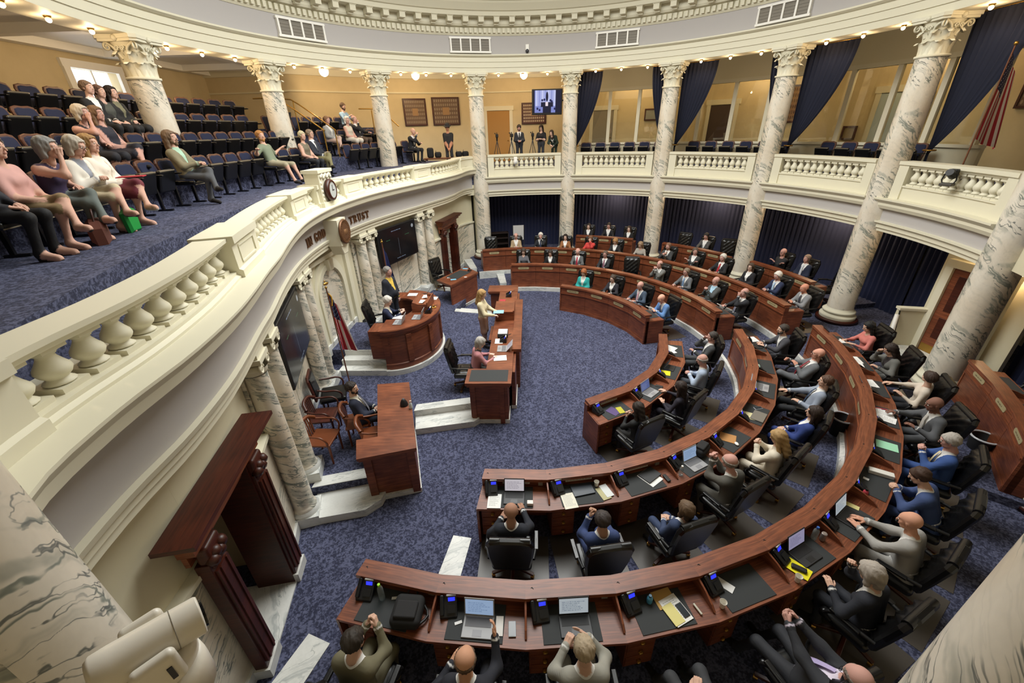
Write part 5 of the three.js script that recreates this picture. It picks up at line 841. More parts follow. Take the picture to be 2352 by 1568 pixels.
// first row, near side
sit('r1n', 0, 'dark-haired man in a dark grey suit with his hand at his cheek', { lod: N, jacket: 0x3f4144, style: 'short', hair: 0x3c3632, arms: [[-0.06, 1.12, 0.18], [0.1, 0.82, 0.3], 'fist', 'fist'], lean: -6, skin: RED }, 0.08);
sit('r1n', 1, 'white-haired man in a pale blue jacket holding a phone', { lod: N, jacket: 0xa3b2c8, trousers: 0x3d4148, style: 'fringe', hair: 0x9b958e, arms: 'phoneLow', lean: 8, nod: 14, skin: RED }, 0.06);
sit('r1n', 2, 'woman with long dark hair in a dark plum dress at a laptop', { lod: N, woman: 1, s: 0.95, top: 0x1f1c2a, style: 'long', hair: 0x2a1d18, arms: 'reach', lean: 10, skin: LIGHT, trousers: 0x1f1c2a }, 0.06);
sit('r1n', 3, 'dark-haired woman in black reading a white phone', { lod: N, woman: 1, s: 0.95, top: 0x17191b, style: 'long', hair: 0x241a14, arms: 'phone', lean: 8, nod: 16, skin: LIGHT, trousers: 0x151515 }, 0.02);
// first row, far side
sit('r1f', 0, 'red-haired woman in a teal jacket looking down', { woman: 1, s: 0.95, jacket: 0x2a9c98, shirt: 0xd8d8d0, style: 'bob', hair: 0x94552c, arms: 'lap', nod: 24, skin: PALE });
sit('r1f', 1, 'short-haired woman in a black blazer and white shirt', { woman: 1, s: 0.95, jacket: 0x23222a, style: 'thick', hair: 0x43382f, glasses: 1, arms: 'write', lean: 6, skin: PALE });
sit('r1f', 2, 'bald bespectacled man in a slate blue suit and pink tie', { jacket: 0x3d4c5e, tie: 0xc39aa6, style: 'bald', hair: 0x8a6a56, glasses: 1, arms: 'desk', lean: 8, skin: RED, fat: 0.02 });
sit('r1f', 3, 'bald man in a sky blue suit leaning on the desk', { jacket: 0x5f86bc, style: 'bald', hair: 0x8a6a56, arms: 'clasp', lean: 20, nod: 6, skin: 0xdba58e, tie: 0x3c4c74 });
// second row, far side
sit('r2f', 0, 'woman in a black and white patterned blouse looking down', { woman: 1, s: 0.95, top: 0x55565c, style: 'bob', hair: 0x3a2c22, arms: 'write', nod: 20, skin: PALE });
sit('r2f', 1, 'woman in black with face turned down beside an empty chair', { woman: 1, s: 0.93, jacket: 0x1c1c20, style: 'bob', hair: 0x2c1f18, arms: 'lap', nod: 18, lean: 8, skin: PALE });
sit('r2f', 2, 'white-haired man in a grey suit and crimson tie', { jacket: 0x55585a, tie: 0xa32c40, style: 'fringe', hair: 0xb8b2aa, arms: 'write', nod: 14, skin: RED });
sit('r2f', 3, 'bespectacled man in a dark suit behind a small laptop', { jacket: 0x22252b, tie: 0x8a6070, style: 'short', hair: 0x5a4a3e, glasses: 1, arms: 'type', skin: RED });
emptyChair('r2f', 4, 'empty tufted black chair in the second row beside the bespectacled man', 0.1, 0.5);
sit('r2f', 5, 'grey-suited balding man with clasped hands at his mouth', { jacket: 0x70716e, style: 'fringe', hair: 0x6a5e54, arms: 'hands', lean: 4, skin: RED });
sit('r2f', 6, 'man in a mid grey suit and blue tie, hands on the desk', { jacket: 0x5d6064, tie: 0x6f8cb0, style: 'short', hair: 0x7a6a58, glasses: 1, arms: 'desk', lean: 6, skin: RED });
sit('r2f', 7, 'bald stout man in a grey suit and pale blue shirt', { jacket: 0x4c4f50, shirt: 0xaacbe0, style: 'bald', hair: 0x9a8070, arms: [[-0.04, 0.96, 0.28], [0.04, 0.96, 0.28], 'fist', 'fist'], lean: -4, skin: RED, fat: 0.05 });
sit('r2f', 8, 'man in a black suit with his fist at his chin at the row end', { jacket: 0x24262c, style: 'fringe', hair: 0x7a7068, arms: 'chinL', lean: -4, tie: 0x777788, skin: RED, fat: 0.02 }, 0.08);
// third row, far side
emptyChair('r3f', 0, 'empty tufted black chair at the end of the third row by the bookcase');
sit('r3f', 1, 'man in a tan jacket reading a phone', { jacket: 0xa38e70, style: 'fringe', hair: 0x6a5040, arms: 'phoneLow', nod: 10, skin: RED });
sit('r3f', 2, 'white-haired man in a dark suit covering his mouth', { jacket: 0x1e2026, style: 'thick', hair: 0xd2cec6, tie: 0x333c55, arms: 'chinL', skin: RED });
sit('r3f', 3, 'dark-haired woman in a brown jacket', { woman: 1, s: 0.96, jacket: 0x8a5a34, style: 'long', hair: 0x241915, arms: 'write', skin: PALE });
sit('r3f', 4, 'brown-haired woman in a coral jacket with a hand at her face', { woman: 1, s: 0.94, jacket: 0xc9433f, shirt: 0xc9433f, style: 'bob', hair: 0x6b4a33, arms: 'chinL', nod: 10, skin: PALE });
sit('r3f', 5, 'blonde woman in black seen with her head bowed', { woman: 1, s: 0.95, jacket: 0x202022, style: 'bob', hair: 0xa0774a, arms: 'write', nod: 26, lean: 8, skin: PALE });
sit('r3f', 6, 'fair-haired woman in a light grey sweater writing', { woman: 1, s: 0.95, top: 0xa09a92, style: 'long', hair: 0x8f765c, arms: 'write', nod: 24, lean: 12, skin: PALE });
sit('r3f', 7, 'man in a dark grey suit holding a cup', { jacket: 0x3b3c3e, tie: 0x8a6f5c, style: 'short', hair: 0x7a5844, beard: 1, arms: [[-0.03, 0.95, 0.28], [0.05, 0.92, 0.28], 'fist', 'fist'], skin: RED });
sit('r3f', 8, 'dark-haired man in a charcoal suit looking aside', { jacket: 0x3a3c3c, style: 'short', hair: 0x55483e, arms: 'cross', yaw: 35, skin: RED, fat: 0.02 });
sit('r3f', 9, 'white-haired man in a black suit and red tie', { jacket: 0x1f2024, tie: 0xa8202c, style: 'thick', hair: 0xd0ccc4, arms: 'desk', skin: RED, fat: 0.03 });
sit('r3f', 10, 'long-haired woman in glasses and a black blazer', { woman: 1, s: 0.96, jacket: 0x1f1f24, style: 'long', hair: 0x4a3a2e, glasses: 1, arms: 'lap', yaw: 20, skin: PALE });
sit('r3f', 11, 'white-haired man in a navy suit and pale blue tie', { jacket: 0x252f4e, tie: 0xa9c2dc, style: 'thick', hair: 0xdad6ce, arms: 'clasp', lean: 6, nod: 10, skin: RED });
sit('r3f', 12, 'bald man in a light grey suit at the aisle end of the row', { jacket: 0x84868a, tie: 0x3a3a44, style: 'bald', hair: 0x8a6a56, arms: 'clasp', lean: 12, skin: 0xcf9078 });
// back rows
sit('r4a', 0, 'woman in a black jacket between the television and the next column', { woman: 1, s: 0.94, jacket: 0x17171a, style: 'bob', hair: 0x2a2220, arms: 'clasp', skin: PALE });
sit('r4a', 1, 'dark-haired man in black in the back row', { jacket: 0x18191d, style: 'short', hair: 0x2a201a, arms: 'desk', skin: RED, nod: 10 });
sit('r4a', 2, 'dark-haired woman in a black jacket and white top in the back row', { woman: 1, s: 0.93, jacket: 0x1a1a1c, style: 'long', hair: 0x33241d, arms: 'lap', skin: PALE });
emptyChair('r4b', 0, 'empty tufted black chair on the television side of the lone man');
sit('r4b', 1, 'dark-haired man in a grey suit alone at the back desk', { jacket: 0x474849, style: 'short', hair: 0x2c2420, arms: 'type', nod: 14, skin: RED });
emptyChair('r4b', 2, 'turned empty black chair on the aisle side of the lone man', 0.2, 0.6);
sit('r4c', 0, 'bald man in black with crossed arms in the back row', { top: 0x1b1b1f, style: 'bald', hair: 0x6a5648, glasses: 1, arms: 'cross', skin: RED });
sit('r4c', 1, 'man in a dark navy suit beside the crossed-armed man', { jacket: 0x1f263c, tie: 0xc4c8d0, style: 'short', hair: 0x8a7260, arms: 'lap', skin: RED });
emptyChair('r4c', 2, 'empty tufted black chair at the back desk beside the man in dark navy', 0.15, -0.4);
emptyChair('r4n', 0, 'empty black leather chair at the back desk near the panelled door', 0.1, 0.3);
emptyChair('r4n', 1, 'second empty black chair at the back desk by the panelled door', 0.1);
for (const [k, i] of [['r2n', 1], ['r2n', 3], ['r2n', 4], ['r2n', 5], ['r2n', 6], ['r2n', 7], ['r2n', 8], ['r1n', 1], ['r1n', 2], ['r1n', 3], ['r3n', 4], ['r3n', 5], ['r3n', 6], ['r3n', 7], ['r1f', 3], ['r2f', 8], ['r3f', 12]]) chairMat(k, i, `brown plastic mat beneath the ${WHO[k + i]}`);
// ---------------------------------------------------------------- officers at the rostrum
const at = (u, v, y, spin = 0) => { const p = rp(u, v); return { x: p[0], y: y + 0.004, z: p[1], turn: 87 * RAD + spin }; };
person('grey-haired man standing at the speaker desk in navy suit and yellow shirt', at(3.72, -0.55, 0.456, -0.35), { stand: 1, s: 1.04, jacket: 0x20242f, shirt: 0xd9b84e, style: 'short', hair: 0x7d7872, skin: RED, fat: 0.04, arms: 'side' });
{ const p = at(3.62, 0.42, 0.456, 0.2); chair('black swivel chair under the white-haired clerk in navy', p.x - 0.1, p.y, p.z, p.turn); person('white-haired woman in a navy cardigan seated at the speaker desk', p, { woman: 1, s: 0.97, jacket: 0x1d2440, shirt: 0xe6dfcc, trousers: 0x1a1c24, style: 'thick', hair: 0xc9c4bc, glasses: 1, arms: [[-0.1, 0.86, 0.42], [0.14, 0.86, 0.4], 'relaxed', 'relaxed'], lean: 10, nod: 12, skin: PALE }); }
person('blonde woman in a cream jacket and floral skirt standing to read at the podium', at(1.12, -0.15, 0, -0.15), { stand: 1, woman: 1, s: 0.98, jacket: 0xd2c5a2, shirt: 0xd2c5a2, trousers: 0xa88270, skirt: 1, style: 'long', hair: 0xa88654, arms: 'read', skin: PALE, nod: 12 });
{ const p = at(1.12, 1.92, 0, 0.3); person('grey-haired woman in a pink jacket writing at the clerk counter', p, { woman: 1, s: 0.97, jacket: 0xb97f83, shirt: 0x4a4448, trousers: 0x33302e, style: 'bob', hair: 0xa8a39c, arms: 'write', lean: 14, nod: 18, skin: PALE }); }
person('dark-haired bearded man in a navy suit seated behind the L-shaped desk', at(3.15, 3.78, 0, 0.3), { lod: N, jacket: 0x1a2033, shirt: 0xd8d4c4, tie: 0x6a6a72, style: 'short', hair: 0x241a14, beard: 1, arms: 'lap', lean: -6, yaw: -20, skin: LIGHT, fat: 0.02 });
woodChair('wooden armchair under the man in navy behind the L-shaped desk', 3.22, 3.78, 87 * RAD + 0.3, 'orange');
// ---------------------------------------------------------------- things on the desks
const scr = (bg, fg) => std(0x111111, 0.3, { emissive: 0xffffff, emissiveIntensity: 0.75, emissiveMap: canvasTex(128, 84, (x, w, h) => { x.fillStyle = bg; x.fillRect(0, 0, w, h); scribble(x, 12, 16, 112, 74, 6, fg, 3); }) });
const SCREENS = { blue: scr('#9db6d8', '#7f98bd'), doc: scr('#d9d3da', '#a9a2ad'), grey: scr('#b9c2c8', '#8893a0'), navy: scr('#5a6aa0', '#8594c2'), lilac: scr('#9d98b8', '#7a7698') };
function laptop(label, d, screen, dark, w = 0.33, open = 0.28) {
  if (open > 0.2 && open < 0.35 && d.z !== undefined && d.y < 1) d = { ...d, x: d.x - Math.sin(d.turn) * 0.06, z: d.z - Math.cos(d.turn) * 0.06 };
  const c = dark ? mat(0x26272a, 0.5) : mat(0x9b9b9d, 0.4), g = thing('laptop', label, 'laptop', [d.x, d.y, d.z], d.turn);
  part(g, 'base', rbox(w, 0.016, 0.23, 0.006, 0, 0.008, 0), c); part(g, 'keyboard', box(w * 0.86, 0.003, 0.1, 0, 0.0165, 0.045), mat(dark ? 0x111214 : 0x6d6d70, 0.6));
  part(g, 'touchpad', box(0.1, 0.002, 0.065, 0, 0.0165, -0.065), mat(dark ? 0x1c1d1f : 0x86868a, 0.4));
  const lid = part(g, 'lid', rbox(w, 0.22, 0.01, 0.004, 0, 0.11, 0), c, [0, 0.014, 0.115], [open, 0, 0]); part(lid, 'screen', faceUV(box(w - 0.024, 0.185, 0.002), -(w - 0.024), 0.185), SCREENS[screen], [0, 0.113, -0.006]);
}
const docMats = [0xe8e8e4, 0xe9e6d8].map((c, i) => std(0xffffff, 0.9, { map: canvasTex(96, 128, (x, w, h) => { x.fillStyle = i ? '#e6e2d2' : '#e9e9e6'; x.fillRect(0, 0, w, h); scribble(x, 12, 16, 84, 112, 11, '#b4b4b0', 2); }) }));
function paper(label, d, w = 0.216, h = 0.28, col = 0, rot = 0) { solo('paper_sheet', faceTop(box(w, 0.004, h), w, h), typeof col === 'number' && col < 2 ? docMats[col] : mat(col, 0.85), label, 'paper', [d.x, d.y + 0.0045, d.z], d.turn + rot); }
function faceTop(g, w, h) { const p = g.attributes.position, uv = g.attributes.uv; for (let i = 0; i < p.count; i++) uv.setXY(i, 0.5 - p.getX(i) / w, 0.5 + p.getZ(i) / h); return g; }
const cupGeo = lathe([[0, 0], [0.026, 0], [0.037, 0.09], [0.04, 0.092], [0.036, 0.094], [0.026, 0.01], [0, 0.01]], 16);
const cup = (label, d) => solo('paper_cup', cupGeo, mat(0xe6e2d8, 0.7), label, 'cup', [d.x, d.y, d.z]);
function bottle(label, d, body, cap, h = 0.2) { const g = thing('bottle', label, 'bottle', [d.x, d.y, d.z]); part(g, 'bottle_body', lathe([[0, 0], [0.033, 0], [0.035, 0.02], [0.034, h * 0.6], [0.03, h * 0.75], [0.014, h * 0.88], [0.014, h * 0.95], [0, h * 0.95]], 16), body); part(g, 'cap', cyl(0.016, 0.016, 0.03, 12, 0, h * 0.95, 0), cap); }
function smartphone(label, d, rot = 0, col = 0x16181c) { const g = thing('smartphone', label, 'phone', [d.x, d.y, d.z], d.turn + rot); part(g, 'case', rbox(0.078, 0.01, 0.155, 0.004, 0, 0.005, 0), mat(col, 0.4)); part(g, 'glass', box(0.068, 0.002, 0.143, 0, 0.0105, 0), mat(0x2b3238, 0.15)); }
function backpack(label, d, rot, w = 0.4, h = 0.3) { const g = thing('backpack', label, 'bag', [d.x, d.y, d.z], d.turn + rot); part(g, 'bag_body', rbox(w * 0.75, 0.15, h, 0.06, 0, 0.075, 0, 0, 0, 3), mat(0x1b1b1c, 0.85)); part(g, 'front_pocket', rbox(w * 0.55, 0.05, h * 0.55, 0.02, 0, 0.16, -0.03, 0, 0, 2), mat(0x202022, 0.85)); part(g, 'carry_handle', tube([[-0.06, 0.08, h / 2], [-0.04, 0.1, h / 2 + 0.06], [0.04, 0.1, h / 2 + 0.06], [0.06, 0.08, h / 2]], 0.01, 6), M.black); part(g, 'strap', tube([[-w * 0.3, 0.05, -h * 0.4], [-w * 0.5, 0.03, 0], [-w * 0.3, 0.06, h * 0.35]], 0.015, 6), M.black); }
const phoneUsers = { r3n: ['woman in red', 'woman in grey blazer', 'woman in banded cardigan', 'bald man in charcoal', 'man in bright blue suit', 'man bent over the desk', 'bald man in pale grey', 'grey-haired woman in navy', 'leaning man with lilac tie', 'man with folded hands', 'man in pale grey with hands up', 'balding man at the silver laptop', 'man in olive'], r2n: ['bearded man', 'bald man in grey with maroon tie', 'man with one palm out', 'woman in royal blue', 'blonde woman in cream', 'man with hands at his chin', 'woman with chin-length hair', 'man in blue clasping hands', 'bald man in black'], r1n: ['man with hand at his cheek', 'man in pale blue jacket', 'woman in plum at a laptop', 'woman in black reading a phone'] };
for (const k in phoneUsers) phoneUsers[k].forEach((w, i) => {
  const d = deskAt(k, i, k === 'r1n' ? 0.36 : 0.35, 0.24), c = phoneProto.clone(); c.name = numbered('desk_phone'); c.userData = {}; scene.add(c); c.position.set(d.x, d.y, d.z); c.rotation.y = d.turn + PI + (i % 2 ? 0.18 : 0.1);
  tag(c, `black desk phone with blue screen before the ${w}`, 'phone');
});
const clear = new THREE.MeshPhysicalMaterial({ color: 0xdfe8ea, roughness: 0.08, transmission: 0.85, thickness: 0 });
// third row near
{ const d = (i, x, z) => deskAt('r3n', i, x, z);
  bottle('clear drinking bottle with bright green lid before the man in olive', d(12, 0.14, 0.25), clear, mat(0x9fe02a, 0.4), 0.26); backpack('black laptop bag lying on the desk of the man in olive', d(12, -0.24, 0.36), 0.15, 0.44, 0.34); paper('small white label beside the black laptop bag', d(12, 0.0, 0.22), 0.07, 0.03, 0xe8e8e6, 0.3);
  laptop('silver laptop with pale screen before the balding man in navy', d(11, 0.0, 0.33), 'blue', 0, 0.33); paper('white strip of card beside the silver laptop', d(11, -0.23, 0.36), 0.08, 0.2, 0xdcd9d4, 0.05); smartphone('smartphone in a pale case at the divider beside the silver laptop', d(11, -0.37, 0.38), 0.1, 0xb4c2c8); paper('small white label beside the phone and silver laptop', d(11, 0.22, 0.36), 0.08, 0.03, 0xe8e8e6, 0.4);
  laptop('black laptop with document on screen before the man with hands up', d(10, -0.02, 0.31), 'grey', 1, 0.34);
  paper('tan folder under the stack of papers', d(9, -0.06, 0.22), 0.23, 0.2, 0xc8a15e, 0.1); paper('white stack of papers on the tan folder', { ...d(9, -0.12, 0.36), y: d(9, 0, 0).y + 0.005 }, 0.22, 0.3, 0, 0.25); paper('pale yellow notepad on the white papers', { ...d(9, -0.07, 0.4), y: d(9, 0, 0).y + 0.01 }, 0.13, 0.22, 0xdcd28a, 0.25); smartphone('dark smartphone lying on the white papers', { ...d(9, -0.19, 0.38), y: d(9, 0, 0).y + 0.0105 }, 0.25, 0x2a241c); bottle('little blue hand sanitiser bottle beside the tan folder', d(9, 0.12, 0.22), mat(0x4d93b4, 0.3), mat(0x2f5f7c, 0.4), 0.11);
  solo('marker_pen', rbox(0.025, 0.02, 0.13, 0.008), mat(0xbfb9a8, 0.4), 'short marker pen near the white paper stack', 'pen', [d(9, -0.36, 0.4).x, d(9, 0, 0).y + 0.01, d(9, -0.36, 0.4).z], d(9, 0, 0).turn + 0.2);
  paper('white envelope on the dark pad of the leaning man', d(8, 0.2, 0.24), 0.1, 0.23, 0xe4e4e2, 0.5); cup('white paper cup at the divider before the leaning man', d(8, 0.4, 0.44));
  laptop('black laptop with lilac screen before the grey-haired woman in navy', d(7, 0.02, 0.28), 'lilac', 1, 0.32); paper('bright yellow folder beside the lilac-screened laptop', d(7, 0.27, 0.4), 0.17, 0.28, 0xe8dc1e, 0.25); solo('spectacle_case', rbox(0.07, 0.03, 0.16, 0.014, 0, 0, 0, 0, 0, 2), M.black, 'black spectacle case on the bright yellow folder', 'case', [d(7, 0.27, 0.42).x, d(7, 0, 0).y + 0.024, d(7, 0.27, 0.42).z], d(7, 0, 0).turn + 0.5); cup('white paper cup beside the bright yellow folder', d(7, 0.42, 0.5));
  bottle('water bottle with a blue label beside a drinks can', d(7, -0.3, 0.24), clear, mat(0x2f5fae, 0.4), 0.21); const cn = d(7, -0.38, 0.3); solo('drinks_can', lathe([[0, 0], [0.028, 0], [0.033, 0.01], [0.033, 0.11], [0.028, 0.12], [0, 0.118]], 16), std(0x9a8f8a, 0.3, { metalness: 0.5 }), 'silver and red drinks can next to the water bottle', 'can', [cn.x, cn.y, cn.z]);
  laptop('dark laptop before the bald man in pale grey', d(6, -0.02, 0.28), 'grey', 1, 0.33); paper('yellow note beside the dark laptop of the bald man', d(6, -0.26, 0.25), 0.08, 0.2, 0xd9cf8e, 0.2); bottle('small water bottle near the yellow note', d(6, -0.28, 0.14), clear, M.white, 0.17); paper('crimson folder leaning at the back of the desk of the bald man', d(6, -0.1, 0.13), 0.22, 0.06, 0xa02848, 0.1);
  const bx = d(5, -0.24, 0.36); solo('white_box', rbox(0.1, 0.06, 0.3, 0.008), mat(0xdad8d0, 0.6), 'long white box before the man bent over the desk', 'box', [bx.x, bx.y + 0.03, bx.z], bx.turn + 0.3); paper('small white card on the dark pad of the man bent over the desk', d(5, 0.02, 0.24), 0.05, 0.07, 0xe6e6e4);
  paper('pale green sheet before the man in bright blue', d(4, -0.05, 0.36), 0.216, 0.28, 0x9fd8b4, 0.1); bottle('red and black tumbler at the divider near the pale green sheet', d(5, 0.44, 0.3), mat(0xb8404e, 0.4), M.black, 0.14);
  paper('white sheet in a red binder before the bald man in charcoal', d(3, -0.08, 0.33), 0.23, 0.3, 0, 0.1); paper('second white sheet overlapping the red binder', { ...d(3, 0.12, 0.36), y: d(3, 0, 0).y + 0.004 }, 0.2, 0.28, 0, -0.2); cup('white foam cup lying near the phone of the bald man in charcoal', d(3, 0.3, 0.2)); paper('red binder cover beside the white sheet', d(3, -0.2, 0.34), 0.05, 0.3, 0xa8343e, 0.1); laptop('closed-angle dark tablet before the woman in the banded cardigan', d(2, 0.15, 0.26), 'grey', 1, 0.26, 0.5); paper('long white sheet before the woman in the banded cardigan', d(2, -0.12, 0.3), 0.3, 0.22, 0, 0.2);
  paper('open white booklet before the woman in the grey blazer', d(1, -0.1, 0.32), 0.3, 0.22, 0, 0.1); paper('second open white booklet before the woman in the grey blazer', d(1, 0.16, 0.3), 0.3, 0.2, 0, -0.1); paper('white sheet before the woman in red', d(0, 0.0, 0.34), 0.216, 0.28, 0, 0.15); laptop('small dark laptop before the woman in red', d(0, -0.2, 0.24), 'navy', 1, 0.28); paper('white note at the back of the desk of the woman in red', d(0, 0.22, 0.16), 0.2, 0.1, 0); }
// second row near
{ const d = (i, x, z) => deskAt('r2n', i, x, z);
  laptop('dark laptop showing a pale page before the bald man in black', d(8, 0.0, 0.3), 'doc', 1, 0.31); paper('white typed sheet under the hand of the bald man in black', d(8, 0.29, 0.42), 0.2, 0.26, 0, 0); const b = d(8, -0.24, 0.46); solo('white_box', rbox(0.09, 0.05, 0.07, 0.008), mat(0xe6ddd6, 0.5), 'tiny white and red box beside a laptop', 'box', [b.x, b.y + 0.025, b.z], b.turn);
  paper('white typed letter before the man in blue clasping hands', d(7, 0.22, 0.44), 0.2, 0.28, 1, 0.05); solo('closed_laptop', rbox(0.33, 0.022, 0.22, 0.006), mat(0x27303a, 0.4), 'closed dark laptop with a white sticker before the man in blue', 'laptop', [d(7, -0.03, 0.27).x, d(7, 0, 0).y + 0.012, d(7, -0.03, 0.27).z], d(7, 0, 0).turn + 0.1); cup('white paper cup on the desk of the man in blue', d(7, -0.26, 0.22)); paper('glossy brochure with a photo before the man in blue', d(7, -0.32, 0.38), 0.14, 0.24, 0xb9b48c, 0.25); paper('white leaflet next to the glossy brochure', { ...d(7, -0.38, 0.34), y: d(7, 0, 0).y + 0.004 }, 0.12, 0.24, 0xd8dcdc, 0.25);
  solo('notebook', rbox(0.3, 0.02, 0.22, 0.005), mat(0x303234, 0.6), 'dark notebook on white papers before the woman with chin-length hair', 'notebook', [d(6, -0.15, 0.26).x, d(6, 0, 0).y + 0.016, d(6, -0.15, 0.26).z], d(6, 0, 0).turn + 0.35); paper('white papers under the dark notebook', d(6, -0.13, 0.3), 0.26, 0.3, 0, 0.35); solo('spectacle_case', rbox(0.06, 0.025, 0.15, 0.01), M.black, 'black spectacle case beside the dark notebook', 'case', [d(6, -0.36, 0.4).x, d(6, 0, 0).y + 0.013, d(6, -0.36, 0.4).z], d(6, 0, 0).turn);
  laptop('silver laptop with blue-grey screen before the man with hands at his chin', d(5, 0.04, 0.32), 'blue', 0, 0.31); backpack('black backpack lying behind the silver laptop', d(5, -0.24, 0.2), 0.3, 0.42, 0.26); bottle('small water bottle beside the desk divider near the silver laptop', d(5, 0.42, 0.42), clear, M.white, 0.18);
  paper('brown envelope on the desk of the blonde woman in cream', d(4, 0.05, 0.28), 0.23, 0.26, 0xb78550, 0.4); solo('computer_mouse', sph(0.04, 12, 0, 0, 0, 0.8, 0.45, 1.2), mat(0xe6e6e4, 0.3), 'white computer mouse on the desk of the blonde woman in cream', 'mouse', [d(4, 0.1, 0.46).x, d(4, 0, 0).y + 0.018, d(4, 0.1, 0.46).z]);
  solo('closed_laptop', rbox(0.32, 0.02, 0.22, 0.006), mat(0x77726a, 0.4), 'closed taupe laptop before the woman in royal blue', 'laptop', [d(3, 0.08, 0.42).x, d(3, 0, 0).y + 0.011, d(3, 0.08, 0.42).z], d(3, 0, 0).turn); paper('cream sheet beside the closed taupe laptop', d(3, 0.16, 0.26), 0.216, 0.26, 0xd8cfa0, 0.2); smartphone('pale smartphone near the closed taupe laptop', d(3, -0.2, 0.34), 0.9, 0xc8ccd4);
  laptop('grey laptop before the man with one palm out', d(2, 0.0, 0.3), 'grey', 0, 0.3, 0.6); paper('white page propped behind the grey laptop', d(2, 0.1, 0.18), 0.2, 0.16, 0, 0.1); paper('pale green sheet before the bald man with maroon tie', d(1, 0.12, 0.2), 0.24, 0.14, 0xa8d0b0, 0.1); paper('white sheet at the desk divider beside the bearded man', d(0, -0.3, 0.4), 0.26, 0.18, 0, 0.3); laptop('black laptop before the bearded man', d(0, 0.05, 0.3), 'navy', 1, 0.3); }
// first row near
{ const d = (i, x, z) => deskAt('r1n', i, x, z);
  paper('colourful purple leaflet before the woman in black', d(3, 0.08, 0.36), 0.2, 0.24, 0x5a4a78, 0.3); paper('yellow-green leaflet before the woman in black', { ...d(3, -0.06, 0.4), y: d(3, 0, 0).y + 0.004 }, 0.12, 0.2, 0xb9b43c, -0.2); laptop('laptop with a deep blue screen before the woman in plum', d(2, 0.05, 0.3), 'navy', 0, 0.33); smartphone('dark smartphone beside the deep blue screened laptop', d(2, -0.3, 0.36), 0.3);
  paper('bright yellow folder on the front row desk', d(1, 0.16, 0.24), 0.2, 0.28, 0xd9cf22, 0.2); laptop('black tablet in a folding case beside the bright yellow folder', d(1, -0.12, 0.3), 'grey', 1, 0.27, -0.5); paper('scattered white bundle of papers on the front row desk', d(0, 0.1, 0.24), 0.24, 0.22, 0, 0.6); paper('second white sheet in the scattered bundle on the front row desk', { ...d(0, -0.08, 0.26), y: d(0, 0, 0).y + 0.004 }, 0.2, 0.26, 0, -0.5); }
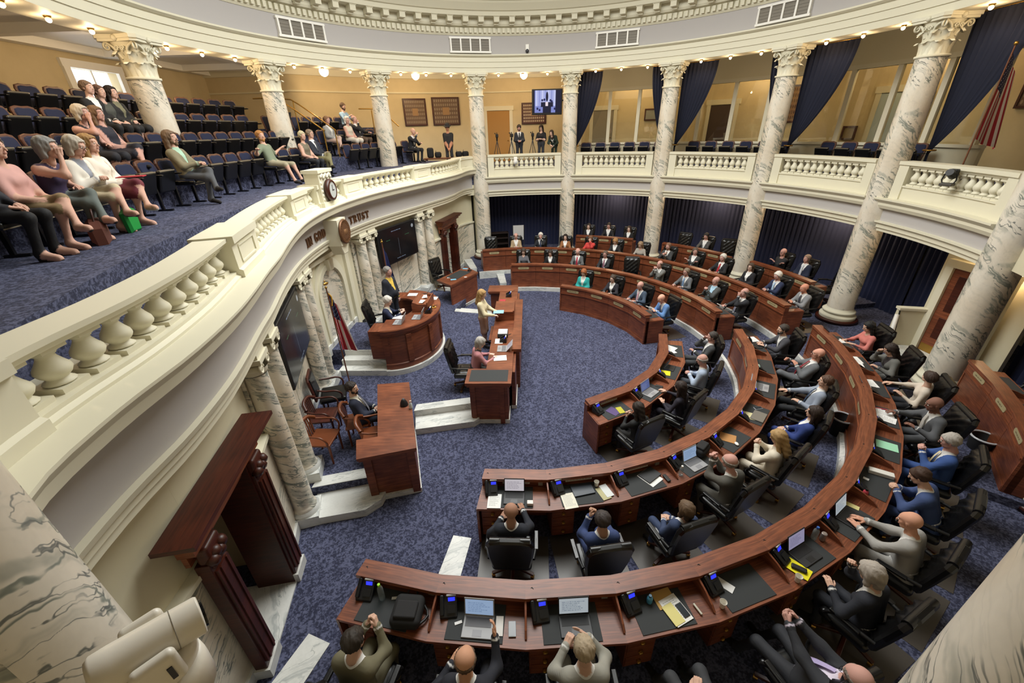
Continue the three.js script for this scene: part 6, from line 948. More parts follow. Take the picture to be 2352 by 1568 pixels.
// rostrum
{ const p = (u, v, y) => { const q = rp(u, v); return { x: q[0], y, z: q[1], turn: 87 * RAD }; };
  laptop('silver laptop open before the white-haired woman at the speaker desk', p(3.12, 0.92, 1.256), 'grey', 0, 0.3); laptop('second silver laptop on the curved edge of the speaker desk', p(2.72, 0.62, 1.256), 'grey', 0, 0.3); laptop('large dark laptop beside the standing man on the speaker desk', p(2.95, -0.92, 1.256), 'grey', 1, 0.36, 0.6);
  for (const [u, v, y, l] of [[2.78, 0.05, 1.47, 'white papers on the sloping reading stand'], [2.78, -0.28, 1.47, 'second sheet on the sloping reading stand'], [3.25, -1.02, 1.257, 'curled white sheet beside the standing man on the speaker desk'], [3.2, 0.6, 1.257, 'white sheet in the hands of the woman at the speaker desk'], [2.6, -0.7, 1.257, 'white sheet between the reading stand and the dark laptop']]) paper(l, p(u, v, y), 0.22, 0.28, 0, rr(-0.4, 0.4));
  const ph = p(2.5, 0.3, 1.256), c = phoneProto.clone(); c.name = numbered('desk_phone'); c.userData = {}; scene.add(c); c.position.set(ph.x, ph.y, ph.z); c.rotation.y = 87 * RAD + PI; tag(c, 'black desk phone on the curved speaker desk', 'phone');
  const gv = p(2.42, -0.02, 1.256), gg = thing('gavel', 'small wooden gavel on a yellow block on the speaker desk', 'gavel', [gv.x, gv.y, gv.z], 0.5); part(gg, 'block', rbox(0.12, 0.03, 0.12, 0.006, 0, 0.015, 0), mat(0xb98a3a, 0.4)); part(gg, 'mallet', cyl(0.022, 0.022, 0.08, 10, 0, 0.055, 0, PI / 2), mat(0xa06c2c, 0.4));
  paper('white sheet under the hands of the woman in pink', p(0.52, 1.9, 0.771), 0.24, 0.3, 0, 0.1); laptop('white laptop on the clerk counter before the woman in pink', p(0.5, 1.45, 0.771), 'doc', 0, 0.31, 0.7); paper('white page beside the telephone on the clerk counter', p(0.6, 1.05, 0.771), 0.26, 0.2, 0);
  const pr = p(0.52, 0.72, 0.771), pg = thing('printer', 'small black and white label printer on the clerk counter', 'printer', [pr.x, pr.y, pr.z], 87 * RAD); part(pg, 'case', rbox(0.3, 0.1, 0.26, 0.015, 0, 0.05, 0), M.black); part(pg, 'lid', rbox(0.28, 0.02, 0.24, 0.006, 0, 0.11, 0), mat(0xd8d8d6, 0.4));
  for (const [u, v, l] of [[0.5, 1.05, 'black desk phone on the clerk counter near the woman in pink'], [0.5, -2.05, 'black desk phone beside red books on the clerk counter']]) { const q = p(u, v, 0.771), k = phoneProto.clone(); k.name = numbered('desk_phone'); k.userData = {}; scene.add(k); k.position.set(q.x, q.y, q.z); k.rotation.y = 87 * RAD + PI; tag(k, l, 'phone'); }
  const bk = p(0.66, -1.5, 0.771); for (let k = 0; k < 2; k++) solo('book', rbox(0.24, 0.035, 0.18, 0.005), mat(k ? 0xa8323a : 0x8a2a30, 0.6), k ? 'red hardback on top of another beside the clerk counter phone' : 'dark red hardback at the bottom beside the clerk counter phone', 'book', [bk.x, bk.y + 0.019 + 0.036 * k, bk.z], 87 * RAD);
  paper('pale blue bill booklet held by the standing woman at the podium', { ...p(0.68, -0.16, 1.05) }, 0.22, 0.28, 0x8cc4dc, 0); const pc = p(0.42, 0.36, 0.631); solo('pen_cup', cyl(0.04, 0.045, 0.11, 12, 0, 0.055, 0), M.black, 'black mesh pen cup on the low shelf of the clerk counter', 'pen cup', [pc.x, pc.y, pc.z]); solo('desk_pad', box(0.3, 0.006, 0.24), M.blotter, 'small black pad on the low shelf of the clerk counter', 'desk pad', [p(0.62, 0.1, 0).x, 0.634, p(0.62, 0.1, 0).z], 87 * RAD); }
// waste baskets
for (const [x, z, l] of [[6.5, -6.4, 'black waste basket with a clear liner behind the man in pale grey-blue'], [8.35, -5.55, 'large black waste basket with a clear liner by the back row desk']]) { const y = z > -6 ? 0 : TIER[1], g = thing('waste_basket', l, 'bin', [x, y + 0.002, z]); part(g, 'basket', lathe([[0, 0], [0.14, 0], [0.19, 0.4], [0.18, 0.4], [0.13, 0.02], [0, 0.02]], 20), M.rubber); part(g, 'liner', put(new THREE.TorusGeometry(0.19, 0.018, 6, 20).toNonIndexed(), 0, 0.4, 0, PI / 2), std(0xb9bcc0, 0.2)); }
// ---------------------------------------------------------------- folding theatre seats of the gallery
const gAt = (r, a) => ({ x: GC[0] - r * Math.cos(a * RAD), z: GC[1] + r * Math.sin(a * RAD), turn: Math.atan2(Math.cos(a * RAD), -Math.sin(a * RAD)) });
const seatBack = [[-0.23, 0.42], [0.23, 0.42], [0.24, 0.8], [0.21, 0.86], [0.12, 0.885], [0, 0.875], [-0.12, 0.885], [-0.21, 0.86], [-0.24, 0.8]];
const S = { frame: extr(seatBack, 0.05, 0.012), pad: extr(seatBack.map(([x, y]) => [x * 0.86, (y - 0.64) * 0.86 + 0.64]), 0.05, 0.018), pan: mg([rbox(0.44, 0.09, 0.4, 0.035, 0, 0, 0, 0, 0, 2)]), panTop: rbox(0.4, 0.03, 0.36, 0.012, 0, 0.045, 0), arm: mg([rbox(0.055, 0.03, 0.36, 0.012, 0, 0.61, -0.06), box(0.04, 0.58, 0.05, 0, 0.3, -0.1), box(0.045, 0.03, 0.26, 0, 0.015, -0.06)]), edge: box(0.42, 0.012, 0.012) };
function theatreSeat(up, armRight) {
  const t = new THREE.Group(); t.name = 'theatre_seat';
  part(t, 'back_frame', S.frame, M.seatWood, [0, 0, -0.16], [-0.2, 0, 0]); part(t, 'back_pad', S.pad, M.seatBlue, [0, 0, -0.14], [-0.2, 0, 0]);
  const p = part(t, 'seat_pan', S.pan, M.leather, up ? [0, 0.5, -0.04] : [0, 0.42, 0.08], [up ? -1.25 : 0.03, 0, 0]); part(p, 'seat_cushion', S.panTop, M.seatBlue); part(p, 'front_edge', S.edge, mat(0x8a7f6a, 0.5), [0, -0.03, 0.195]);
  part(t, 'armrest', S.arm, M.leather, [0.27, 0, 0]); if (armRight) part(t, 'armrest', S.arm, M.leather, [-0.27, 0, 0]);
  return t;
}
const seatProto = { up: theatreSeat(1, 0), down: theatreSeat(0, 0), upEnd: theatreSeat(1, 1) };
function place(kind, label, p, y, group) { const c = seatProto[kind].clone(); c.name = numbered('theatre_seat'); c.userData = {}; scene.add(c); c.position.set(p.x, y + 0.003, p.z); c.rotation.y = p.turn; return tag(c, label, 'seat', group); }
const rowName = ['front', 'second', 'third', 'top'];
const GROW = [{ p: 1.55, segs: [[15.6, -13.9], [-18.4, -27]] }, { p: 1.48, segs: [[12.7, -14.8], [-18.5, -26.4]] }, { p: 1.44, segs: [[9.2, -13.6], [-18.5, -24.6]] }, { p: 1.43, segs: [[7.2, -15]] }];
const GP = [   // row
  [0, 15.4, 'woman in black trousers and flat sandals at the row end', { woman: 1, top: 0x22222a, trousers: 0x131316, sandals: 1, shoes: 0x2a221c, style: 'bob', hair: 0x5a4c40, arms: 'lap' }],
  // row, angle, who, pose
  [0, 13.8, 'woman in pink blouse and khaki capris with crossed legs', { woman: 1, top: 0xc99a92, trousers: 0x8a7656, shorts: 1, sandals: 1, shoes: 0x30281f, legs: 'crossed', style: 'bob', hair: 0x6a6058, arms: 'lap', sleeves: 'short' }],
  [0, 12.2, 'grey-haired woman in a purple sleeveless top with chin on fist', { woman: 1, top: 0x2e2040, trousers: 0x5c6460, sandals: 1, shoes: 0x1c1a18, legs: 'crossed', style: 'bob', hair: 0x8c8a86, arms: 'cheek', sleeves: 'none', lean: 16 }],
  [0, 10.6, 'silver-haired woman in a white cardigan holding a red folder', { woman: 1, jacket: 0xd8d2c6, shirt: 0x8a8e98, trousers: 0xc4b596, shorts: 1, sandals: 1, shoes: 0x4a4030, legs: 'crossed', style: 'bob', hair: 0xb4aa9a, arms: 'phoneLow', lean: 14, nod: 12, glasses: 1 }],
  [0, 9.0, 'blonde woman in a white jacket and maroon patterned skirt', { woman: 1, jacket: 0xe2d8c8, shirt: 0xe2d8c8, trousers: 0x6c2632, skirt: 1, sandals: 1, shoes: 0xd8d2c8, legs: 'crossed', style: 'long', hair: 0x9b7748, arms: 'lapclasp' }],
  [0, 2.94, 'long-haired bearded man in an olive jacket with a phone', { jacket: 0x7d755c, shirt: 0x9fc0a8, trousers: 0x4a4c50, style: 'long', hair: 0x6b5540, beard: 1, legs: 'crossed', arms: 'phoneLow', lean: -8 }],
  [0, -6.2, 'ginger bearded man in a green checked shirt and shorts', { top: 0x77806a, trousers: 0x9c947c, shorts: 1, style: 'short', hair: 0xa9763e, beard: 1, arms: 'out', sleeves: 'short', lean: -14, legs: 'out', yaw: -25 }],
  [0, -11.2, 'silver-haired woman in a patterned sleeveless blouse', { woman: 1, top: 0x6e6654, trousers: 0x22242a, style: 'thick', hair: 0xb9b08e, arms: 'lap', sleeves: 'none', yaw: -20 }],
  [0, -12.8, 'bespectacled man in a dark suit and khaki trousers', { jacket: 0x20242f, trousers: 0x77714f, tie: 0x2c3140, style: 'short', hair: 0x7b6a58, glasses: 1, legs: 'crossed', arms: 'lap', lean: -8 }],
  [0, -28.4, 'bald man in a black suit with chin on his hand beside the officer', { jacket: 0x1d1f24, style: 'bald', hair: 0x6a5a4c, arms: 'chin', lean: 14, yaw: -15 }],
  [1, 4.75, 'silver-haired woman in a black sleeveless dress with hand on cheek', { woman: 1, top: 0x1c1c24, trousers: 0x1c1c24, skirt: 1, style: 'bob', hair: 0xb6aa98, arms: 'cheek', sleeves: 'none', lean: 8 }],
  [1, 3.3, 'brown-haired woman in a black dress with crossed bare legs', { woman: 1, top: 0x1e1f2c, trousers: 0x1e1f2c, skirt: 1, style: 'long', hair: 0x6e5238, arms: 'lapclasp', sleeves: 'none', legs: 'crossed', lean: -6 }],
  [1, -18.6, 'woman in a grey cardigan and pale trousers with her hair tied back', { woman: 1, jacket: 0x8f8f8e, shirt: 0xd0cfca, trousers: 0xb79d92, style: 'short', hair: 0x7a5a40, arms: 'lap', legs: 'crossed' }],
  [1, -22, 'white-haired woman in a pale floral dress', { woman: 1, top: 0xc6bfae, trousers: 0xcfc8bb, skirt: 1, style: 'bob', hair: 0xd8d4cc, arms: 'lapclasp', sleeves: 'none', yaw: -30 }],
  [1, -23.5, 'balding man in a black jacket and white shirt touching his mouth', { jacket: 0x17191e, trousers: 0x5a4a3e, style: 'fringe', hair: 0x84796c, arms: 'chin', lean: -10 }],
  [2, -15.1, 'woman with long black hair in white working on a laptop', { woman: 1, top: 0xd0ccc8, trousers: 0x1b1c20, style: 'long', hair: 0x15110f, arms: 'phoneLow', nod: 18 }],
  [2, -24.6, 'bearded man in a light blue shirt looking at his phone', { top: 0x8fb0cf, trousers: 0x2a2c33, style: 'short', hair: 0x42301f, beard: 1, arms: 'phone', nod: 10 }],
  [2, 1.1, 'man in a black jacket near the window in the third row', { jacket: 0x1c1d20, style: 'short', hair: 0x6a5442, arms: 'lap' }],
  [2, -0.1, 'woman in grey-green with a white badge in the third row', { woman: 1, top: 0x4a4d48, trousers: 0x2a2a2c, style: 'short', hair: 0x5a3e30, arms: 'lap' }],
  [2, -1.5, 'dark-haired woman in a black blazer and short skirt in the third row', { woman: 1, jacket: 0x202022, shirt: 0x77745c, trousers: 0x1c1c1e, skirt: 1, style: 'long', hair: 0x20140f, arms: 'lapclasp' }],
];
const ORD = ['first', 'second', 'third', 'fourth', 'fifth', 'sixth', 'seventh', 'eighth', 'ninth', 'tenth', 'eleventh', 'twelfth', 'thirteenth', 'fourteenth', 'fifteenth', 'sixteenth', 'seventeenth', 'eighteenth', 'nineteenth', 'twentieth', 'last'];
GROW.forEach((R, k) => R.segs.forEach(([a0, a1], j) => {
  for (let a = a0; a >= a1; a -= R.p) {
    const nth = ORD[Math.min(20, j ? Math.round((a0 - a) / R.p) : Math.floor((a - a1) / R.p + 0.001))];
    const near = GP.find((q) => q[0] === k && Math.abs(q[1] - a) < R.p * 0.52), y = 4.3 + 0.47 * k;
    if (near && !near.used) { near.used = 1; near[1] = a; place('down', `folding gallery seat, let down under the ${near[2].split(' ').slice(0, 8).join(' ')}`.split(' ').slice(0, 16).join(' '), gAt(20 + k - 0.14, a), y); }
    else place(a - R.p < a1 ? 'upEnd' : 'up', `empty navy folding seat, ${nth} from the stairs in the ${rowName[k]} gallery row${j ? ' beyond them' : ''}`, gAt(20 + k - 0.14, a), y, `empty ${rowName[k]} row gallery seats ${j ? 'beyond' : 'before'} the stairs`);
  }
}));
for (const [k, a, who, o] of GP) {
  const p = gAt(20 + k - 0.2, a); p.y = 4.3 + 0.47 * k;
  if (!GP.find((q) => q[2] === who).used) { place('down', `folding gallery seat, let down under the ${who.split(' ').slice(0, 8).join(' ')}`, gAt(20 + k - 0.14, a), p.y); }
  person(`${who}, in the gallery`.split(' ').length > 16 ? who : `${who}, in the gallery`, p, { lod: k === 0 && a > 0 ? 'hi' : 'lo', skin: [0xcda28e, 0xc4988a, 0xd4ae9e][k % 3], s: o.woman ? 0.96 : 1, dy: -0.04, ...o });
}
{ // belongings in the gallery
  const b = gAt(19.35, 13.2), g = thing('handbag', 'large brown leather handbag on the gallery floor', 'bag', [b.x, 4.302, b.z], b.turn + 0.5); part(g, 'bag_body', extr([[-0.28, 0], [0.28, 0], [0.24, 0.22], [0.1, 0.3], [-0.12, 0.28], [-0.25, 0.2]], 0.2, 0.05), mat(0x5a2f24, 0.5)); part(g, 'handle', tube([[-0.12, 0.26, 0], [-0.06, 0.4, 0.02], [0.06, 0.4, 0.02], [0.1, 0.28, 0]], 0.012, 6), mat(0x3c1f18, 0.5));
  const c = gAt(19.3, 11.3), h = thing('shopping_bag', 'bright green plastic shopping bag standing on the gallery floor', 'bag', [c.x, 4.302, c.z], c.turn); part(h, 'bag_body', extr([[-0.12, 0], [0.12, 0], [0.15, 0.3], [0.05, 0.34], [-0.07, 0.32], [-0.14, 0.27]], 0.1, 0.03), mat(0x1f8f3c, 0.35)); part(h, 'handle', tube([[-0.07, 0.3, 0], [-0.03, 0.4, 0], [0.03, 0.4, 0], [0.07, 0.31, 0]], 0.008, 5), mat(0x1f8f3c, 0.35));
  const r = gAt(19.3, 10.0); solo('folder', box(0.24, 0.012, 0.32), mat(0xb02436, 0.6), 'red folder on the lap of the silver-haired woman in white', 'folder', [r.x, 5.02, r.z], r.turn + 0.3);
  const l = gAt(21.45, -15.1), lp = { x: l.x, y: 5.95, z: l.z, turn: l.turn }; laptop('black laptop on the knees of the woman with long black hair', lp, 'grey', 1, 0.3);
  // brass stair rails
  for (const [a, lab] of [[-15.4, 'brass handrail beside the woman with the laptop'], [-17.1, 'brass handrail beside the woman in the grey cardigan']]) { const P = (r, y) => { const q = gAt(r, a); return [q.x, y, q.z]; }; const t = thing('handrail', lab, 'handrail'); part(t, 'rail', tube([P(20.1, 5.6), P(21.6, 6.55), P(21.75, 6.6), P(22.6, 6.62)], 0.022, 8), M.brass); for (const [r, y0, y1] of [[20.15, 4.77, 5.62], [21.6, 5.24, 6.55]]) part(t, 'post', tube([P(r, y0), P(r, y1)], 0.02, 8, 2), M.brass); }
  const P = (r, a, y) => { const q = gAt(r, a); return [q.x, y, q.z]; }; const t = thing('handrail', 'brass handrail behind the bearded man in the light blue shirt', 'handrail'); part(t, 'rail', tube([P(21.8, -26.6, 6.4), P(20.8, -26.9, 6.3), P(20.0, -27.2, 5.7)], 0.022, 8), M.brass); part(t, 'post', tube([P(21.2, -26.8, 5.2), P(21.2, -26.8, 6.33)], 0.02, 8, 2), M.brass);
}
// ---------------------------------------------------------------- people and cameras at the far end of the gallery
const upY = 3.954, std2 = (x, z, turn) => ({ x, y: upY, z, turn });
{
  const cop = person('standing police officer in black uniform and broad hat, hands folded', std2(-2.58, -20.6, 0.1), { stand: 1, s: 1.03, top: 0x17181c, trousers: 0x2a2b2f, skin: 0xb98468, style: 'short', hair: 0x2a211b, arms: 'front', sleeves: 'short', nod: 24 });
  const hm = solo('police_hat', mg([lathe([[0, 0.02], [0.16, 0.0], [0.17, 0.01], [0.1, 0.025], [0.098, 0.09], [0.07, 0.115], [0, 0.11]], 20)]), mat(0x15161a, 0.7), 'black broad-brimmed hat on the officer', 'hat', [-2.57, 3.954 + 1.72, -20.53], 0); hm.rotation.x = 0.35;
  person('man in a dark suit standing with a phone among the cameras', std2(0.64, -21.6, 0.05), { stand: 1, s: 0.97, jacket: 0x2a2d35, style: 'thick', hair: 0x2c2119, beard: 1, arms: [[-0.04, 1.05, 0.24], [0.04, 1.05, 0.24], 'fist', 'fist'], nod: 20, skin: RED, tie: 0x202024 });
  person('long-haired woman in a black top standing with a phone', std2(1.69, -21.7, -0.3), { stand: 1, woman: 1, s: 0.95, top: 0x15151a, trousers: 0x33353c, style: 'long', hair: 0x241913, arms: [[-0.04, 1.12, 0.24], [0.04, 1.12, 0.24], 'fist', 'fist'], sleeves: 'short', nod: 22, skin: PALE });
  person('woman in a dark green jacket bending forward beside the television column', std2(2.3, -21.5, -0.5), { stand: 1, woman: 1, s: 0.9, jacket: 0x26352c, style: 'long', hair: 0x33261f, arms: [[-0.05, 0.9, 0.4], [0.1, 0.85, 0.36], 'relaxed', 'relaxed'], lean: 38, skin: PALE });
  const cams = [[-0.41, -21.6, 'on a low tripod in front of the open doorway'], [0.28, -21.5, 'on a tall tripod beside the man in the dark suit'], [1.27, -21.5, 'on a tripod beside the long-haired woman in black']];
  for (const [x, z, w] of cams) {
    const g = thing('video_camera', 'black video camera ' + w, 'camera', [x, upY, z], rr(-0.3, 0.3));
    for (let k = 0; k < 3; k++) part(g, 'tripod_leg', tube([[0, 1.05, 0], [0.3 * Math.sin(k * 2.1), 0.01, 0.3 * Math.cos(k * 2.1)]], 0.016, 6, 2), mat(0x3a3a3c, 0.5)); part(g, 'tripod_head', cyl(0.04, 0.04, 0.14, 10, 0, 1.1, 0), M.black);
    const b = part(g, 'camera_body', rbox(0.12, 0.15, 0.3, 0.02, 0, 1.25, 0), M.black); part(b, 'lens', cyl(0.045, 0.05, 0.14, 12, 0, 1.25, 0.2, PI / 2), M.rubber); part(b, 'viewfinder', rbox(0.05, 0.05, 0.16, 0.01, -0.08, 1.35, -0.05), M.black); part(b, 'carry_handle', tube([[0, 1.33, 0.12], [0, 1.38, 0.08], [0, 1.38, -0.06], [0, 1.33, -0.1]], 0.012, 6), M.black);
  }
  for (const [x, z, w] of [[-3.45, -20.6, 'tall black backpack at the seat end of the bench'], [-3.1, -20.55, 'small black bag between the tall backpack and the officer'], [-2.15, -20.5, 'tall black backpack between the officer and the low bag'], [-1.85, -20.5, 'low black bag at the end of the bench by the column']]) { const g = thing('backpack', w, 'bag', [x, 4.402, z], 0.1); part(g, 'bag_body', rbox(0.3, w.includes('small') || w.includes('low') ? 0.24 : 0.42, 0.2, 0.08, 0, 0.2 * (w.includes('small') || w.includes('low') ? 0.6 : 1.05), 0, 0, 0, 3), mat(0x17171a, 0.8)); part(g, 'strap', tube([[-0.08, 0.3, 0.1], [-0.1, 0.2, 0.13], [-0.08, 0.06, 0.1]], 0.012, 5), M.black); }
  const bn = thing('bench', 'low dark bench holding black bags beside the officer', 'bench', [-2.7, upY, -20.55]); part(bn, 'seat', rbox(2.1, 0.06, 0.42, 0.02, 0, 0.415, 0), M.walnut); for (const [x, z] of [[-0.95, 0.15], [0.95, 0.15], [-0.95, -0.15], [0.95, -0.15]]) part(bn, 'leg', box(0.06, 0.385, 0.06, x, 0.193, z), M.walnut);
}
// ---------------------------------------------------------------- lamps
const warm = 0xffdcae, bulbGeo = sph(0.045, 10, 0, -0.06, 0), bulbMat = glow(0xffe8c0, 7), bulbCup = lathe([[0.05, 0], [0.06, -0.01], [0.045, -0.03], [0.03, -0.035]].reverse(), 12);
function lamp(name, label, pos, geo, gm, fit, cd, dy, group) {
  const g = thing(name, label, 'lamp', pos, 0, group); const b = part(g, 'bulb', geo, gm); b.castShadow = false; part(g, 'fitting', fit, M.brass);
  const l = new THREE.PointLight(warm, cd, 0, 2); l.position.set(0, dy, 0); l.shadow.radius = 3; l.name = 'glow'; g.add(l);
}
for (let k = -3; k < 6; k++) for (const j of [-1, 0, 1]) {
  const th = -38.25 + 24.79 * (k + 0.5) + j * 6.3, p = ringAt(RR - 0.02, th);
  const bay = ['over the woman in pink', 'beside the window column', 'before the stair-rail column', 'before the two framed portrait groups', 'above the camera crews', 'above the first glazed bay', 'above the second glazed bay', 'above the third glazed bay', 'above the hanging flag'][k + 3];
  lamp('cove_bulb', `bare bulb ${bay}, ${['by its first column', 'in the middle', 'by its second column'][j + 1]}`, [p[0], 7.478, p[1]], bulbGeo, bulbMat, bulbCup, 0.85, -0.13, 'bare bulbs in a ring under the entablature');
}
const globeGeo = sph(0.17, 18, 0, -0.34, 0, 1, 1.05, 1), globeMat = glow(0xfff0d4, 4), globeFit = mg([cyl(0.02, 0.02, 0.14, 8, 0, -0.07, 0), cyl(0.09, 0.05, 0.05, 12, 0, -0.16, 0), cyl(0.08, 0.08, 0.02, 12, 0, -0.01, 0)]);
for (const [x, z, w] of [[-7.5, -6.6, 'over the front row women'], [-9.0, -12.9, 'beside the column near the bright window'], [-6.79, -18.55, 'in front of the orange-lit gallery wall'], [-3.74, -20.68, 'above the two framed portrait groups'], [0.9, -21.73, 'above the camera crews']]) lamp('globe_lamp', 'large white globe ceiling lamp ' + w, [x, 7.95, z], globeGeo, globeMat, globeFit, 8.5, -0.6);
for (const [th, w] of [[23.7, 'above the back desk beside the television bay'], [48, 'above the lone man at the back desk'], [72.6, 'above the man with crossed arms'], [103, 'above the panelled side door']]) { const p = ringAt(10.3, th); lamp('globe_lamp', 'small white globe lamp under the gallery ' + w, [p[0], 2.86, p[1]], sph(0.13, 14, 0, -0.13, 0, 1, 0.9, 1), globeMat, cyl(0.1, 0.1, 0.03, 14, 0, -0.015, 0), 5, -0.3); }

for (const [th, w] of [[24, 'first'], [48, 'second'], [72, 'third']]) { const p = ringAt(12.3, th); lamp('globe_lamp', `small globe lamp in the corridor behind the ${w} glazed bay`, [p[0], 7.95, p[1]], sph(0.11, 14, 0, -0.2, 0), globeMat, cyl(0.05, 0.05, 0.12, 10, 0, -0.06, 0), 5, -0.4); }
// ---------------------------------------------------------------- drapes
function pleats(path0, y0, y1, amp, wave, m) { let L = 0; const pts = path0.map((p, i) => { if (i) L += Math.hypot(p[0] - path0[i - 1][0], p[1] - path0[i - 1][1]); return [p, L]; }); const pth = pts.map(([p, l], i) => { const q = path0[Math.min(path0.length - 1, i + 1)], o = path0[Math.max(0, i - 1)], dx = q[0] - o[0], dz = q[1] - o[1], d = Math.hypot(dx, dz), a = amp * Math.sin(l / wave * 2 * PI) * (1 + 0.4 * Math.sin(l * 1.7)); return [p[0] + dz / d * a, p[1] - dx / d * a]; }); return sweep(pth, rect(-0.012, 0.012, y0, y1)); }
for (const [a0, a1, fl, w] of [[-13, 12.2, 0, 'behind the bookcase'], [12.4, 37.2, 0, 'behind the back desk next to the television bay'], [37.4, 61.8, 0, 'behind the lone man at the back desk'], [62, 86.2, 0, 'behind the man with crossed arms'], [86.4, 93.4, 0, 'beside the panelled side door'], [104, 131, 0, 'behind the back desk with only empty chairs']]) solo('curtain', pleats(arc(RC, 11.0, a1, a0, 0.25), fl + 0.01, 2.84, 0.035, 0.17), M.curtain, 'floor-length dark navy pleated curtain ' + w, 'curtain');
function swag(th, s, width, label) {     // drape gathered towards a column: s = +1 to the right of it
  const nx = 26, ny = 22, pos = [], ix = [];
  for (let j = 0; j <= ny; j++) for (let i = 0; i <= nx; i++) {
    const t = j / ny, q = i / nx, tie = 0.8, y = 7.46 - t * 3.45;
    const k = t < tie ? 1 - Math.pow(t / tie, 1.7) : 0, w = 0.35 + (width - 0.35) * k, a = th + s * (1.4 + w * q), r = 9.55 + 0.05 * Math.sin(q * (6 + width * 1.5) * PI) * (0.4 + 0.6 * k) + 0.15 * t;
    const p = ringAt(r, a); pos.push(p[0], y, p[1]);
  }
  for (let j = 0; j < ny; j++) for (let i = 0; i < nx; i++) { const a = j * (nx + 1) + i; ix.push(a, a + nx + 1, a + 1, a + 1, a + nx + 1, a + nx + 2); }
  const g = new THREE.BufferGeometry(); g.setAttribute('position', new THREE.Float32BufferAttribute(pos, 3)); g.setIndex(ix); g.computeVertexNormals();
  const t = thing('drape', label, 'drape'); part(t, 'cloth', g, M.curtainUp); const e = ringAt(9.68, th + s * 1.6); part(t, 'tie_back', put(new THREE.TorusGeometry(0.12, 0.02, 6, 14).toNonIndexed(), e[0], 4.72, e[1], PI / 2), M.brass);
  const p0 = ringAt(9.55, th + s * 1.4), p1 = ringAt(9.55, th + s * (1.4 + width)); part(t, 'rod', tube([[p0[0], 7.47, p0[1]], [p1[0], 7.47, p1[1]]], 0.015, 6, 2), M.brass);
}
M.curtainUp = std(0x10152a, 0.85, { side: THREE.DoubleSide });
swag(11.33, 1, 6.2, 'navy drape tied back beside the television column'); swag(36.12, -1, 4.2, 'narrow navy drape on the television side of the next column'); swag(36.12, 1, 7.6, 'wide navy drape before the dark doorway of the second glazed bay'); swag(60.91, -1, 3.6, 'narrow navy drape beside the tall portrait group of the second bay'); swag(60.91, 1, 8.4, 'wide navy drape above the little framed notice of the third bay'); swag(85.7, -1, 3.4, 'narrow navy drape beyond the pale doorway of the third bay'); swag(85.7, 1, 8.6, 'wide navy drape between the column and the hanging flag');

// ---------------------------------------------------------------- glazed partition of the right gallery
{
  const g = structGroup('window_2', 'white framed glazed partition behind the right gallery');
  part(g, 'dado', sweep(arc(RC, 11.4, 86, 13, 2), rect(-0.06, 0.06, 3.95, 4.7)), M.creamB); part(g, 'sill', sweep(arc(RC, 11.4, 86, 13, 2), rect(-0.08, 0.14, 4.7, 4.78)), M.cream);
  part(g, 'head', sweep(arc(RC, 11.4, 86, 13, 2), rect(-0.06, 0.06, 6.85, 7.95)), M.creamB); part(g, 'head_trim', sweep(arc(RC, 11.4, 86, 13, 2), rect(-0.07, 0.1, 6.85, 6.97)), M.cream);
  const mul = box(0.14, 2.1, 0.12), pane = new THREE.MeshPhysicalMaterial({ color: 0xf4f4ee, roughness: 0.02, transmission: 1, thickness: 0 });
  for (let k = 0; k <= 11; k++) { const th = 13.2 + k * 6.5, p = ringAt(11.4, th); part(g, 'mullion', mul, M.cream, [p[0], 5.8, p[1]], [0, -th * RAD, 0]); if (k < 11) { const q = ringAt(11.4 * Math.cos(3.25 * RAD), th + 3.25); part(g, 'pane', box(1.16, 2.07, 0.008), pane, [q[0], 5.815, q[1]], [0, -(th + 3.25) * RAD, 0]); } }
}
// corridor behind the glass: doors and pictures
function wallAt(r, th, off = 0.02) { const p = ringAt(r - off, th); return { x: p[0], z: p[1], turn: -th * RAD }; }
function doorLeafy(n, th, w, h, mtl, label, y = 3.95) { const f = wallAt(13.28, th), g = structGroup('door_' + n, label); g.position.set(f.x, y, f.z); g.rotation.y = f.turn; part(g, 'architrave', mg([box(0.16, h + 0.16, 0.08, -w / 2 - 0.08, (h + 0.16) / 2, 0), box(0.16, h + 0.16, 0.08, w / 2 + 0.08, (h + 0.16) / 2, 0), box(w + 0.42, 0.2, 0.1, 0, h + 0.12, 0)]), M.cream); part(g, 'door_leaf', box(w, h, 0.05, 0, h / 2, 0), mtl); part(g, 'handle', sph(0.03, 8, w / 2 - 0.1, 1.0, 0.06), M.brass); }
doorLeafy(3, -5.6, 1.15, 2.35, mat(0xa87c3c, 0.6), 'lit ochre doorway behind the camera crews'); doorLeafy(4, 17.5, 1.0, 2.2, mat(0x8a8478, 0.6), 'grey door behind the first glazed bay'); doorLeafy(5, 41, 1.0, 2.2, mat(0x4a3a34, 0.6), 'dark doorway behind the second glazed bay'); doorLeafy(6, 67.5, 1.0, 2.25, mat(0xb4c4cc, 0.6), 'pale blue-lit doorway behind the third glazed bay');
const portraitTex = (bg, dot) => canvasTex(256, 192, (x, w, h) => { x.fillStyle = bg; x.fillRect(0, 0, w, h); x.fillStyle = dot; for (let r = 0; r < 6; r++) for (let c = 0; c < 11; c++) if (!(r > 1 && r < 4 && c > 3 && c < 7)) { x.beginPath(); x.ellipse(22 + c * 21, 20 + r * 30, 7, 10, 0, 0, 7); x.fill(); } x.fillStyle = '#9a7a58'; x.fillRect(95, 68, 66, 54); });
const portraits = [std(0xffffff, 0.25, { map: portraitTex('#6a5648', '#8b7a68') }), std(0xffffff, 0.25, { map: portraitTex('#8a6a50', '#5f4636') })];
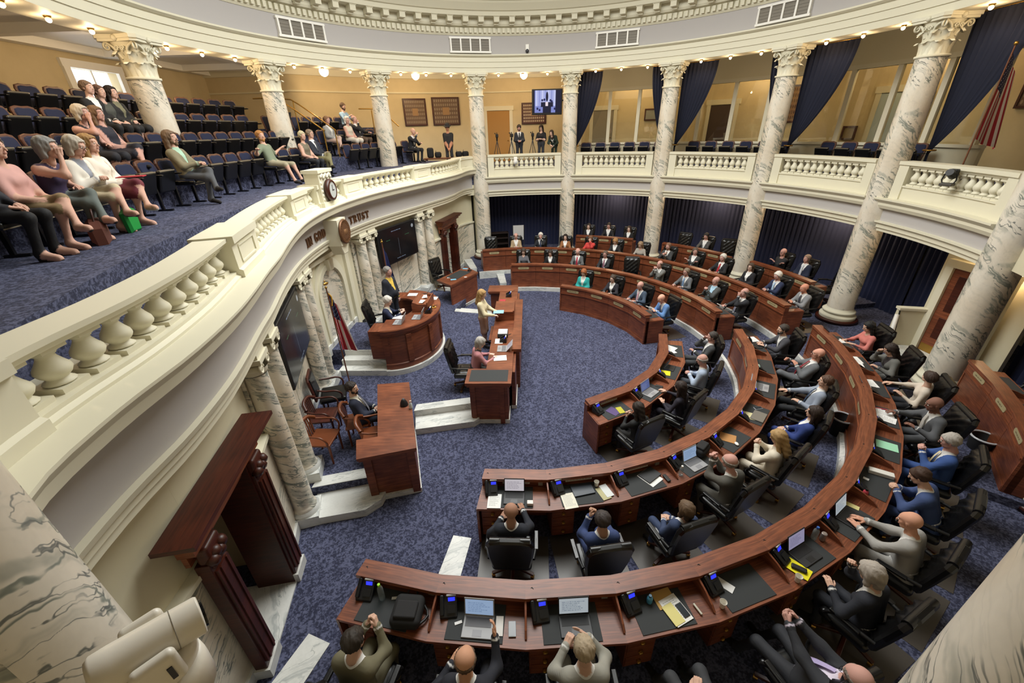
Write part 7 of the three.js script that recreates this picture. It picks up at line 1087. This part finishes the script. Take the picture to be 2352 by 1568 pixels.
function picture(label, th, y, w, h, m, r = 13.28) { const f = wallAt(r, th, 0.04), g = thing('framed_picture', label, 'picture', [f.x, y, f.z], f.turn); part(g, 'frame', mg([box(w - 0.062, 0.06, 0.06, 0, h / 2, 0), box(w - 0.062, 0.06, 0.06, 0, -h / 2, 0), box(0.06, h + 0.06, 0.06, -w / 2, 0, 0), box(0.06, h + 0.06, 0.06, w / 2, 0, 0)]), M.woodDark); part(g, 'print', faceUV(box(w - 0.05, h - 0.05, 0.02), w, h), m); }
picture('narrower framed group of portraits on the wall behind the officer', -23.6, 6.32, 1.05, 1.1, portraits[0]); picture('wider framed group of portraits on the wall behind the officer', -17, 6.34, 1.3, 1.15, portraits[0]); picture('dark board with rows of pale photographs behind the television', 2.3, 6.15, 1.2, 0.9, std(0xffffff, 0.5, { map: portraitTex('#54342a', '#b8a890') }));
picture('small landscape picture in the first glazed bay', 27.5, 5.9, 0.6, 0.45, mat(0x8f9088, 0.4)); picture('tall framed portrait group in the second glazed bay', 52, 6.05, 0.95, 1.25, portraits[1]); picture('big framed portrait group behind the hanging flag', 83.5, 6.15, 1.1, 1.05, portraits[0]); picture('blue-grey framed print beyond the pale doorway', 70.5, 5.7, 0.6, 0.9, mat(0x5c7a88, 0.3)); picture('little framed notice low in the third glazed bay', 62.5, 5.0, 0.4, 0.4, mat(0x8a7a58, 0.4));
// seats along the right gallery
for (const [a0, a1, n, w] of [[15, 32.4, 6, 'the first glazed bay'], [40, 58, 6, 'the second glazed bay'], [66, 80, 5, 'the third glazed bay']]) for (let i = 0; i < n; i++) { const th = a0 + (a1 - a0) * i / (n - 1), p = ringAt(10.55, th); place('up', `dark folding gallery seat below ${w}, ${ORD[i]} from its tied-back drape`, { x: p[0], z: p[1], turn: -th * RAD }, 3.95, 'gallery seats below ' + w); }

// ---------------------------------------------------------------- television, cameras, spotlight
const tvTex = canvasTex(256, 160, (x, w, h) => { x.fillStyle = '#7d86c4'; x.fillRect(0, 0, w, h); x.fillStyle = '#a7aede'; x.fillRect(20, 0, 200, 110); for (let k = 0; k < 7; k++) { x.fillStyle = k % 2 ? '#8d95cf' : '#c3c8ec'; x.fillRect(24 + k * 28, 0, 12, 112); } x.fillStyle = '#171a34'; x.fillRect(206, 0, 50, 160); x.fillRect(0, 0, 14, 160); x.beginPath(); x.ellipse(128, 45, 11, 34, 0, 0, 7); x.fill(); x.fillRect(72, 84, 112, 34); x.fillRect(90, 118, 76, 42); x.fillStyle = '#e6d8e0'; x.fillRect(114, 82, 24, 30); x.fillStyle = '#232755'; for (const [a, b] of [[84, 70], [104, 66], [160, 72], [172, 80], [40, 130], [60, 140], [200, 132]]) { x.beginPath(); x.arc(a, b, 9, 0, 7); x.fill(); } });
{ const p = ringAt(9.9, 5.2), g = thing('television', 'flat television hung beside the column showing the speaker rostrum', 'television', [p[0], 6.47, p[1]], -0.12); g.rotation.x = 0.1; part(g, 'case', rbox(1.32, 0.98, 0.09, 0.02), M.black); part(g, 'screen', faceUV(box(1.2, 0.84, 0.006), 1.2, 0.84), std(0x0a0a0a, 0.2, { emissive: 0xffffff, emissiveMap: tvTex, emissiveIntensity: 1.1 }), [0, 0.02, 0.047]); part(g, 'wall_arm', tube([[0.4, 0, -0.05], [0.75, 0.05, -0.1], [0.95, 0.05, 0.05]], 0.03, 6), M.black); }
{ const p = ringAt(RR - 0.36, 0), g = thing('dome_camera', 'small white dome camera on the grey frieze', 'camera', [p[0], 8.22, p[1]]); part(g, 'mount', rbox(0.14, 0.2, 0.1, 0.02, 0, 0.06, 0), M.white); part(g, 'dome', sph(0.07, 12, 0, -0.06, 0.03), mat(0x33343a, 0.2)); }
{ const p = ringAt(RR - 0.3, -3.6), g = thing('dome_camera', 'white dome camera hanging in front of the balusters by the camera crews', 'camera', [p[0], 4.22, p[1]]); part(g, 'mount', rbox(0.16, 0.1, 0.3, 0.02, 0, 0.12, -0.05), M.white); part(g, 'dome', sph(0.11, 14, 0, -0.02, 0.06), mat(0xd8d8d6, 0.3)); }
{ const p = ringAt(RR - 0.28, 98.4), g = thing('spotlight', 'black spotlight clamped to the balustrade below the hanging flag', 'spotlight', [p[0], 4.3, p[1]], -98 * RAD + 0.6); part(g, 'head', mg([cyl(0.09, 0.07, 0.26, 14, 0, 0.06, 0, PI / 2 - 0.3), rbox(0.16, 0.1, 0.14, 0.02, 0, 0.1, -0.08)]), M.black); part(g, 'yoke', tube([[-0.1, 0.06, 0], [-0.11, -0.12, 0], [0.11, -0.12, 0], [0.1, 0.06, 0]], 0.014, 6), M.black); part(g, 'base', rbox(0.22, 0.06, 0.2, 0.015, 0, -0.16, 0), mat(0x4a4640, 0.5)); }
{ // pan-and-tilt camera close to the lens
  const g = thing('pan_tilt_camera', 'large white pan and tilt camera in front of the marble column', 'camera', [-0.49, 4.865, -0.3], 2.4); g.scale.setScalar(0.56);
  const W1 = mat(0xe6e0d2, 0.35);
  part(g, 'base', lathe([[0, -0.12], [0.075, -0.12], [0.078, -0.05], [0.074, 0.0], [0, 0]], 30), W1);
  part(g, 'yoke', mg([lathe([[0.074, 0], [0.073, 0.02], [0.06, 0.045], [0, 0.05]], 30), rbox(0.03, 0.1, 0.085, 0.014, -0.066, 0.055, 0, 0, 0, 3), rbox(0.03, 0.1, 0.085, 0.014, 0.066, 0.055, 0, 0, 0, 3)]), W1);
  const h = part(g, 'camera_head', put(mg([lathe([[0, -0.1], [0.036, -0.1], [0.045, -0.09], [0.047, -0.06], [0.047, 0.1], [0.044, 0.105], [0, 0.105]], 30)]), 0, 0.085, 0, PI / 2 + 0.14), W1);
  part(h, 'seam', put(new THREE.TorusGeometry(0.0474, 0.001, 5, 30).toNonIndexed(), 0, 0.078, 0.05, 0.14), mat(0x9a9488)); part(h, 'lens', put(new THREE.CylinderGeometry(0.034, 0.034, 0.006, 24).toNonIndexed(), 0, 0.0695, 0.107, PI / 2 + 0.14), M.screenOff);
  part(g, 'status_strip', box(0.004, 0.04, 0.01, -0.082, 0.05, 0.02), mat(0x1a1c2c, 0.3)); part(g, 'support_post', cyl(0.025, 0.025, 0.8, 12, 0, -0.5, 0), W1);
}
// ---------------------------------------------------------------- side door, low wall, bookcase and easel under the gallery
{
  const g = structGroup('door_7', 'panelled side door with brass kick plate in a cream frame'), yaw = -PI / 2 + 0.12; g.position.set(10.86, 0, -8.92); g.rotation.y = yaw;
  part(g, 'door_leaf', box(1.05, 2.2, 0.06, 0, 1.1, 0), M.wood); part(g, 'kick_plate', box(1.0, 0.2, 0.01, 0, 0.12, 0.036), M.brass); for (const y of [0.7, 1.6]) part(g, 'door_panel', rbox(0.75, y > 1 ? 0.9 : 0.55, 0.02, 0.008, 0, y, 0.03), M.woodDark); part(g, 'handle', sph(0.035, 8, 0.42, 1.05, 0.06), M.chrome);
  part(g, 'architrave', mg([box(0.17, 2.218, 0.14, -0.62, 1.109, 0.02), box(0.17, 2.218, 0.14, 0.62, 1.109, 0.02), box(1.42, 0.18, 0.14, 0, 2.31, 0.02)]), M.cream); part(g, 'threshold', box(1.5, 0.02, 0.8, 0, 0.012, 0.45), M.step);
  struct('wall_right', mg([box(0.95, 1.02, 0.12, 10.62, 0.51, -9.66, -0.25), box(0.12, 2.86, 2.0, 11.1, 1.43, -8.9, 0.12)]), M.creamB); trim(box(1.0, 0.06, 0.18, 10.62, 1.05, -9.66, -0.25), M.cream);
  const sc = thing('chair_lift_post', 'white curved post with a dark cable beside the low cream wall', 'post', [10.05, 0, -9.75]); part(sc, 'post', tube([[0, 0, 0.25], [-0.05, 0.5, 0.2], [0.05, 0.9, 0.05]], 0.05, 8), M.white); part(sc, 'cable', tube([[0.1, 0.02, 0.2], [0.06, 0.5, 0.16], [0.1, 1.0, 0.03]], 0.018, 6), M.black);
  const b = ringAt(10.2, -8.5), k = thing('bookcase', 'dark wooden bookcase in front of a navy curtain', 'bookcase', [b[0], 0.002, b[1]], 8.5 * RAD); part(k, 'carcass', mg([box(1.05, 0.04, 0.34, 0, 0.86, 0), box(1.05, 0.04, 0.34, 0, 0.06, 0), box(0.04, 0.88, 0.34, -0.52, 0.44, 0), box(0.04, 0.88, 0.34, 0.52, 0.44, 0), box(1.05, 0.86, 0.02, 0, 0.45, -0.16)]), mat(0x2a1c17, 0.6)); for (const y of [0.32, 0.6]) part(k, 'shelf', box(1.0, 0.03, 0.32, 0, y, 0), mat(0x2a1c17, 0.6));
  const e = ringAt(9.6, -2.8), f = thing('easel_board', 'white paper board on a stand behind the tan-jacketed man', 'easel', [e[0], 0.002, e[1]], 3 * RAD); part(f, 'board', box(0.55, 0.7, 0.02, 0, 0.95, 0), mat(0xc9c7c4, 0.8)); for (const s of [-1, 1]) part(f, 'leg', box(0.03, 1.3, 0.03, s * 0.27, 0.65, 0.02), M.chrome);
}
scene.traverse((o) => { if (o.isLight) o.castShadow = !o.isRectAreaLight; });
renderer.render(scene, camera);
